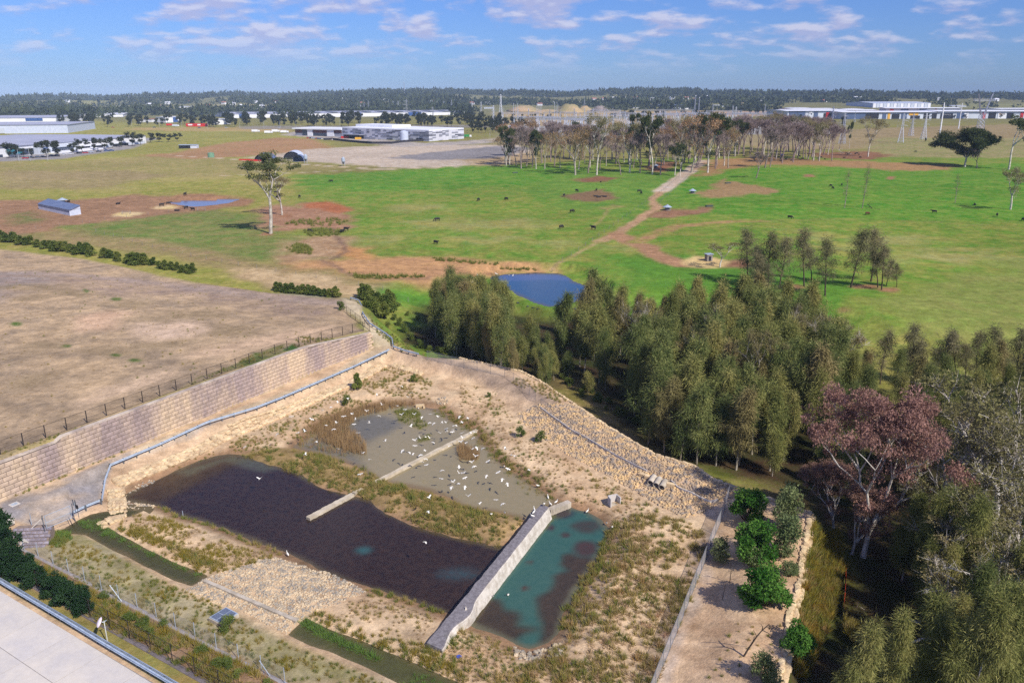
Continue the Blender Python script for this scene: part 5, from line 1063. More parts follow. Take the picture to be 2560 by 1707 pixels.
for s in (-1, 1): MB().box((s * 0.16, 0, 1.45), (0.16, 0.02, 0.75)).build('blade', GALVD, sg)
for px, py, lab in [(81, 1318, 'thin steel post standing at the top of the grey block wing wall'), (458, 1292, 'white marker stake at the edge of the dark pond')]:
    q = Vector(G(px, py)); o = MB().cyl(q - up_ * .2, q + up_ * (1.9 if px < 100 else 0.9), .04, n=6).build('marker_post', GALV); tag(o, lab, 'post')
q0, q1 = Vector(PZ(79, 1320, 0.1)), Vector(PZ(110, 1290, 1.4)); tag(MB().cyl(q0, q1, .05, n=6).build('boom_bar', CONC), 'white slanting bar beside the wire gate', 'bar')
mir = thing('traffic_mirror', 'round pale convex traffic mirror on a thin pole beside the guardrail', 'mirror', PZ(270, 1609, 0), 0)
MB().cyl((0, 0, -.2), (0, 0, 2.5), .045, n=8).build('pole', mat('pole_paint', lin(206, 206, 196), None, 2, 0.5), mir)
MB().cyl((0, 0, 2.35), (-.22, -.05, 2.42), .03, n=6).cyl((0, 0, 2.35), (0.1, 0.25, 2.4), .03, n=6).build('bracket', GALV, mir)
def dish(cn, nrm, r, depth, m, name, parent):
    nrm = Vector(nrm).normalized(); u = nrm.orthogonal().normalized(); w = nrm.cross(u); rings = []
    for k in range(6):
        t_ = k / 5; rr = r * math.cos(t_ * 1.45); rings.append([Vector(cn) + nrm * (depth * math.sin(t_ * 1.5)) + (u * math.cos(i * .3142) + w * math.sin(i * .3142)) * rr for i in range(20)])
    return MB().loft(rings).build(name, m, parent, True)
dish((-.34, -.10, 2.40), (-0.75, -0.35, 0.45), 0.48, 0.20, mat('mirror_shell', lin(242, 226, 232), lin(232, 214, 220), 1, 0.35, fine=0.03), 'mirror_dish', mir)
dish((-.32, -.09, 2.39), (0.75, 0.35, -0.45), 0.48, 0.06, mat('mirror_back', lin(150, 120, 120), None, 1, 0.6), 'mirror_back', mir)
tag(MB().cyl((0, 0, 0), (0, 0, 0.03), 0.26, 0.2, 12).build('plastic_sheet', mat('blue_plastic', lin(60, 90, 200), None, 2, 0.4)), 'small bright blue plastic sheet lying on the sandy bank', 'litter').location = Vector(G(1147, 1641)) + up_ * 0.05
on_net = thing('barrier_net', 'strip of bright orange barrier mesh standing beside the shaded lane', 'barrier', (0, 0, 0))
NP_ = [Vector(G(a, b)) for a, b in [(2112, 1430), (2112, 1470), (2110, 1500), (2106, 1540)]]; m = MB()
for a, b in zip(NP_[:-1], NP_[1:]): m.add([a + up_ * .1, b + up_ * .1, b + up_ * 1.0, a + up_ * 1.0, a + up_ * .1 + Vector((.03, 0, 0)), b + up_ * .1 + Vector((.03, 0, 0)), b + up_ * 1.0 + Vector((.03, 0, 0)), a + up_ * 1.0 + Vector((.03, 0, 0))], [(0, 1, 2, 3), (7, 6, 5, 4), (3, 2, 6, 7)])
m.build('net', mat('orange_net', lin(250, 100, 50), lin(230, 84, 44), 2, 0.7), on_net)
for q in NP_: MB().cyl(q - up_ * .2, q + up_ * 1.1, .025, n=5).build('stake', GALVD, on_net)

# ------------------------------------------------------------------ stones
def stone_verts(rng, sx, sy, sz):
    """a chipped, uneven boulder: 12-vertex hull, about 20 triangles"""
    v = np.array([(-1, -1, -1), (1, -1, -1), (1, 1, -1), (-1, 1, -1), (-1, -1, 1), (1, -1, 1), (1, 1, 1), (-1, 1, 1), (0, 0, 1.15), (0, -1.12, 0), (0, 1.12, 0), (1.12, 0, 0), (-1.12, 0, 0)], float)
    v[:8] *= 0.80; v = v * (1 + rng.normal(size=v.shape) * 0.13); return v * np.array([sx, sy, sz]) * 0.5
STF = [(4, 5, 8), (5, 6, 8), (6, 7, 8), (7, 4, 8), (0, 1, 9), (1, 5, 9), (5, 4, 9), (4, 0, 9), (2, 3, 10), (3, 7, 10), (7, 6, 10), (6, 2, 10), (1, 2, 11), (2, 6, 11), (6, 5, 11), (5, 1, 11), (3, 0, 12), (0, 4, 12), (4, 7, 12), (7, 3, 12)]
def stone_protos(seed, sx, sy, sz, m, k=6):
    rng = np.random.default_rng(seed); r = []
    for i in range(k): b = MB(); b.add([tuple(p) for p in stone_verts(rng, sx * rng.uniform(.8, 1.2), sy * rng.uniform(.85, 1.15), sz * rng.uniform(.85, 1.15))], STF); r.append(b.mesh('stone', m))
    return r
def stone_row(name, label, pts, rows_, size, zfn, outn, m=SANDST, step=0.8, seed=1, cap=300):
    """a dry-laid sandstone edge: courses of boulders along a line, each stone its own piece"""
    r = thing(name, label, 'wall', (0, 0, 0)); pr = stone_protos(seed, *size, m); rg = random.Random(seed); P = [Vector((a, b, 0)) for a, b in pts]; n_ = 0; rest_ = MB()
    for row in range(rows_):
        for q, a in along(P, step * rg.uniform(0.97, 1.03)):
            d = Vector((math.cos(a), math.sin(a), 0)); nn = Vector((d.y, -d.x, 0)); q = q + d * rg.uniform(-.15, .15) + nn * outn(row) + nn * rg.uniform(-.08, .08); z = zfn(q.x, q.y, row) + rg.uniform(-.06, .06)
            M = Matrix.Translation((q.x, q.y, z)) @ Matrix.Rotation(a + rg.uniform(-.25, .25), 4, 'Z') @ Matrix.Rotation(rg.uniform(-.2, .2), 4, 'X'); me_ = rg.choice(pr)
            if n_ < cap: link('stone', me_, r, M)
            else: rest_.add([M @ v.co for v in me_.vertices], [tuple(p.vertices) for p in me_.polygons])
            n_ += 1
    if rest_.v: tag(rest_.build('more_stones', m, r), kind='stuff')
    return r
L1 = [p for p in PP([(300, 1183), (430, 1131), (640, 1045), (700, 1021), (808, 974), (886, 942), (968, 896)], 0)]
stone_row('sandstone_wall', 'long rough sandstone boulder wall below the track guardrail', L1, 5, (0.92, 0.58, 0.44), lambda x, y, r: on(x, y) + 0.14, lambda r: -1.75 + 0.40 * r, step=0.84, seed=21)
stone_row('sandstone_wall', 'short sandstone boulder wall under the guardrail at the head of the basin', PP([(975, 898), (1010, 908), (1048, 918)], 0), 4, (0.8, 0.55, 0.4), lambda x, y, r: on(x, y) + 0.12, lambda r: -1.4 + 0.40 * r, step=0.75, seed=22)
stone_row('sandstone_wall', 'curved end of the sandstone wall beside the dark pond tip', PP([(258, 1282), (300, 1268), (307, 1250), (302, 1215), (299, 1186)], 0), 5, (0.9, 0.58, 0.44), lambda x, y, r: on(x, y) + 0.12, lambda r: -1.5 + 0.40 * r, step=0.78, seed=23)
stone_row('sandstone_edging', 'sandstone boulder edging along the outer crest of the basin', PP([(1150, 896), (1300, 927), (1356, 956), (1402, 988), (1436, 1011), (1517, 1065), (1603, 1117), (1640, 1137), (1730, 1162), (1787, 1200), (1876, 1231)], 0), 2, (0.8, 0.55, 0.42), lambda x, y, r: 0.0 - 0.35 * r, lambda r: -0.4 * r, step=0.72, seed=24)
stone_row('sandstone_edging', 'straight sandstone boulder edging above the shaded lane on the right', PP([(1880, 1234), (1950, 1256), (2026, 1283), (2024, 1310), (2010, 1381), (2003, 1452), (1986, 1505), (1974, 1552), (1967, 1626), (1947, 1707), (1925, 1790)], 0), 2, (0.85, 0.62, 0.48), lambda x, y, r: 0.02 - 0.3 * r, lambda r: 0.1 - 0.42 * r, step=0.76, seed=25)
def riprap(name, label, poly, dens, s0, s1, m, seed, n_part=160, hole=None, sink=0.25):
    rng = np.random.default_rng(seed); P = np.asarray(poly); area = 0.5 * abs(sum(P[i][0] * P[(i + 1) % len(P)][1] - P[(i + 1) % len(P)][0] * P[i][1] for i in range(len(P))))
    q = scatter(poly, int(area * dens), 0, rng); z = height(q[:, 0], q[:, 1]); r = thing(name, label, 'rocks', (0, 0, 0)); tag(r, kind='stuff')
    protos = [stone_verts(rng, 1, 0.8, 0.7) for i in range(10)]; F_ = np.array(STF); S = rng.uniform(s0, s1, len(q)) * (0.8 + 0.4 * rng.random(len(q)) ** 3); o_ = np.argsort(-S)
    V = []; FF = []; off = 0
    pm = []
    for pv in protos[:5]: b = MB(); b.add([tuple(p) for p in pv], STF); pm.append(b.mesh('stone', m))
    for k, i in enumerate(o_):
        a = rng.random() * 6.283; t_ = rng.normal() * 0.3; R = np.array(Matrix.Rotation(a, 3, 'Z') @ Matrix.Rotation(t_, 3, 'X')); pos = np.array([q[i, 0], q[i, 1], z[i] + S[i] * (0.35 - sink)])
        if k < n_part: link('stone', pm[k % 5], r, Matrix.Translation(pos) @ Matrix(R.tolist()).to_4x4() @ Matrix.Scale(S[i], 4)); continue
        V.append((protos[k % 10] * S[i]) @ R.T + pos); FF.append(F_ + off); off += 13
    V = np.concatenate(V); FF = np.concatenate(FF); me = bpy.data.meshes.new('stones'); me.vertices.add(len(V)); me.vertices.foreach_set('co', V.astype(np.float32).ravel())
    me.loops.add(FF.size); me.loops.foreach_set('vertex_index', FF.ravel().astype(np.int32)); me.polygons.add(len(FF)); me.polygons.foreach_set('loop_start', np.arange(0, FF.size, 3, dtype=np.int32)); me.materials.append(m); me.update(calc_edges=True)
    tag(link('stones', me, r), kind='stuff'); return r
RIP1 = GXY([(1293, 1034), (1345, 1010), (1436, 1012), (1517, 1067), (1640, 1139), (1730, 1164), (1787, 1202), (1872, 1233), (1824, 1248), (1787, 1262), (1758, 1279), (1718, 1294), (1684, 1282), (1640, 1260), (1574, 1222), (1517, 1188), (1459, 1156), (1402, 1128), (1367, 1102), (1344, 1079), (1304, 1058)])
riprap('rock_slope', 'wide slope of buff and grey riprap stones below the crest fence', RIP1, 17.0, 0.18, 0.42, ROCK_MIX, 31)
RIP2 = GXY([(505, 1450), (547, 1431), (620, 1412), (687, 1393), (748, 1410), (791, 1428), (815, 1428), (879, 1457), (917, 1480), (850, 1507), (780, 1530), (742, 1552), (716, 1586), (663, 1559), (600, 1522), (558, 1512), (461, 1477)])
riprap('stone_apron', 'pale flat apron of broken stone running down to the dark pond', RIP2, 24.0, 0.13, 0.32, ROCK_PALE, 32, 160, sink=0.3)
RIP3 = GXY([(1285, 1617), (1330, 1632), (1380, 1618), (1407, 1601), (1410, 1636), (1339, 1655), (1291, 1648)])
riprap('stone_apron', 'small heap of pale stones at the foot of the teal pond', RIP3, 9.0, 0.3, 0.55, ROCK_PALE, 33, 60)
RIP4 = GXY([(312, 1240), (340, 1214), (372, 1200), (400, 1205), (360, 1228), (330, 1248), (400, 1262), (380, 1275), (312, 1270)])
riprap('stone_apron', 'grey pebbly apron at the narrow tip of the dark pond', RIP4, 14.0, 0.16, 0.32, ROCK_PALE, 34, 40)
RIP5 = GXY([(1082, 1005), (1110, 992), (1125, 1002), (1110, 1015)])
riprap('stone_heap', 'small scatter of pale stones beside the upper outlet', RIP5, 8.0, 0.2, 0.4, ROCK_PALE, 35, 20)
# ------------------------------------------------------------------ shrubs of the site
def put(protos, px, py, h, h0, label, group=None, wide=1.0, name='shrub', cat='shrub', k=None):
    return plant(name, protos, G(px, py), h, h0, label, cat, group, k, wide)
put(WATTLE, 1866, 1300, 4.6, 4, 'bright green bushy wattle, far one of two beside the grey fence', wide=1.0, name='wattle_bush', cat='bush', k=0)
put(WATTLE, 1890, 1405, 5.4, 4, 'large bright green wattle, near one of two beside the grey fence', wide=1.0, name='wattle_bush', cat='bush', k=1)
put(GREYBUSH, 1960, 1330, 6.6, 4, 'tall grey-green sapling between the bright wattle and the sandstone edge', wide=0.8, name='gum_sapling', cat='tree', k=0)
put(GREYBUSH, 1962, 1392, 5.4, 4, 'grey-green sapling nearest the bright wattle', wide=0.9, name='gum_sapling', cat='tree', k=1)
put(WATTLE, 1912, 1512, 4.6, 4, 'spreading green wattle standing alone on the bare bank', wide=1.15, name='wattle_bush', cat='bush', k=0)
put(WATTLE, 1990, 1628, 3.2, 4, 'green wattle leaning over the sandstone edge', wide=1.1, name='wattle_bush', cat='bush', k=1)
put(GREYBUSH, 1910, 1705, 3.2, 4, 'grey-green bush at the bottom of the bare bank', wide=1.1, name='gum_sapling', cat='bush', k=0)
put(GREYBUSH, 1800, 1402, 3.2, 4, 'small grey-green sapling against the grey fence', wide=0.9, name='gum_sapling', cat='tree', k=1)
put(GREYBUSH, 1880, 1420, 2.6, 4, 'low olive shrub at the foot of the large wattle', wide=1.3, name='olive_shrub', k=1)
put(GREYBUSH, 1972, 1440, 2.0, 4, 'grey low shrub beside the sandstone edge', wide=1.3, name='olive_shrub', k=0)
put(SAPLING, 893, 975, 3.4, 3.2, 'dark pointed young pine below the sandstone wall', wide=0.8, name='young_pine', cat='tree', k=0)
put(SHRUB, 868, 1012, 2.0, 2, 'olive shrub beside the young pine below the sandstone wall', k=1)
put(SHRUB, 1035, 955, 1.6, 2, 'dark blue-green shrub in the brown growth at the head of the basin', wide=1.2, k=2)
put(SHRUB, 1302, 1092, 2.0, 2, 'rounded green shrub, left of the pair above the turbid pond', k=0); put(SHRUB, 1352, 1105, 2.0, 2, 'rounded green shrub, right of the pair against the rock slope', k=3)
put(SHRUB, 1222, 992, 0.9, 2, 'small bluish shrub on the sandy slope', wide=1.3, k=2)
put(SHRUB, 852, 775, 2.2, 2, 'dark green shrub at the head of the climbing fence', k=2); put(SHRUB, 572, 1572, 1.6, 2, 'dark green shrub leaning on the grated inlet', wide=1.3, k=1)
HG = [(8, 1392, 4.2), (25, 1418, 3.6), (40, 1438, 3.6), (62, 1448, 3.2), (82, 1462, 3.0), (128, 1490, 2.9), (150, 1503, 2.8), (172, 1514, 2.8), (196, 1524, 2.8), (212, 1534, 2.4), (-10, 1360, 4.5)]
for px, py, hh in HG: put(HEDGE, px, py, hh, 3, 'dark glossy hedge tree behind the black fence by the pavement', 'dark hedge trees behind the black fence', wide=1.0, name='hedge_tree', cat='tree')
_r = random.Random(21)
SAPS = [(x, 601 + (x / 500) * 84 + _r.uniform(-3, 4), _r.uniform(2.8, 4.2)) for x in (4, 18, 34, 50, 66, 78, 94, 112, 124, 138, 152, 164, 176, 190, 204, 218, 230, 262, 276, 294, 322, 334, 346, 358, 384, 398, 412, 428, 442, 456, 468, 480)]
for px, py, hh in SAPS: put(SAPLING, px, py, hh * (1.0 if px < 370 else 0.75), 3.2, 'young screening tree along the far edge of the bare field', 'screening saplings on the far field edge', wide=1.5, name='screen_sapling', cat='tree')
SP2 = [(690, 727), (702, 729), (716, 731), (730, 733), (746, 734), (758, 735), (770, 736), (784, 738), (798, 740), (812, 741), (826, 743), (840, 744)]
for px, py in SP2: put(SAPLING, px, py, _r.uniform(2.0, 3.2), 3.2, 'green young screening tree beside the head of the climbing track', 'screening saplings by the track head', wide=1.4, name='screen_sapling', cat='tree')
SP3 = [(905, 745), (918, 750), (930, 760), (940, 775), (952, 788), (962, 780), (972, 765), (945, 765), (925, 778), (960, 795), (980, 775), (935, 792)]
for px, py in SP3: put(SAPLING, px, py, _r.uniform(3.2, 5.0), 3.2, 'olive green thicket bush beside the curving guardrail', 'thicket bushes beside the curving guardrail', wide=1.3, name='thicket_bush', cat='bush')
for i, (px, py) in enumerate([(985, 800), (1000, 815), (1010, 830), (1030, 850), (1050, 870), (970, 820), (1075, 880), (1095, 880), (1110, 888), (1020, 790), (1045, 800)]):
    put(SHRUB, px, py, _r.uniform(1.2, 2.2), 2, 'low olive shrub on the slope below the curving guardrail', 'low shrubs below the curving guardrail', wide=1.2)
for i in range(26):
    t_ = i / 25; px = 1380 + (1690 - 1380) * t_ + _r.uniform(-14, 14); py = 955 + (1150 - 955) * t_ + _r.uniform(-10, 6)
    put(SHRUB, px + 18, py - 10, _r.uniform(0.9, 1.9), 2, 'yellow-green shrub in the band outside the boulder edging', 'shrubs outside the boulder edging', wide=1.2)
for i in range(15):
    t_ = _r.random(); px = 60 + 620 * t_ + _r.uniform(-8, 8); py = 1405 + 325 * t_ + _r.uniform(-18, 18)
    put(SHRUB, px, py, _r.uniform(0.7, 1.3), 2, 'low green shrub in the planted strip between the two fences', 'low shrubs between the two fences', wide=1.3)
# dead sticks and fallen timber
def branchy(name, label, cat, p, h, seed, lying=False, m=BARK_WHITE):
    rng = np.random.default_rng(seed); mb = MB(); pts, d = limb(mb, (0, 0, -0.1 if not lying else 0.15), (1, 0.2, 0.05) if lying else (0.05, 0.02, 1), h, 0.02 * h, 0.008 * h, rng, 5, 0.12, 0.0, 6)
    for k in (1, 2, 3, 4, 4): limb(mb, pts[k], d + rng.normal(size=3) * 0.7 + (np.array([0, 0, .15]) if lying else 0), h * 0.32, 0.01 * h, 0.003 * h, rng, 3, 0.2, 0.02, 4)
    o = mb.build(name, m); o.location = p; o.rotation_euler = (0, 0, rng.random() * 3); return tag(o, label, cat)
branchy('dead_sapling', 'tall bare dead stem standing on the sandy bank', 'tree', G(1858, 1640), 4.5, 3, m=BARK_DARK); branchy('dead_sapling', 'small bare twiggy sapling on the sandy bank', 'tree', G(1806, 1498), 1.8, 4, m=BARK_DARK); branchy('dead_sapling', 'thin bare twiggy sapling beside the green wattle', 'tree', G(1824, 1455), 2.4, 5, m=BARK_DARK)
for i, (px, py, h) in enumerate([(2180, 522, 9), (2200, 524, 8), (2300, 1560, 7), (2340, 1600, 8), (2130, 386, 14), (2110, 383, 12)]):
    branchy('fallen_log', ['long fallen log beside the slim bare tree', 'second fallen log beside the slim bare tree', 'white fallen branch in the shaded lane', 'long white fallen limb in the shade at lower right', 'fallen timber beside the cattle on the ridge', 'shorter fallen timber beside the cattle on the ridge'][i], 'log', G(px, py), h, 20 + i, True, BARK_WHITE if i > 1 else BARK_DARK)

# ------------------------------------------------------------------ tussocks, sedges and reeds
TV = {}
for key, leaf, kw in (('T', LF_TUFT, {}), ('G', LF_TUFTG, {}), ('B', LF_TUFTB, dict(h=0.55, n=30)), ('O', LF_TUFTO, dict(h=0.8, n=50)), ('L', LF_LUSH, dict(h=0.7, n=34, spread=0.8, wide=0.06)), ('R', LF_REED, dict(h=1.7, n=9, spread=0.16, wide=0.05, upright=1))):
    TV[key] = (leaf, [make_tuft(500 + i, **kw) for i in range(6)])
for k in TV: TV[k] = (TV[k][0], TV[k][1], [tri_mesh('tussock', V, TV[k][0], 3, T) for V, T in TV[k][1]])
ALLT = []      # (kind, x, y, scale, zone)
def zone(zname, outline, n_, kinds, s0, s1, mind=0.0, line=None, spread_=1.0, rng=np.random.default_rng(91)):
    P = GXY(outline)
    if line:
        q = []
        for p, a in along([Vector((x, y, 0)) for x, y in P], line):
            q.append((p.x + rng.normal() * spread_, p.y + rng.normal() * spread_))
        q = np.array(q)
    else:
        q = scatter(P, int(n_ * 1.25), mind, rng)
        if n_ > 100 and 'R' not in kinds: q = q[(vnoise(q[:, 0], q[:, 1], 3.3, 71) + 0.6 * vnoise(q[:, 0], q[:, 1], 1.3, 72) + 0.25 * rng.normal(size=len(q))) > -0.22]
    cl = vnoise(q[:, 0], q[:, 1], 2.2, 61) + 0.35 * rng.normal(size=len(q))
    for i, (x, y) in enumerate(q):
        k = kinds[min(len(kinds) - 1, max(0, int((cl[i] + 0.7) / 1.4 * len(kinds))))]
        ALLT.append((k, x, y, (s0 + (s1 - s0) * rng.random() ** 1.6) * (1 + 0.25 * (rng.random() < 0.1)), zname))
zone('on the bank beside the teal pond', [(1535, 1300), (1640, 1290), (1720, 1305), (1775, 1340), (1745, 1440), (1700, 1560), (1640, 1710), (1290, 1710), (1330, 1660), (1420, 1600), (1440, 1510), (1500, 1400)], 1150, 'BTBTGT', 0.8, 1.7, 0.34)
zone('along the shore of the teal pond', [(1528, 1330), (1500, 1400), (1465, 1455), (1430, 1520), (1408, 1580)], 0, 'GT', 0.9, 1.4, line=0.22, spread_=0.35)
zone('on the grassy bank between the two big ponds', [(600, 1141), (700, 1125), (790, 1135), (900, 1170), (960, 1203), (1100, 1245), (1230, 1285), (1310, 1303), (1245, 1368), (1145, 1342), (1060, 1320), (965, 1280), (930, 1250), (868, 1234), (780, 1205), (700, 1176)], 820, 'GTTG', 0.8, 1.6, 0.34)
zone('on the brown growth at the head of the basin', [(930, 935), (1000, 912), (1080, 955), (1075, 1000), (1000, 995), (930, 985), (880, 965)], 260, 'BTTG', 0.7, 1.3, 0.4)
zone('along the right shore of the turbid pond', [(1100, 1028), (1140, 1056), (1190, 1078), (1205, 1100), (1246, 1146), (1275, 1172), (1312, 1197), (1346, 1220), (1395, 1252)], 0, 'TGB', 0.8, 1.4, line=0.16, spread_=0.8)
zone('scattered on the sandy slope below the rocks', [(1150, 960), (1230, 970), (1300, 1060), (1400, 1140), (1520, 1200), (1640, 1270), (1700, 1300), (1560, 1300), (1440, 1262), (1300, 1180), (1220, 1100), (1150, 1040)], 560, 'BTBBG', 0.5, 1.25, 0.45)
zone('on the ochre bank below the dark pond', [(270, 1312), (330, 1290), (420, 1300), (560, 1350), (690, 1395), (600, 1420), (530, 1438), (440, 1400), (350, 1355)], 330, 'BBTOO', 0.7, 1.2, 0.38)
zone('on the ochre row above the first swale', [(285, 1318), (360, 1350), (460, 1402), (540, 1425), (560, 1415), (430, 1360), (330, 1312)], 150, 'OOTG', 0.8, 1.3, 0.3)
zone('along the lower shore of the dark pond', [(400, 1268), (437, 1290), (500, 1306), (600, 1346), (704, 1386)], 0, 'GT', 0.8, 1.3, line=0.55, spread_=0.2)
zone('along the shore near the weir wall', [(918, 1478), (1000, 1497), (1105, 1535)], 0, 'GT', 0.8, 1.3, line=0.3, spread_=0.3)
zone('on the sandy bank beside the weir wall', [(860, 1510), (930, 1490), (1090, 1545), (1050, 1600), (900, 1570), (800, 1535)], 130, 'BTB', 0.6, 1.1, 0.45)
zone('on the row above the second swale', [(775, 1543), (800, 1530), (900, 1575), (1060, 1612), (1120, 1660), (1180, 1710), (1130, 1700), (1000, 1640), (880, 1592)], 230, 'OGTO', 0.8, 1.3, 0.32)
zone('on the bank below the teal pond', [(1130, 1570), (1200, 1580), (1280, 1620), (1290, 1660), (1400, 1650), (1560, 1710), (1180, 1715), (1100, 1640)], 220, 'TBGT', 0.7, 1.3, 0.45)
zone('in the gravel bed beside the swale fence', [(150, 1345), (250, 1375), (400, 1450), (520, 1500), (650, 1580), (760, 1625), (1000, 1725), (760, 1725), (560, 1625), (360, 1525), (180, 1440), (110, 1385)], 620, 'GTGOT', 0.5, 1.05, 0.3)
zone('in the planted strip between the fences', [(80, 1400), (300, 1515), (500, 1615), (720, 1725), (580, 1730), (420, 1650), (250, 1555), (80, 1450)], 620, 'OTGBO', 0.8, 1.5, 0.22)
zone('lush in the first swale', [(190, 1300), (250, 1305), (270, 1325), (350, 1370), (440, 1410), (510, 1440), (495, 1445), (400, 1405), (300, 1355), (215, 1330)], 70, 'L', 0.5, 1.2, 0.25)
zone('lush in the second swale', [(765, 1552), (800, 1575), (850, 1600), (930, 1650), (950, 1660), (860, 1625), (800, 1600), (760, 1570)], 80, 'L', 0.8, 1.3, 0.25)
zone('lush at the far end of the second swale', [(1040, 1690), (1100, 1710), (1120, 1740), (1000, 1720)], 14, 'L', 0.7, 1.1, 0.4)
zone('lush by the grey wing wall', [(115, 1335), (165, 1325), (180, 1345), (150, 1370), (115, 1358)], 60, 'GL', 0.8, 1.2, 0.25)
zone('in the turbid pond beside the reeds', [(985, 1035), (1040, 1030), (1070, 1070), (1050, 1082), (1000, 1060)], 60, 'G', 1.2, 1.8, 0.3)
zone('on the small islet beside the long sill', [(1040, 1103), (1075, 1095), (1078, 1108), (1045, 1116)], 26, 'G', 0.8, 1.2, 0.25)
zone('below the sandstone wall', [(320, 1190), (430, 1165), (640, 1080), (800, 1005), (920, 955), (900, 970), (760, 1040), (600, 1110), (450, 1170)], 120, 'GTB', 0.5, 0.9, 0.5)
zone('on the upper shore of the dark pond', [(640, 1075), (760, 1050), (880, 1000), (960, 1000), (860, 1040), (760, 1090), (690, 1125), (600, 1132), (560, 1120)], 230, 'TGTB', 0.7, 1.2, 0.4)
zone('tall in the sunny lane beside the sandstone edge', [(2035, 1310), (2095, 1345), (2105, 1440), (2090, 1500), (2060, 1600), (2010, 1690), (1985, 1690), (2005, 1500), (2020, 1400)], 760, 'OGTO', 1.1, 2.1, 0.22)
zone('in the lower shaded lane', [(2110, 1560), (2180, 1590), (2260, 1660), (2200, 1660), (2120, 1610)], 90, 'OT', 1.0, 1.6, 0.35)
zone('on the crest outside the fence', [(1290, 945), (1370, 965), (1420, 1000), (1400, 1010), (1330, 975), (1280, 960)], 60, 'GT', 0.7, 1.1, 0.5)
zone('on the verge below the curving guardrail', [(930, 800), (985, 840), (1040, 880), (1100, 890), (1000, 880), (940, 830)], 70, 'TGB', 0.7, 1.2, 0.5)
zone('on the slope under the wattles', [(1840, 1560), (1960, 1560), (1940, 1690), (1760, 1700)], 26, 'GT', 0.4, 0.8, 1.0)
zone('along the wall-top fence', [(0, 1150), (120, 1110), (300, 1042), (480, 980), (640, 920), (760, 878), (840, 850), (840, 860), (640, 935), (300, 1055), (0, 1165)], 240, 'GTG', 0.5, 0.9, 0.3)
for zn, pts, n_, kk, s0_, s1_ in (('sedges in the orange gully', [(700, 560), (760, 548), (840, 545), (870, 555), (840, 566), (760, 566)], 60, 'G', 1.8, 3.0), ('sedges by the gully cattle', [(750, 578), (800, 572), (860, 578), (840, 592), (780, 592)], 70, 'G', 1.8, 3.0), ('sedges lower in the gully', [(715, 620), (745, 610), (780, 620), (775, 638), (730, 632)], 60, 'G', 1.8, 3.0),
                                ('sedges along the creek', [(860, 680), (900, 688), (960, 690), (1060, 688), (1060, 694), (900, 700)], 60, 'G', 1.5, 2.4), ('sedges above the blue dam', [(1080, 645), (1160, 652), (1260, 660), (1360, 674), (1340, 680), (1180, 660), (1090, 652)], 60, 'G', 1.5, 2.4)):
    zone(zn, pts, n_, kk, s0_, s1_, 0.0)
zone('dry on the bare upper field', [(0, 640), (300, 680), (600, 725), (840, 770), (840, 830), (600, 900), (300, 1000), (0, 1110)], 700, 'BBBTBG', 0.35, 0.8, 0.0)
zone('among the tan reeds', [(735, 1112), (800, 1060), (870, 1030), (900, 1050), (860, 1085), (900, 1140), (860, 1150), (790, 1128)], 260, 'GRRT', 0.7, 1.1, 0.25)
zone('reed', [(780, 1070), (860, 1032), (960, 1008), (1040, 1010), (1000, 1025), (900, 1050), (870, 1075), (915, 1120), (915, 1150), (870, 1140), (800, 1110)], 640, 'R', 0.75, 1.1, 0.18)
zone('reed', [(1142, 1130), (1160, 1122), (1198, 1140), (1196, 1162), (1150, 1160)], 130, 'R', 0.75, 1.0, 0.14)
_pos = np.array([(t[1], t[2]) for t in ALLT]); _z = height(_pos[:, 0], _pos[:, 1])
for k_, _wl in (('R', -2.5),): pass
_z = np.maximum(_z, np.where(_pos[:, 1] < 140, -2.6, -9))
_z = np.where([('lush' in t[4] and 'swale' in t[4]) for t in ALLT], np.maximum(_z, -1.92), _z)
_sz = np.array([t[3] * {'R': 0.0}.get(t[0], 1.0) * (0.45 if 'lush' in t[4] else 1) / max(20, t[2]) * (0 if t[2] > 140 else 1) for t in ALLT]); _big = set(np.argsort(-_sz)[:300].tolist())
NAMES = {'T': 'straw-green tussock', 'G': 'green tussock', 'B': 'dry brown tussock', 'O': 'ochre-green tussock', 'L': 'bright green sedge', 'R': 'dry tan reed'}
_rg = np.random.default_rng(5); acc = {}
for i, (k, x, y, s, zn) in enumerate(ALLT):
    a = _rg.random() * 6.283; v = _rg.integers(0, 6); p_ = (x, y, float(_z[i]))
    if i in _big:
        o = link('tussock', TV[k][2][v]); o.location = p_; o.rotation_euler = (0, 0, a); o.scale = (s, s, s); tag(o, '%s growing %s' % (NAMES[k], zn), 'tussock', 'tussocks %s' % zn); continue
    V, T = TV[k][1][v]; ca, sa = math.cos(a) * s, math.sin(a) * s; R_ = np.array([[ca, -sa, 0], [sa, ca, 0], [0, 0, s]])
    acc.setdefault(k, ([], []))[0].append(V @ R_.T + np.array(p_)); acc[k][1].append(T * 0.7 + 0.3 * _rg.random())
for k, (vs_, ts_) in acc.items():
    o = link({'R': 'reeds', 'L': 'sedge_growth'}.get(k, 'grass_tufts'), tri_mesh('tufts', np.concatenate(vs_), TV[k][0], 3, np.concatenate(ts_))); tag(o, {'T': 'straw-green grass tufts over the pond banks', 'G': 'green grass tufts over the pond banks', 'B': 'dry brown grass tufts over the sandy banks', 'O': 'ochre grass tufts along the swales and fences', 'L': 'bright green sedge in the swales', 'R': 'dry tan reeds standing in the turbid pond'}[k], 'grass', kind='stuff')
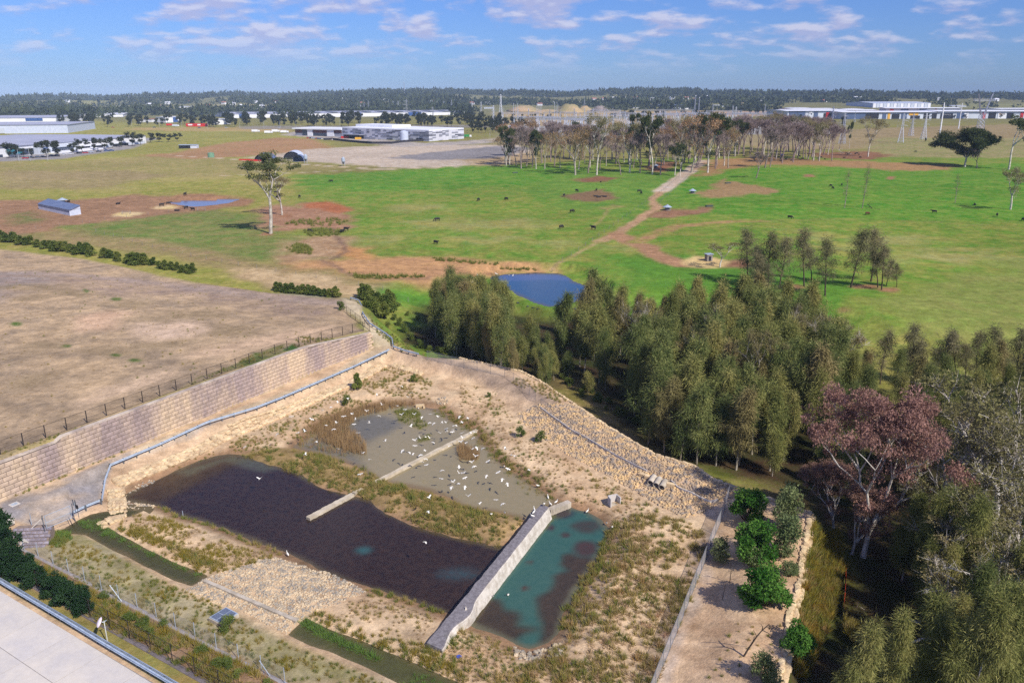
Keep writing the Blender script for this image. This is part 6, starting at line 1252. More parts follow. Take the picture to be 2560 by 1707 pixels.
# ------------------------------------------------------------------ cattle
HIDE = mat('black_hide', lin(30, 26, 26), lin(44, 38, 36), 3, 0.6, fine=0.2, spec=0.4); HIDE_B = mat('brown_hide', lin(96, 56, 38), lin(80, 46, 32), 3, 0.7, fine=0.2)
def remeshed(mb, name, m, vox):
    o = mb.build(name + '_tmp', m); md = o.modifiers.new('r', 'REMESH'); md.mode = 'VOXEL'; md.voxel_size = vox; md.use_smooth_shade = True
    dg = bpy.context.evaluated_depsgraph_get(); dg.update(); me = bpy.data.meshes.new_from_object(o.evaluated_get(dg)); me.name = name
    if not me.materials: me.materials.append(m)
    bpy.data.objects.remove(o); return me
def ring(x, z, w, h, y=0.0, n=10, axis='x'):
    return [(x, y + w * math.cos(i * 2 * math.pi / n), z + h * math.sin(i * 2 * math.pi / n)) for i in range(n)]
def cow_mesh(pose, m):
    b = MB(); dz = -0.62 if pose == 'lie' else 0.0
    b.loft([ring(-1.05, 1.02 + dz, .10, .16), ring(-0.98, 1.02 + dz, .26, .32), ring(-0.6, 1.0 + dz, .34, .40), ring(0, .96 + dz, .37, .43), ring(.5, .98 + dz, .33, .42), ring(.8, 1.04 + dz, .22, .34), ring(.95, 1.08 + dz, .14, .24)])
    if pose == 'graze': hd = [(.85, 1.08), (1.2, .80), (1.45, .45), (1.55, .18)]
    else: hd = [(.85, 1.10 + dz), (1.15, 1.28 + dz), (1.40, 1.32 + dz), (1.72, 1.20 + dz)]
    for (a, c_), (d, e), r0, r1 in zip(hd[:-1], hd[1:], (.21, .17, .15), (.17, .15, .09)): b.cyl((a, 0, c_), (d, 0, e), r0, r1, 8)
    hx, hz_ = hd[2]
    for s in (-1, 1): b.cyl((hx - .05, s * .1, hz_ + .06), (hx - .12, s * .30, hz_ + .08), .06, .03, 5)
    b.cyl((-1.05, 0, 1.12 + dz), (-1.2, 0, .45 + dz * .5), .04, .03, 5)
    for x, bend in ((-.78, -.10), (.62, .03)):
        for s in (-1, 1):
            if pose == 'lie': b.cyl((x, s * .25, .25), (x + .45, s * .38, .12), .12, .07, 6)
            else:
                b.cyl((x, s * .2, .95), (x + bend, s * .2, .52), .17, .09, 7); b.cyl((x + bend, s * .2, .54), (x, s * .2, .0), .085, .07, 6)
    return remeshed(b, 'cow', m, 0.055)
COW = {k: cow_mesh(k, HIDE) for k in ('graze', 'stand', 'lie')}; COWB = cow_mesh('graze', HIDE_B)
CG = [('by the left dam', [(463, 489, 's'), (405, 516, 's'), (422, 512, 's'), (442, 528, 'l'), (465, 523, 's'), (482, 527, 's')]), ('lying alone on the brown yard', [(295, 511, 'l')]), ('crowded at the round feeder behind the long shed', [(141, 509, 's'), (148, 510, 's'), (156, 511, 's'), (164, 510, 's'), (172, 509, 's')]),
      ('near the tall slender gum', [(690, 485, 'g'), (694, 497, 'g'), (749, 495, 'g')]), ('alone on the upper green', [(828, 456, 'g')]), ('among the gully sedges', [(775, 582, 'g'), (856, 582, 'g'), (866, 577, 's')]), ('grazing the open green paddock', [(1196, 503, 'g'), (1093, 553, 'g'), (1090, 611, 's'), (1266, 501, 'g'), (1403, 572, 'g'), (1430, 532, 'g'), (1410, 492, 's'), (1442, 480, 'g')]),
      ('resting on the round bare patch', [(1491, 478, 's'), (1490, 492, 'l'), (1497, 494, 'l'), (1512, 493, 'l'), (1502, 456, 'l')]), ('beside the fence track', [(1598, 481, 'g'), (1603, 486, 'g'), (1483, 574, 's')]), ('on the vivid green right of the track', [(1975, 547, 'g'), (2335, 533, 's'), (2492, 542, 's'), (2437, 513, 'l'), (2077, 467, 'g'), (2082, 473, 'g'), (2104, 465, 'g'), (2558, 553, 'g')]),
      ('under the ridge grove', [(1859, 393, 's'), (1952, 404, 'l'), (1965, 398, 'l'), (1978, 402, 'l'), (1998, 393, 'g'), (2007, 397, 'l'), (2033, 397, 'l'), (2044, 397, 'l'), (2052, 396, 's'), (2062, 399, 'l'), (1806, 392, 's')]), ('gathered at the ridge yard', [(2110, 395, 'l'), (2150, 396, 'g'), (2121, 387, 's'), (2142, 385, 's'), (2147, 389, 's'), (2116, 386, 's'), (2138, 387, 's')]), ('alone on the far ridge slope', [(2289, 381, 'g')])]
_r = random.Random(8)
def animal(name, data, p, rz, s, label, cat, group=None):
    o = link(name, data); o.location = p; o.rotation_euler = (0, 0, rz); o.scale = (s, s, s); return tag(o, label, cat, group)
PN = {'g': ('graze', 'black cow grazing'), 's': ('stand', 'black cow standing'), 'l': ('lie', 'black cow lying down')}
for gname, pts in CG:
    for (px, py, k), p_ in zip(pts, GP([(a, b) for a, b, c_ in pts])):
        lab = PN[k][1] + ' ' + gname if not gname.startswith(('grazing', 'lying', 'resting')) else 'black cow ' + gname + (', standing up' if k == 's' and 'rest' in gname else '')
        animal('cow', COW[PN[k][0]], tuple(p_), _r.uniform(0, 6.28), _r.uniform(0.95, 1.12), lab, 'cow', 'black cattle ' + gname)
animal('cow', COWB, G(2168, 538), 0.4, 1.0, 'brown calf grazing on the vivid green below the slim trees', 'cow')
# ------------------------------------------------------------------ ibises
WHITE = mat('white_feathers', lin(240, 236, 226), lin(228, 222, 210), 4, 0.8, fine=0.05); DARKB = mat('black_bill', lin(40, 36, 34), None, 4, 0.6)
def bird_mesh(kind):
    b = MB(); n = 8
    R = lambda x, z, r, s=1.0: [(x, r * s * math.cos(i * 2 * math.pi / n), z + r * math.sin(i * 2 * math.pi / n)) for i in range(n)]
    if kind == 'stand':
        b.loft([R(-.30, .36, .015), R(-.2, .38, .07), R(0, .42, .115), R(.14, .46, .09), R(.2, .54, .05)]); b.loft([R(.2, .54, .045), R(.23, .66, .03), R(.27, .72, .04), R(.31, .71, .03)], 0)
        b.cyl((.31, 0, .71), (.44, 0, .60), .016, .006, 5, 1); b.cyl((.27, 0, .73), (.33, 0, .72), .042, .03, 6, 1)
        for s in (-1, 1): b.cyl((.0, s * .05, .36), (.02, s * .05, .0), .014, .012, 5, 1)
        return b.mesh('ibis', [WHITE, DARKB], True)
    b.loft([R(-.36, .0, .01, 4), R(-.24, .01, .05, 1.6), R(0, .0, .095), R(.18, .02, .07), R(.28, .03, .035), R(.42, .02, .028), R(.48, .02, .036), R(.53, .01, .02)])
    b.cyl((.50, 0, .01), (.66, 0, -.05), .016, .006, 5, 1); b.cyl((-.24, 0, -.02), (-.5, 0, -.03), .016, .012, 4, 1)
    up, mid = {'up': (0.42, 0.26), 'flat': (0.06, 0.09), 'down': (-0.24, 0.0)}[kind]
    for s in (-1, 1):
        prof = [(.10, .03, .17, -.14), (.34, mid, .20, -.13), (.60, up, .12, -.12)]
        rings = [[(fx, s * y, z + .012), (bx, s * y, z + .006), (bx, s * y, z - .006), (fx, s * y, z - .012)] for y, z, fx, bx in prof]; b.loft(rings)
        y, z, fx, bx = prof[-1]; b.add([(fx, s * y, z), (bx, s * y, z), (-.06, s * (y + .10), z + (up - mid) * .5)], [(0, 1, 2)], 1)
    return b.mesh('ibis', [WHITE, DARKB], False)
IB = {k: bird_mesh(k) for k in ('stand', 'up', 'flat', 'down')}
Z3 = [(1850, 238), (1950, 300), (1915, 340), (1360, 348), (1625, 325), (1205, 432), (1270, 390), (1125, 462), (1670, 410), (1812, 420), (1883, 455), (1530, 468), (1400, 497), (1320, 517), (1640, 510), (1853, 500), (1970, 497), (2040, 523), (2115, 497), (2192, 520), (1025, 543), (1160, 600), (1255, 577), (1425, 547), (1415, 590), (1550, 578), (965, 655), (900, 668), (712, 677), (1233, 633), (1453, 668), (1065, 748), (1270, 815), (1700, 745), (1493, 855), (1558, 913), (415, 795), (550, 1088), (968, 870), (1472, 1047), (840, 520), (2115, 575), (2150, 580), (2225, 580), (2262, 573), (1935, 610), (2210, 670), (2265, 630), (2270, 655), (2335, 600), (2320, 640), (1975, 735), (1975, 787), (2110, 715), (2135, 755), (1860, 830), (1920, 845), (1950, 870), (2065, 830), (2030, 870), (2070, 908), (2045, 935), (2080, 963), (2220, 1013), (2218, 1090), (2295, 790), (2325, 1120), (2312, 1168), (2100, 1262), (2097, 1387)]
Z4 = [(490, 745), (520, 665), (590, 680), (540, 715), (455, 800), (540, 810), (610, 805), (650, 800), (640, 850), (545, 850), (530, 885), (575, 895), (625, 950), (665, 935), (725, 940), (915, 950), (970, 1000), (1000, 1005), (655, 1010), (765, 1055), (625, 1062), (645, 1100), (515, 1105), (940, 1122), (1125, 1130), (515, 1157), (555, 1155), (755, 1180), (855, 1150), (565, 1200), (890, 1210), (463, 1235), (512, 1250), (447, 1278), (567, 1277), (935, 1250), (593, 1357), (835, 1390), (895, 1425), (688, 1425)]
FLY = [(500 + a / 3.675, 900 + b / 3.675) for a, b in Z3] + [(1000 + a / 3.484, 850 + b / 3.484) for a, b in Z4] + [(1063, 1354)]
for px, py in FLY:
    z = _r.uniform(-0.9, 1.2); x, y, _ = PZ(px, py, z); gz_ = on(x, y)
    if z - gz_ < 0.5: z = gz_ + 0.7; x, y, _ = PZ(px, py, z)
    k = _r.choice(['up', 'up', 'flat', 'down']); p_ = (x, y, z)
    if px < 700: lab, gr = 'white ibis flying low over the dark pond', 'ibises over the dark pond'
    elif px < 935: lab, gr = 'white ibis flying over the tan reeds', 'ibises over the tan reeds'
    elif px < 1100 and py < 1030: lab, gr = 'white ibis flying over the upper end of the turbid pond', 'ibises over the upper pond end'
    elif py < 1120: lab, gr = 'white ibis wheeling above the long concrete sill', 'ibises above the long sill'
    else: lab, gr = 'white ibis flying over the lower turbid pond', 'ibises over the lower turbid pond'
    o = animal('ibis', IB[k], p_, _r.uniform(0, 6.28), _r.uniform(0.52, 0.66), lab, 'bird', gr); o.rotation_euler = (_r.uniform(-.4, .4), _r.uniform(-.3, .3), o.rotation_euler.z)
for px, py, lab in [(1360, 1266, 'on the end of the weir wall'), (1336, 1280, 'on the weir wall crest'), (1334, 1287, 'on the weir wall crest'), (1331, 1296, 'on the weir wall crest'), (1376, 1266, 'on the spur beside the weir wall'), (1390, 1261, 'on the spur beside the weir wall')]:
    p_ = PZ(px, py, -1.14 if 'spur' not in lab else -1.73); animal('ibis', IB['stand'], p_, _r.uniform(0, 6.28), 1.0, 'white ibis standing ' + lab, 'bird', 'ibises standing ' + lab)
for px, py, lab in [(1260, 1172, 'in the shallows of the turbid pond'), (1344, 1220, 'on the muddy shore above the weir wall'), (1262, 1288, 'on the muddy bank left of the weir wall'), (1228, 1292, 'on the muddy bank left of the weir wall'), (1516, 1314, 'on the sandy shore of the teal pond'), (1530, 1324, 'on the sandy shore of the teal pond'), (1468, 1286, 'beside the upper teal pond'), (1046, 1030, 'on the islet in the turbid pond'), (1064, 1104, 'on the islet by the long sill'), (1050, 1106, 'on the islet by the long sill'), (720, 1392, 'on the stone apron edge'), (1370, 1250, 'at the corner above the weir wall'), (1232, 1502, 'swimming low in the teal pond'), (1270, 1500, 'swimming low in the teal pond')]:
    q = G(px, py); sw = 'swimming' in lab; animal('ibis', IB['stand'], (q[0], q[1], -2.93 if sw else max(q[2], -2.62)), _r.uniform(0, 6.28), 1.0, 'white ibis ' + ('' if sw else 'standing ') + lab, 'bird', 'ibises ' + lab)
for i in range(18):
    px, py = _r.uniform(1085, 1290), _r.uniform(688, 760); x, y, z = G(px + 10, 880); 
    p_ = PZ(px, py, 7.5 + _r.uniform(-1, 3)); animal('ibis', IB['stand'], p_, _r.uniform(0, 6.28), 1.0, 'white ibis perched in the she-oak clump by the track bend', 'bird', 'ibises perched in the she-oak clump') if i < 9 else None
# ------------------------------------------------------------------ farm buildings and yard things
SHEDW = mat('pale_sheeting', lin(206, 212, 228), lin(190, 198, 216), 0.4, 0.5, fine=0.03); SHEDB = mat('blue_grey_sheeting', lin(120, 132, 160), lin(108, 120, 148), 0.4, 0.45, 0.2, fine=0.03)
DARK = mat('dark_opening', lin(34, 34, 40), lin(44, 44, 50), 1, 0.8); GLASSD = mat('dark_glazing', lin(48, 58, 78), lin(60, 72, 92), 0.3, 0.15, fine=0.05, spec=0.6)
WHITEP = mat('white_cladding', lin(238, 238, 240), lin(228, 228, 232), 0.05, 0.6, fine=0.02); ROOFW = mat('white_roof', lin(240, 240, 244), lin(230, 230, 236), 0.05, 0.5, fine=0.02)
ROOFG = mat('grey_roof', lin(176, 176, 188), lin(164, 164, 176), 0.05, 0.5, fine=0.03); CLADG = mat('grey_cladding', lin(204, 210, 220), lin(192, 198, 208), 0.05, 0.6, fine=0.02)
PANL = mat('light_panel', lin(216, 216, 226), None, 0.1, 0.6, fine=0.02); PANM = mat('mid_panel', lin(150, 152, 164), None, 0.1, 0.6, fine=0.02); PAND = mat('dark_panel', lin(104, 106, 118), None, 0.1, 0.6, fine=0.02)
REDP = mat('red_paint', lin(206, 44, 40), None, 0.3, 0.5, fine=0.03); YELP = mat('yellow_paint', lin(236, 178, 50), None, 0.3, 0.5, fine=0.03); BLUEP = mat('blue_panel', lin(62, 92, 150), None, 0.3, 0.4, fine=0.05); TEALG = mat('teal_glass', lin(70, 150, 170), None, 0.3, 0.2, fine=0.05); TIMB = mat('rust_timber', lin(112, 66, 54), lin(90, 54, 46), 0.5, 0.8)
GREENT = mat('green_tank', lin(120, 160, 130), None, 1, 0.6); TIMBER = mat('grey_timber', lin(150, 144, 136), lin(126, 120, 112), 1, 0.9); DKF = mat('dark_shade_cloth', lin(56, 54, 62), None, 0.3, 0.9); ROOFR = mat('red_tiles', lin(170, 110, 90), None, 0.3, 0.9); STEEL = mat('tower_steel', lin(206, 208, 216), lin(188, 192, 200), 0.3, 0.5, 0.3, fine=0.03)

ls = thing('long_shed', 'long low blue-roofed tin shed on the brown yard', 'shed', (0, 0, 0))
A_ = [Vector(G(a, b)) for a, b in [(97, 523), (175, 540), (203, 536), (125, 518)]]; zb = min(p.z for p in A_) - 0.1; hf, hb = 3.4, 2.6
m = MB(); F0, F1, B1, B0 = A_; m.prism([(p.x, p.y) for p in A_], zb, zb + 2.6); m.build('walls', SHEDW, ls)
ax = (F1 - F0).normalized(); ov = 0.5
MB().add([Vector((p.x, p.y, zb + h_)) + o_ for p, h_, o_ in ((F0, 2.5, -ax * ov), (F1, 2.5, ax * ov), (B1, 3.9, ax * ov), (B0, 3.9, -ax * ov), (F0, 2.66, -ax * ov), (F1, 2.66, ax * ov), (B1, 4.06, ax * ov), (B0, 4.06, -ax * ov))], [(3, 2, 1, 0), (4, 5, 6, 7), (0, 1, 5, 4), (1, 2, 6, 5), (2, 3, 7, 6), (3, 0, 4, 7)]).build('roof', SHEDB, ls)
m = MB(); m.add([F1 + Vector((0, 0, 2.4 + zb - F1.z)), B1 + Vector((0, 0, 2.4 + zb - B1.z)), B1 + Vector((0, 0, 3.85 + zb - B1.z))], [(0, 1, 2)]); m.build('gable', SHEDW, ls)
sh_ = (F1 - F0); nn_ = Vector((sh_.y, -sh_.x, 0)).normalized()
MB().add([F0 + nn_ * .02 + Vector((0, 0, 1.3)), F1 + nn_ * .02 + Vector((0, 0, 1.3)), F1 + nn_ * .02 + Vector((0, 0, 2.35)), F0 + nn_ * .02 + Vector((0, 0, 2.35))], [(0, 1, 2, 3)]).build('open_strip', SHEDB, ls)
def feeder(label, px, py, r=2.6):
    t = thing('round_feeder', label, 'feeder', G(px, py)); MB().cyl((0, 0, 0.0), (0, 0, 0.45), r * .62, r * .66, 14).build('trough', TIMBER, t); MB().cyl((0, 0, .4), (0, 0, 1.5), r * .36, r * .40, 14).build('bin', GALVD, t)
    MB().cyl((0, 0, 1.45), (0, 0, 2.5), r * .78, 0.12, 16).build('cone_roof', GALV, t); MB().cyl((0, 0, 2.5), (0, 0, 2.75), .14, .1, 8).build('cap', GALVD, t)
feeder('round cone-roofed feeder, upper of two beside the dirt track', 1731, 484); feeder('round cone-roofed feeder, lower of two beside the dirt track', 1668, 526); feeder('round cone-roofed feeder behind the long blue shed', 157, 508, 3.0); feeder('small cone-roofed feeder under the ridge grove', 1955, 392, 2.4); feeder('low round feeder in the grove beside the track', 1640, 420, 2.6)
def trough(label, px, py):
    t = thing('water_trough', label, 'trough', G(px, py), 0.3); MB().box((0, 0, .3), (3.4, 1.2, .6)).build('body', mat('trough_green', lin(70, 84, 76), None, 1, 0.7), t); MB().box((0, 0, .602), (3.1, .9, .02)).build('water', GLASSD, t)
trough('dark water trough right of the lower feeder', 1773, 517); trough('dark water trough on the bare patch above the upper feeder', 1820, 459); trough('small dark trough on the far green beside the grove', 1288, 433)
hut = thing('feed_hut', 'small grey feed hut on the straw-littered ground', 'hut', G(1771, 652), 0.3); MB().box((0, 0, 1.0), (1.8, 1.6, 2.0)).build('walls', TIMBER, hut); MB().box((0, 0, 2.1), (2.3, 2.1, .15)).build('roof', GALV, hut); MB().box((0, -.81, .8), (.8, .03, 1.4)).build('door', DARK, hut)
def hayrack(label, px, py):
    t = thing('hay_rack', label, 'rack', G(px, py), .2); m = MB()
    for x in (-1.6, 1.6):
        for y in (-.5, .5): m.bar((x, y, 0), (x, y, 1.3), .1)
    m.build('frame', TIMBER, t); m = MB()
    for k in range(9): m.bar((-1.6 + .4 * k, -.5, .5), (-1.6 + .4 * k, .5, 1.3), .06)
    m.build('rails', TIMBER, t)
hayrack('wooden hay rack standing in spilt straw, left yard', 316, 535); hayrack('pale gate panels standing beside the left dam', 504, 527)
# paddock fences: thin posts and wire
def paddock_fence(label, pts, step):
    r = thing('paddock_fence', label, 'fence', (0, 0, 0)); P = [Vector(p) for p in GP(pts)]; pm = MB().cyl((0, 0, -.2), (0, 0, 1.3), .07, .06, 5).mesh('post', TIMBER); last = None; w = MB()
    for q, a in along(P, step):
        q = Vector((q.x, q.y, on(q.x, q.y))); link('post', pm, r, Matrix.Translation(q))
        if last is not None:
            for h_ in (0.5, 1.15): w.cyl(last + Vector((0, 0, h_)), q + Vector((0, 0, h_)), .012, .012, 3, caps=False)
        last = q
    w.build('wire', GALVD, r)
paddock_fence('post and wire fence running up beside the dirt track', [(1380, 680), (1420, 645), (1470, 610), (1500, 590), (1560, 545), (1640, 490), (1700, 440)], 9.0)
paddock_fence('post and wire fence on the right of the dirt track', [(1650, 508), (1662, 495), (1720, 440), (1745, 415)], 9.0); paddock_fence('post and wire fence above the bare field', [(30, 583), (150, 565), (300, 545), (420, 532), (490, 524)], 9.0)
paddock_fence('wire fence across the dry grass behind the screening saplings', [(240, 580), (420, 630), (600, 665), (760, 690), (900, 715), (1000, 745), (1065, 770)], 8.0)
# grain silos and sheds on the gravel pad
def silo(label, px, py, hh):
    p_ = G(px, py); s = hpx(p_, hh) / 8.0; t = thing('grain_silo', label, 'silo', p_, 0, s)
    MB().cyl((0, 0, 4), (0, 0, 6.6), 1.6, 1.6, 16).build('drum', GALV, t); MB().cyl((0, 0, 6.6), (0, 0, 8), 1.6, .25, 16).build('cone_top', GALV, t); MB().cyl((0, 0, 1.6), (0, 0, 4), .25, 1.6, 16).build('hopper', GALVD, t)
    for i in range(4): a = i * 1.5708 + .78; MB().bar((1.6 * math.cos(a), 1.6 * math.sin(a), 0), (1.6 * math.cos(a), 1.6 * math.sin(a), 4.6), .16).build('leg', GALV, t)
silo('silver hopper silo beside the dark sheds', 765, 409, 23); silo('silver hopper silo standing alone on the gravel pad', 859, 416, 23)
def igloo(label, px, py, w, d, h, m, rz=0.1, front=True):
    t = thing('igloo_shed', label, 'shed', G(px, py), rz); rings = []
    for y in (0, d): rings.append([(w / 2 * math.cos(math.pi * i / 10), y, h * math.sin(math.pi * i / 10)) for i in range(11)])
    b = MB(); b.loft(rings, caps=False); b.add(rings[1], [tuple(range(11))]); b.build('shell', m, t)
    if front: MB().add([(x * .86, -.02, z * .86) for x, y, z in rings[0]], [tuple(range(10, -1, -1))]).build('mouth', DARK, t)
    return t
igloo('grey fabric igloo shed behind the tall gum crown', 660, 402, 15, 14, 5.5, SHEDB); sh2 = igloo('large open-fronted dark igloo shed on the gravel pad', 730, 399, 14, 20, 6.2, SHEDW); igloo('small grey ribbed igloo shed beside the silo', 746, 405, 8.5, 8, 5.2, SHEDB, front=False)
for i, (px, py) in enumerate([(612, 401), (628, 402), (640, 403)]): o = MB().box((0, 0, .5), (9, .6, 1.0)).build('barrier_board', REDP); o.location = G(px, py); tag(o, 'low red-orange barrier beside the igloo sheds', 'barrier', 'red barriers beside the igloo sheds')
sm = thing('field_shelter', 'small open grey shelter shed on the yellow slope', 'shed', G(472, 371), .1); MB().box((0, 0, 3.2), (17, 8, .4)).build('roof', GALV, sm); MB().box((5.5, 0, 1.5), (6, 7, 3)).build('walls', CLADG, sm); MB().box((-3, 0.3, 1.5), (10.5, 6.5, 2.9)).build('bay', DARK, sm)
tk = thing('water_tank', 'round pale green water tank on the yellow slope', 'tank', G(528, 394)); MB().cyl((0, 0, 0), (0, 0, 3.6), 2.6, 2.6, 14).build('drum', GREENT, tk); MB().cyl((0, 0, 3.6), (0, 0, 4.0), 2.6, .5, 14).build('lid', GREENT, tk)

# ------------------------------------------------------------------ warehouses
def box_between(pts2, z0, z1): return pts2
class Face:
    """a wall face between two ground points: places panels by fractions along and metres up"""
    def __init__(s, a, b, z, h): s.a = Vector((a.x, a.y, 0)); s.b = Vector((b.x, b.y, 0)); s.z = z; s.h = h; d = (s.b - s.a).normalized(); s.n = Vector((d.y, -d.x, 0)); s.L = (s.b - s.a).length
    def panel(s, u0, u1, v0, v1, m, parent, name='panel', proud=0.25):
        p0 = s.a.lerp(s.b, u0); p1 = s.a.lerp(s.b, u1); q = [p0, p1, p1 + s.n * proud, p0 + s.n * proud]
        return MB().prism([(p.x, p.y) for p in q], s.z + v0 * s.h, s.z + v1 * s.h).build(name, m, parent)
def warehouse(label, near, right, left_len, hpx_, wall, roof, rise=0.05, name='warehouse', z=None, depth_dir=None, over=1.0, cat='warehouse'):
    """near, right: photo pixels of two base corners of the front; left_len metres of depth behind"""
    a = Vector(G(*near)); b = Vector(G(*right)); z0 = (a.z if z is None else z) - 0.5; h = hpx(a, hpx_); d = (b - a); d.z = 0; d.normalize(); back = Vector((-d.y, d.x, 0)) * left_len
    if back.y < 0: back = -back
    t = thing(name, label, cat, (0, 0, 0)); P = [a, b, b + back, a + back]
    MB().prism([(p.x, p.y) for p in P], z0, z0 + h).build('walls', wall, t)
    o = over; r0 = z0 + h; mid = (a + back * .5, b + back * .5); rs = h * rise + 0.4
    c_ = [a - d * o - back.normalized() * o, b + d * o - back.normalized() * o, b + d * o + back + back.normalized() * o, a - d * o + back + back.normalized() * o]; m0 = (c_[0] + c_[3]) / 2; m1 = (c_[1] + c_[2]) / 2
    V = [Vector((p.x, p.y, r0 + .02)) for p in c_] + [Vector((m0.x, m0.y, r0 + rs)), Vector((m1.x, m1.y, r0 + rs))]; MB().add(V, [(0, 1, 5, 4), (2, 3, 4, 5), (0, 4, 3), (1, 2, 5), (3, 2, 1, 0)]).build('roof', roof, t)
    return t, Face(a, b, z0, h), Face(b, b + back, z0, h), h
# chequered warehouse: two visible faces of separate panels
Nn, Rr, Ll = Vector(G(1073, 354)), Vector(G(1160, 347)), Vector(G(857, 345)); hN = hpx(Nn, 27); zc = min(Nn.z, Rr.z, Ll.z) - .5
cw = thing('chequered_warehouse', 'big warehouse clad in a grey and white chequer of panels', 'warehouse', (0, 0, 0))
fr = (Nn - Ll); rt = (Rr - Nn); back4 = Ll + rt
MB().prism([(p.x, p.y) for p in (Ll, Nn, Rr, back4)], zc, zc + hN).build('walls', PANL, cw)
MB().prism([(p.x, p.y) for p in (Ll, Nn, Rr, back4)], zc + hN + .02, zc + hN + 1.1).build('roof', ROOFW, cw)
_r = random.Random(4)
def chequer(face, nu, nv, frac, skip=None):
    for j in range(nv):
        i = 0
        while i < nu:
            w_ = _r.choice((1, 1, 2)); w_ = min(w_, nu - i)
            if _r.random() < frac and not (skip and skip((i + .5) / nu, (j + .5) / nv)): face.panel(i / nu, (i + w_) / nu, j / nv, (j + 1) / nv, _r.choice((PANM, PANM, PAND)), cw)
            i += w_
Ff = Face(Ll, Nn, zc, hN); Fr = Face(Nn, Rr, zc, hN)
chequer(Ff, 30, 9, 0.42, lambda u, v: v < 0.42 and u < 0.28); chequer(Fr, 11, 9, 0.34)
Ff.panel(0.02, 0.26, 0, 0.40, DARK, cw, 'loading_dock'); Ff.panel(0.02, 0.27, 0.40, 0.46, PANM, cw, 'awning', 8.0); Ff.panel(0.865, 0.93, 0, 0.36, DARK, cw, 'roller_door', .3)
bk = Face(Ll + rt * .35, Ll + fr * .45 + rt * .35, zc + hN, 3.5); bk.panel(0, 1, .3, 1.1, ROOFW, cw, 'roof_monitor', -30)
tnk = thing('process_tank', 'tall pale round tank before the chequered warehouse', 'tank', G(1011, 353)); th_ = hpx(Nn, 23); MB().cyl((0, 0, 0), (0, 0, th_), 4.6, 4.6, 18).build('drum', SHEDW, tnk); MB().cyl((0, 0, th_), (0, 0, th_ + 1.2), 4.6, .6, 18).build('lid', SHEDW, tnk)
oa, ob = Vector(G(739, 339)), Vector(G(856, 343)); hO = hpx(oa, 21); of = thing('office_block', 'two-storey white office with rust-brown windows joined to the chequered warehouse', 'office', (0, 0, 0)); zo = min(oa.z, ob.z) - .5
dO = (ob - oa).normalized(); bO = Vector((-dO.y, dO.x, 0)) * 40
MB().prism([(p.x, p.y) for p in (oa, ob, ob + bO, oa + bO)], zo, zo + hO * .82).build('walls', PANM, of); MB().prism([(p.x, p.y) for p in (oa - dO * 3 - bO * .06, ob - bO * .06, ob + bO, oa + bO - dO * 3)], zo + hO * .84, zo + hO * .98).build('roof', ROOFW, of)
Fo = Face(oa, ob, zo, hO)
for u0, u1, v0, v1, mm, nm in ((.0, .15, .42, .80, TIMB, 'window'), (.16, .26, .0, .80, GLASSD, 'window'), (.27, .38, .0, .84, WHITEP, 'stair_tower'), (.39, .68, .45, .76, TIMB, 'window'), (.39, .70, .76, .84, PANM, 'fascia'), (.39, .66, .02, .38, GLASSD, 'window'), (.69, .83, .1, .82, WHITEP, 'stair_tower'), (.84, .99, .48, .8, TIMB, 'window'), (.05, .95, -.02, .06, WHITEP, 'plinth')): Fo.panel(u0, u1, v0, v1, mm, of, nm, .9 if nm == 'stair_tower' else .35)
sfp = GP([(810, 351), (830, 350), (860, 354), (890, 357), (930, 360), (980, 360), (1010, 356), (1080, 352)]); m = MB(); sf = thing('silt_fence', 'black shade-cloth fence curving in front of the chequered warehouse', 'fence', (0, 0, 0))
for a, b in zip(sfp[:-1], sfp[1:]): m.bar(Vector(a) + Vector((0, 0, 1)), Vector(b) + Vector((0, 0, 1)), .2, 2.6)
m.build('cloth', DKF, sf)
for q in sfp: MB().cyl(Vector(q), Vector(q) + Vector((0, 0, 2.6)), .12, n=5).build('post', DKF, sf)
# vehicles
def truck(label, px, py, cab, body, L=11, rz=0.1, group=None):
    t = thing('truck', label, 'truck', G(px, py), rz); MB().box((-1.5, 0, 2.2), (L - 3, 2.5, 2.7)).build('box_body', body, t); c0 = L / 2 - 1.4
    MB().prism([(c0 - 1.2, -1.2), (c0 + 1.0, -1.2), (c0 + 1.0, 1.2), (c0 - 1.2, 1.2)], .7, 2.9).build('cab', cab, t); MB().box((c0 + .98, 0, 2.2), (.1, 2.1, .9)).build('windscreen', GLASSD, t)
    for x in (c0, -L / 2 + 1.5, -L / 2 + 3.0):
        for y in (-1.1, 1.1): MB().cyl((x, y - .15, .5), (x, y + .15, .5), .5, n=10).build('wheel', DARK, t)
def car(label, px, py, m, rz, group=None):
    t = thing('parked_car', label, 'car', G(px, py), rz, group=group); MB().prism([(-2.2, -.9), (2.2, -.9), (2.2, .9), (-2.2, .9)], .35, .9).build('body', m, t)
    b = MB(); b.loft([[(-1.6, -.8, .9), (1.1, -.8, .9), (1.1, .8, .9), (-1.6, .8, .9)], [(-1.2, -.7, 1.45), (.5, -.7, 1.45), (.5, .7, 1.45), (-1.2, .7, 1.45)]]); b.build('cabin', GLASSD, t)
    for x in (-1.4, 1.4):
        for y in (-.85, .85): MB().cyl((x, y - .1, .33), (x, y + .1, .33), .33, n=8).build('wheel', DARK, t)
for i, (px, py) in enumerate([(640, 331), (672, 334), (690, 331), (712, 333)]): truck('white box truck near the driveway, %s of four from the left' % ('first', 'second', 'third', 'fourth')[i], px, py, WHITEP, WHITEP, rz=.2)
truck('green-sided truck parked behind the chequered warehouse', 1168, 344, WHITEP, mat('green_side', lin(60, 150, 80), None, 1, .5)); truck('red truck with white load at the roadside', 425, 315, REDP, REDP, rz=.3); truck('pale truck beside the red one at the roadside', 440, 317, WHITEP, CLADG, rz=.2)
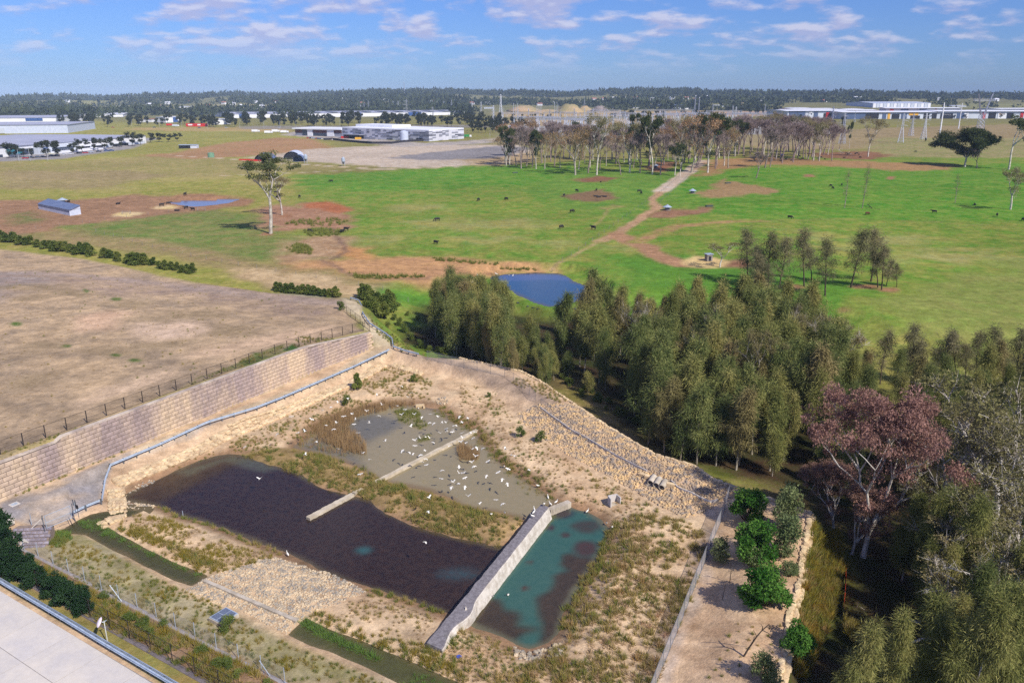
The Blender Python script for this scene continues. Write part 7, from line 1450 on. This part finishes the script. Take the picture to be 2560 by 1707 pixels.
rc = thing('shipping_container', 'bright red containers beside the main road', 'container', G(493, 317), .05); MB().box((0, 0, 2.6), (34, 5, 5)).build('body', REDP, rc); MB().box((-10, -2.55, 3), (7, .12, 2)).build('panel', WHITEP, rc); MB().box((4, -2.55, 3), (5, .12, 2)).build('panel', WHITEP, rc)
_r = random.Random(14)
CM = [WHITEP, WHITEP, CLADG, BLUEP, DARK, REDP, GALVD]
for i in range(20): car('car parked in the row before the white office', 770 + i * 5.2 + _r.uniform(-1, 1), 346 + i * .35, _r.choice(CM), 1.5, 'cars parked before the white office')
for i in range(14): car('car parked along the front of the left white warehouse', 60 + i * 17 + _r.uniform(-4, 4), 398 - i * 1.6 + _r.uniform(-1, 1), _r.choice(CM), .2, 'cars parked before the left warehouse')
for i in range(10): car('car driving on the main road before the tree belt', 300 + i * 95 + _r.uniform(-20, 20), 320 + _r.uniform(-.6, .6), _r.choice(CM), 0.05, 'cars on the main road')
for i, px in enumerate((857, 863, 868, 892, 899)): o = MB().box((0, 0, 1.2), (3.6, 3, 2.4)).build('pallet_stack', YELP if i > 2 else REDP); o.location = G(px, 349 - (i < 3) * 3); tag(o, 'yellow crated stack at the loading dock' if i > 2 else 'red crated stack at the loading dock', 'crate', 'crates at the loading dock')
# left estate
t, f1, f2, h_ = warehouse('big white warehouse with grey roof and screening trees at left', (-60, 399), (366, 358), 150, 26, WHITEP, ROOFG, .02); f1.panel(.40, .99, 0, .36, CLADG, t, 'lower_panel', .3)
for u0, u1, v0, v1, mm, nm in ((.145, .21, .25, .75, TEALG, 'glass_corner'), (.21, .30, .1, .66, GLASSD, 'window'), (.275, .345, .0, .86, CLADG, 'tower'), (.30, .325, .35, .66, BLUEP, 'window'), (.35, .49, .3, .8, CLADG, 'office_front'), (.36, .48, .32, .52, GLASSD, 'window'), (.485, .505, .1, .85, CLADG, 'fin'), (.52, .6, .02, .34, DARK, 'roller_door'), (.62, .68, .02, .3, DARK, 'roller_door'), (.75, .86, .02, .3, DARK, 'roller_door'), (.0, .12, .0, .3, GLASSD, 'window'), (.33, .62, -.02, .14, WHITEP, 'boundary_wall')): f1.panel(u0, u1, v0, v1, mm, t, nm, {'tower': 5, 'office_front': 3, 'fin': 4, 'glass_corner': 2, 'boundary_wall': 14}.get(nm, 5.2 if nm == 'window' and u0 in (.30,) else (3.3 if u0 in (.36,) else .5)))
t, f1, f2, h_ = warehouse('pale warehouse with blank side wall behind the big white one', (-120, 336), (171, 333), 150, 22, SHEDW, ROOFG, .02); [f1.panel(.05 + .11 * k, .12 + .11 * k, .1, .72, CLADG, t, 'wall_bay', .6) for k in range(4)]
t, f1, f2, h_ = warehouse('grey-roofed warehouse with blue panel far left', (-80, 313), (146, 311), 220, 17, WHITEP, ROOFG, .03); f1.panel(.64, .83, .55, .95, BLUEP, t, 'blue_panel', .6); f1.panel(.1, .5, .05, .4, CLADG, t, 'dock_doors', .6)
warehouse('long white roofed warehouse behind the left tree belt', (86, 296), (308, 293), 200, 9, WHITEP, ROOFW, .06)
t, f1, f2, h_ = warehouse('very long white warehouse with blue bays beyond the tree belt', (578, 296), (1162, 287), 170, 10, WHITEP, ROOFG, .30)
for u in (.03, .5, .73, .95): f1.panel(u, u + (.06 if u == .73 else .02), .05, 1.0, BLUEP, t, 'blue_bay', 1.2)
for i in range(13): f1.panel(.04 + i * .072, .06 + i * .072, 1.06, 1.30, GALVD, t, 'roof_vent', -60)
for i, (a, b, hh, lab) in enumerate((((540, 312), (576, 311), 13, 'white depot shed with tanks between the tree belts'), ((415, 307), (448, 306), 14, 'small white and blue depot by the red trucks'), ((380, 306), (402, 305), 8, 'small red-roofed roadside shop in the trees'))):
    t, f1, f2, h_ = warehouse(lab, a, b, 30, hh, WHITEP, ROOFR if i == 2 else ROOFW, .05, 'depot', cat='depot'); f1.panel(.55, .9, .1, .9, BLUEP if i == 1 else CLADG, t, 'wall_panel', .5)
# right estate
def estate(label, a, b, hh, depth, bays, roof=ROOFW, wall=CLADG, rise=.12):
    t, f1, f2, h_ = warehouse(label, a, b, depth, hh, wall, roof, rise, over=4)
    for u0, u1, v0, v1, mm in bays: f1.panel(u0, u1, v0, v1, mm, t, 'bay', .8)
    return t, f1
NAVY = mat('navy_cladding', lin(84, 100, 132), None, .2, .5, fine=.03)
t, f1 = estate('grey industrial shed with navy corner and big white number 2', (1968, 297), (2112, 296), 19, 90, [(.02, .30, 0, .95, NAVY), (.45, .52, .1, .9, NAVY), (.62, .76, .1, .7, DARK), (.66, .72, .1, .8, REDP), (.85, .94, .1, .8, DARK)])
def numeral2(face, u, v0, v1, m, parent, sc_=1.0):
    """the white figure 2 painted on the shed front, cut from a flat stroke"""
    c0 = face.a.lerp(face.b, u) + face.n * 1.2; d = (face.b - face.a).normalized(); H = face.h * (v1 - v0); w = H * .62 * sc_; z0 = face.z + face.h * v0; b = MB(); pts = [(-.42, .70), (-.36, .88), (-.15, .98), (.15, .98), (.36, .86), (.42, .68), (.34, .50), (.05, .30), (-.40, .06), (.44, .06)]
    for (x0, y0), (x1, y1) in zip(pts[:-1], pts[1:]): b.bar(c0 + d * (x0 * w) + Vector((0, 0, z0 + y0 * H)), c0 + d * (x1 * w) + Vector((0, 0, z0 + y1 * H)), .3, H * .16)
    b.build('numeral', m, parent)
numeral2(f1, .39, .04, .86, WHITEP, t)
estate('upper grey shed with white roof behind the number 2 shed', (1985, 284), (2092, 283), 11, 80, [(.1, .2, .6, .9, YELP), (.3, .36, .3, .8, DARK), (.45, .5, .3, .8, DARK), (.7, .76, .3, .8, DARK)])
t, f1 = estate('grey shed with small white number 2 on a navy square', (2105, 288), (2192, 287), 12, 70, [(.02, .3, .1, .9, NAVY), (.45, .52, .3, .9, DARK), (.58, .72, .2, .9, NAVY)]); numeral2(f1, .65, .3, .85, WHITEP, t)
estate('long grey shed with navy front and yellow bay', (2110, 298), (2345, 297), 17, 90, [(.02, .22, .0, .9, NAVY), (.22, .36, .1, .85, DARK), (.40, .44, .0, .8, NAVY), (.455, .48, 0, .9, YELP), (.50, .58, .05, .75, DARK), (.60, .66, .05, .85, NAVY), (.68, .78, .55, .95, YELP), (.70, .80, 0, .5, DARK), (.84, .9, .05, .8, DARK), (.93, .98, .05, .8, DARK)])
estate('upper long shed behind the yellow-bay shed', (2215, 282), (2400, 281), 11, 80, [(.05, .1, .2, .8, REDP), (.2, .3, .2, .85, NAVY), (.45, .55, .2, .9, NAVY), (.66, .68, 0, .9, REDP), (.75, .85, .2, .8, NAVY)])
t, f1 = estate('white-roofed long shed with white number panel and yellow sign', (2345, 297), (2600, 298), 18, 100, [(.02, .14, .05, .75, DARK), (.04, .12, .5, .6, WHITEP), (.18, .25, .05, .75, NAVY), (.25, .29, 0, .8, WHITEP), (.43, .46, 0, .9, REDP), (.49, .56, .05, .85, DARK), (.58, .66, 0, .85, WHITEP), (.59, .65, .55, .8, YELP), (.67, .73, .05, .8, DARK), (.80, .83, .2, .9, REDP), (.86, .92, .1, .8, NAVY)])
b6 = MB(); c0 = f1.a.lerp(f1.b, .27) + f1.n * 1.9; d6 = (f1.b - f1.a).normalized(); H6 = f1.h * .6; pts6 = [(.28, .95), (-.05, .92), (-.3, .6), (-.3, .2), (-.05, .05), (.25, .15), (.28, .4), (0, .52), (-.28, .42)]
for (x0, y0), (x1, y1) in zip(pts6[:-1], pts6[1:]): b6.bar(c0 + d6 * (x0 * H6 * .7) + Vector((0, 0, f1.z + f1.h * .08 + y0 * H6)), c0 + d6 * (x1 * H6 * .7) + Vector((0, 0, f1.z + f1.h * .08 + y1 * H6)), .3, H6 * .11)
b6.build('numeral', DARK, t)
estate('dark-fronted white-roofed shed at the far right', (2500, 283), (2600, 283), 11, 70, [(.1, .6, .05, .9, NAVY), (.7, .8, .4, .8, WHITEP)])
t, f1, f2, h_ = warehouse('far pale glasshouse-like shed row behind the estate', (2181, 270), (2326, 270), 140, 12, SHEDW, SHEDW, .2, 'pale_shed')
for i in range(17): f1.panel(i / 17 + .004, (i + .82) / 17, .05, .9, CLADG if i % 2 else WHITEP, t, 'bay', 1.0)
t, f1, f2, h_ = warehouse('long low grey-roofed shed beyond the substation', (1640, 269), (1728, 268), 60, 5, DKF, SHEDB, .1, 'open_shed'); warehouse('low white sheds behind the leafless grove', (1895, 320), (2030, 318), 50, 10, WHITEP, ROOFW, .1, 'low_shed'); warehouse('low white shed half hidden by the grove', (1640, 334), (1720, 333), 40, 7, CLADG, ROOFW, .1, 'low_shed'); warehouse('small white control building among the gantries', (1272, 330), (1290, 330), 25, 14, SHEDW, ROOFW, .05, 'control_building', cat='building'); warehouse('second white control building among the gantries', (1328, 326), (1345, 326), 25, 11, WHITEP, ROOFW, .05, 'control_building', cat='building')
# spoil heaps beyond the substation
def heap(label, px, py, w, h, m):
    p_ = Vector(G(px, py)); k = depth_of(p_) / F; rg = np.random.default_rng(int(px)); b = MB(); rings = []
    for j in range(5):
        t_ = j / 4; rings.append([(math.cos(a) * w * k * .5 * (1 - t_ * .75) * (1 + .12 * rg.normal()), math.sin(a) * w * k * .6 * (1 - t_ * .75), h * k * (t_ ** .8) * (1 + .05 * rg.normal()) - 2) for a in np.linspace(0, 6.283, 15)[:-1]])
    o = b.loft(rings).build('spoil_heap', m, None, True); o.location = p_; tag(o, label, 'mound')
HEAPM = mat('spoil_earth', lin(186, 156, 116), lin(150, 138, 94), .02, 1, fine=.15); HEAPG = mat('spoil_rock', lin(150, 136, 128), lin(120, 110, 104), .05, 1, fine=.2)
heap('orange earth mound beyond the substation', 1312, 278, 100, 14, HEAPM); heap('tall yellow-green earth mound beyond the substation', 1424, 282, 86, 22, HEAPM); heap('pale earth mound beside the yellow-green one', 1462, 277, 40, 12, HEAPM); heap('grey rocky mound behind the substation', 1500, 278, 50, 14, HEAPG); heap('flat brown mound on the horizon plain', 1855, 262, 70, 7, HEAPM); heap('low earth bank between mounds', 1370, 280, 90, 8, HEAPM)
for i, (px, py, w, hh) in enumerate([(330, 272, 30, 3), (440, 270, 24, 3), (610, 276, 36, 4), (700, 274, 40, 3), (780, 273, 30, 3), (880, 272, 26, 3), (1000, 272, 34, 3), (1120, 270, 40, 3), (1210, 272, 24, 3), (1560, 272, 44, 3), (1790, 268, 50, 4), (1880, 270, 40, 4), (1960, 274, 36, 4), (2120, 276, 40, 4), (60, 276, 50, 4), (1700, 274, 40, 4), (2380, 268, 36, 3)]):
    warehouse('distant pale shed on the plain below the hills, %s from the left' % ('first second third fourth fifth sixth seventh eighth ninth tenth eleventh twelfth thirteenth fourteenth fifteenth sixteenth seventeenth'.split()[sorted([330, 440, 610, 700, 780, 880, 1000, 1120, 1210, 1560, 1790, 1880, 1960, 2120, 60, 1700, 2380]).index(px)]), (px, py), (px + w, py - .5), 60, hh, WHITEP if i % 2 else CLADG, ROOFW, .15, 'distant_shed', cat='shed')
# houses on the hills
_r = random.Random(31); hp = [(560, 261), (582, 263), (640, 260), (690, 258), (735, 262), (858, 252), (905, 262), (965, 255), (1075, 258), (1090, 257), (1130, 251), (1160, 253), (470, 258), (375, 265), (420, 262), (395, 268), (240, 251), (170, 257), (1510, 251), (1535, 250), (1560, 251), (1590, 249), (1630, 252), (1680, 250), (1715, 249), (1770, 246), (1800, 249), (1840, 248), (1900, 252), (1390, 260), (1350, 265), (2140, 249), (2150, 250), (2060, 256), (2350, 252), (2490, 253), (1485, 252), (1548, 254), (1650, 254), (1740, 252), (600, 268), (655, 270), (520, 268), (725, 257), (1220, 262), (1180, 262)]
for i, ((px, py), p_) in enumerate(zip(hp, GP(hp))):
    s = max(1.0, depth_of(p_) / 2600); t = thing('hill_house', 'small %s house among the trees on the far hills' % ('white-roofed' if i % 3 else 'red-roofed'), 'house', tuple(p_), _r.uniform(-.5, .5), s, 'white-roofed houses on the far hills' if i % 3 else 'red-roofed houses on the far hills')
    MB().box((0, 0, 3), (16, 9, 6)).build('walls', WHITEP, t); MB().add([(-9, -5.5, 6), (9, -5.5, 6), (9, 5.5, 6), (-9, 5.5, 6), (-7, 0, 9), (7, 0, 9)], [(0, 1, 5, 4), (2, 3, 4, 5), (0, 4, 3), (1, 2, 5)]).build('roof', ROOFW if i % 3 else ROOFR, t)

# ------------------------------------------------------------------ substation and transmission line
def lattice(mb, p0, w0, p1, w1, n, r):
    """four legs and cross bracing from a square of width w0 at p0 to width w1 at p1"""
    a = Vector(p0); b = Vector(p1); rings = []
    for i in range(n + 1):
        t_ = i / n; c_ = a.lerp(b, t_); w = (w0 + (w1 - w0) * t_) / 2; rings.append([c_ + Vector((x * w, y * w, 0)) for x, y in ((-1, -1), (1, -1), (1, 1), (-1, 1))])
    for i in range(n):
        for k in range(4):
            r_ = r * 1.5; mb.cyl(rings[i][k], rings[i + 1][k], r_, r_, 3, caps=False)
            j = (k + 1) % 4; mb.cyl(rings[i][k], rings[i + 1][j], r * .6, r * .6, 3, caps=False); mb.cyl(rings[i][j], rings[i + 1][k], r * .6, r * .6, 3, caps=False); mb.cyl(rings[i + 1][k], rings[i + 1][j], r * .6, r * .6, 3, caps=False)
tw = MB(); lattice(tw, (0, 0, -1), 8, (0, 0, 22), 2.6, 6, .22); lattice(tw, (0, 0, 22), 2.6, (0, 0, 42), 1.2, 7, .18); TB = tw.mesh('tower_body', STEEL)
def arm_mesh(L):
    b = MB()
    for s in (-1, 1):
        for y in (-.8, .8): b.cyl((0, y, 0), (s * L, 0, .6), .14, .1, 3, caps=False); b.cyl((0, y, 1.8), (s * L, 0, .6), .12, .1, 3, caps=False)
        b.cyl((s * L, 0, .6), (s * L, 0, -1.6), .16, .12, 5)
    return b.mesh('cross_arm', STEEL)
ARM = arm_mesh(7.0); ARM2 = arm_mesh(5.0)
def pylon(label, px, py, ty, rz=.3, group=None):
    p_ = G(px, py); h = hpx(p_, py - ty); s = h / 43; t = thing('transmission_tower', label, 'pylon', p_, rz, s, group); link('tower_body', TB, t)
    for z, d in ((24, ARM), (31, ARM), (37.5, ARM2)): link('cross_arm', d, t, Matrix.Translation((0, 0, z)))
yb = MB(); lattice(yb, (0, 0, -1), 7, (0, 0, 20), 5, 5, .22)
for s in (-1, 1): lattice(yb, (s * 2, 0, 20), 1.4, (s * 9.5, 0, 46), .8, 7, .16)
YB = yb.mesh('tower_body', STEEL); ya = MB(); lattice(ya, (-14, 0, 38), 1.4, (-13.99, 0, 39.6), 1.4, 1, .12)
for z in (37.5, 39.5): ya.cyl((-15, 0, z), (15, 0, z), .2, n=4)
for k in range(14): ya.cyl((-14 + 2 * k, 0, 37.5), (-13 + 2 * k, 0, 39.5), .1, n=3); ya.cyl((-13 + 2 * k, 0, 39.5), (-12 + 2 * k, 0, 37.5), .1, n=3)
YA = ya.mesh('cross_arm', STEEL)
p_ = G(2449, 330); t = thing('transmission_tower', 'large Y-shaped lattice tower above the broad dark tree', 'pylon', p_, .1, hpx(p_, 91) / 46); link('tower_body', YB, t); link('cross_arm', YA, t)
PY = [('tall lattice tower before the very long white warehouse', 1018, 304, 249), ('slim lattice tower right of the tall one by the white warehouse', 1083, 303, 268), ('bare-legged lattice tower at the left end of the substation', 1234, 312, 265), ('lattice tower rising behind the left end of the substation', 1252, 294, 238), ('broad lattice tower at the front of the substation', 1321, 328, 273), ('broad lattice tower in the leafless grove on the right', 2078, 325, 268), ('tapering tower behind the sparse ridge gum', 2105, 360, 285), ('lattice tower on the dry grass, left of the white poles', 2251, 357, 285), ('tapering lattice tower on the dry grass nearest the white poles', 2308, 349, 285), ('lattice tower between the two on the dry grass', 2277, 341, 285), ('lattice tower above the right end of the grove', 2136, 306, 280), ('lattice tower left of the grey sheds', 1910, 303, 262), ('distant lattice tower above the yellow mound', 1461, 268, 242), ('lattice tower in the middle of the substation', 1461, 296, 270)]
for i, (lab, px, py, ty) in enumerate(PY): pylon(lab, px, py, ty, .2 + .37 * i)
for px, py, ty in [(922, 280, 253), (911, 280, 258), (894, 281, 258), (902, 281, 262), (843, 282, 265), (867, 281, 265), (983, 279, 253), (996, 279, 253), (1110, 277, 253), (1129, 279, 250), (1180, 281, 253), (1203, 284, 255), (657, 275, 258)]: pylon('distant lattice tower among the trees beyond the white warehouse', px, py, ty, px, 'distant lattice towers beyond the white warehouse')
for px, py, ty in [(1295, 306, 273), (1374, 309, 274), (1435, 309, 272), (1482, 304, 272), (1516, 306, 272), (1830, 305, 266), (1838, 303, 268), (1780, 303, 262)]: pylon('lattice tower standing in the substation yard', px, py, ty, px, 'lattice towers of the substation yard')
for lab, px, py, ty in [('white communications mast, left of the pair beyond the substation', 1736, 292, 243), ('white communications mast, right of the pair beyond the substation', 1746, 292, 247), ('thin mast on the wooded skyline', 1011, 236, 208), ('lattice pylon on the left skyline', 323, 252, 238)]:
    p_ = G(px, py); h = hpx(p_, py - ty); b = MB(); lattice(b, (0, 0, -1), h * .07, (0, 0, h), h * .03, 10, h * .006); t = thing('lattice_mast', lab, 'mast', p_); b.build('mast_body', STEEL, t); MB().cyl((0, 0, h), (0, 0, h * 1.05), h * .02, n=6).build('head', WHITEP, t)
for lab, px, py, ty in [('tall white steel pole, nearer of two on the dry grass', 2346, 357, 261), ('tall white steel pole, farther of two on the dry grass', 2396, 322, 261)]:
    p_ = G(px, py); h = hpx(p_, py - ty); t = thing('steel_pole', lab, 'pole', p_); MB().cyl((0, 0, -1), (0, 0, h), h * .022, h * .012, 10).build('shaft', WHITEP, t); MB().cyl((0, 0, h), (0, 0, h + .4), h * .013, h * .006, 8).build('cap', GALVD, t)
pm = MB().cyl((0, 0, -.5), (0, 0, 30), .6, .36, 6).mesh('lightning_mast', STEEL)
for px, py, hh in [(1284, 293, 34), (1289, 293, 30), (1294, 294, 34), (1342, 300, 40), (1347, 300, 34), (1352, 301, 40), (1386, 298, 36), (1390, 298, 32), (1394, 298, 36), (1254, 294, 20), (1259, 294, 22), (1265, 294, 18), (1402, 292, 20), (1412, 300, 22), (1362, 303, 20), (1503, 298, 22), (1548, 300, 24), (1600, 305, 26), (1643, 312, 30), (1700, 312, 28), (1655, 300, 24)]:
    p_ = G(px, py); s = hpx(p_, hh) / 30; o = link('lightning_mast', pm); o.location = p_; o.scale = (s, s, s); tag(o, 'thin white lightning mast in the substation', 'mast', 'lightning masts of the substation')
gb = MB()
for x in (-22, 0, 22):
    for s in (-1, 1): gb.cyl((x + s * 1.6, 0, -.5), (x, 0, 14), .5, .34, 4, caps=False)
GPOST = gb.mesh('columns', STEEL); g2 = MB()
for y in (-.7, .7):
    for z in (13, 14.4): g2.cyl((-23, y, z), (23, y, z), .28, n=3, caps=False)
for k in range(22): g2.cyl((-22 + 2 * k, -.7, 13), (-20 + 2 * k, -.7, 14.4), .09, n=3, caps=False)
GBEAM = g2.mesh('beam', STEEL); ins = MB()
for x in (-16, -8, 6, 14): ins.cyl((x, 0, 13), (x, 0, 9.5), .25, .2, 5)
GINS = ins.mesh('insulators', CLADG)
_r = random.Random(17)
gl = [(x_, y_) for x_, y_ in [(1300, 312), (1345, 318), (1400, 308), (1400, 320), (1450, 305), (1455, 316), (1455, 326), (1510, 303), (1515, 312), (1515, 322), (1570, 302), (1572, 310), (1572, 320), (1625, 301), (1630, 309), (1632, 318), (1690, 302), (1692, 311), (1695, 320), (1750, 304), (1755, 313), (1808, 306), (1812, 315), (1862, 305), (1865, 314), (1915, 310), (1340, 330), (1400, 332), (1480, 333)]]
for (px, py), p_ in zip(gl, GP(gl)):
    t = thing('gantry', 'grey steel bus gantry in the substation yard', 'gantry', tuple(p_), _r.uniform(-.08, .08), _r.uniform(1.0, 1.5), 'bus gantries of the substation'); link('columns', GPOST, t); link('beam', GBEAM, t); link('insulators', GINS, t)
sw = MB(); [sw.cyl((x, 0, 0), (x, 0, 3), .14, n=4).cyl((x, 0, 3), (x, 0, 5.2), .3, .22, 6) for x in (-2.4, 0, 2.4)]; sw.bar((-2.8, 0, 3), (2.8, 0, 3), .2); SWM = sw.mesh('switchgear', CLADG)
sl_ = [(_r.uniform(1300, 1880), _r.uniform(308, 340)) for i in range(150)]
for (px, py), p_ in zip(sl_, GP(sl_)):
    o = link('switchgear', SWM); o.location = tuple(p_); s = _r.uniform(1.1, 1.8); o.scale = (s, s, s); tag(o, 'pale insulator stand in the substation yard', 'switchgear', 'insulator stands of the substation')
lp = MB().cyl((0, 0, 0), (0, 0, 9), .12, .08, 5).bar((0, 0, 9), (1.8, 0, 9.2), .12).mesh('street_lamp', STEEL)
for px, py in [(48, 404), (76, 403), (120, 402), (330, 318), (400, 322), (455, 320), (520, 322), (600, 321), (660, 322), (700, 322), (740, 321), (790, 321), (850, 320), (900, 319), (960, 318), (1225, 345), (1060, 318), (1150, 318)]:
    o = link('street_lamp', lp); o.location = G(px, py); o.scale = (1.2, 1.2, 1.2 if py < 340 else 1.0); tag(o, 'thin grey street lamp by the ' + ('left warehouse road' if py > 390 else 'main road before the tree belt'), 'street lamp', 'street lamps by the ' + ('left warehouse' if py > 390 else 'main road'))

# ------------------------------------------------------------------ haze: the air between here and the hills
hzm, n, l, out = new_mat('haze_air'); pv = n.new('ShaderNodeVolumePrincipled'); pv.inputs['Color'].default_value = (0.58, 0.75, 1.0, 1); pv.inputs['Density'].default_value = 6.5e-5; pv.inputs['Anisotropy'].default_value = -0.45
l.new(pv.outputs[0], out.inputs['Volume'])
zl = float(gZ.min()) - 2; zh = max(float(gZ.max()), 100) + 40
hz_o = MB().box((0, 4750, (zl + zh) / 2), (30000, 11500, zh - zl)).build('haze', hzm); tag(hz_o, kind='stuff')

# ------------------------------------------------------------------ single out the members of small rows by their order in the picture
ORD = 'first second third fourth fifth sixth seventh eighth ninth tenth eleventh twelfth thirteenth fourteenth fifteenth sixteenth seventeenth eighteenth nineteenth twentieth'.split()
ORD += ['twenty-' + w for w in ORD[:9]] + ['thirtieth'] + ['thirty-' + w for w in ORD[:9]]
_by = {}
for o in COL.objects:
    if o.parent is None and o.get('label') and o.get('group') and o.get('category') in ('cow', 'car', 'tree', 'crate', 'barrier', 'stone', 'street lamp', 'pylon', 'mast', 'house', 'bush', 'shrub', 'bird'): _by.setdefault((o['group'], o['label']), []).append(o)
for (g_, lab), os_ in _by.items():
    if not 1 < len(os_) <= 36 or len(lab.split()) > 12: continue
    os_.sort(key=lambda o: o.location.x / max(1.0, depth_of(o.location)))
    for i, o in enumerate(os_): o['label'] = '%s, %s from the left' % (lab, ORD[i])
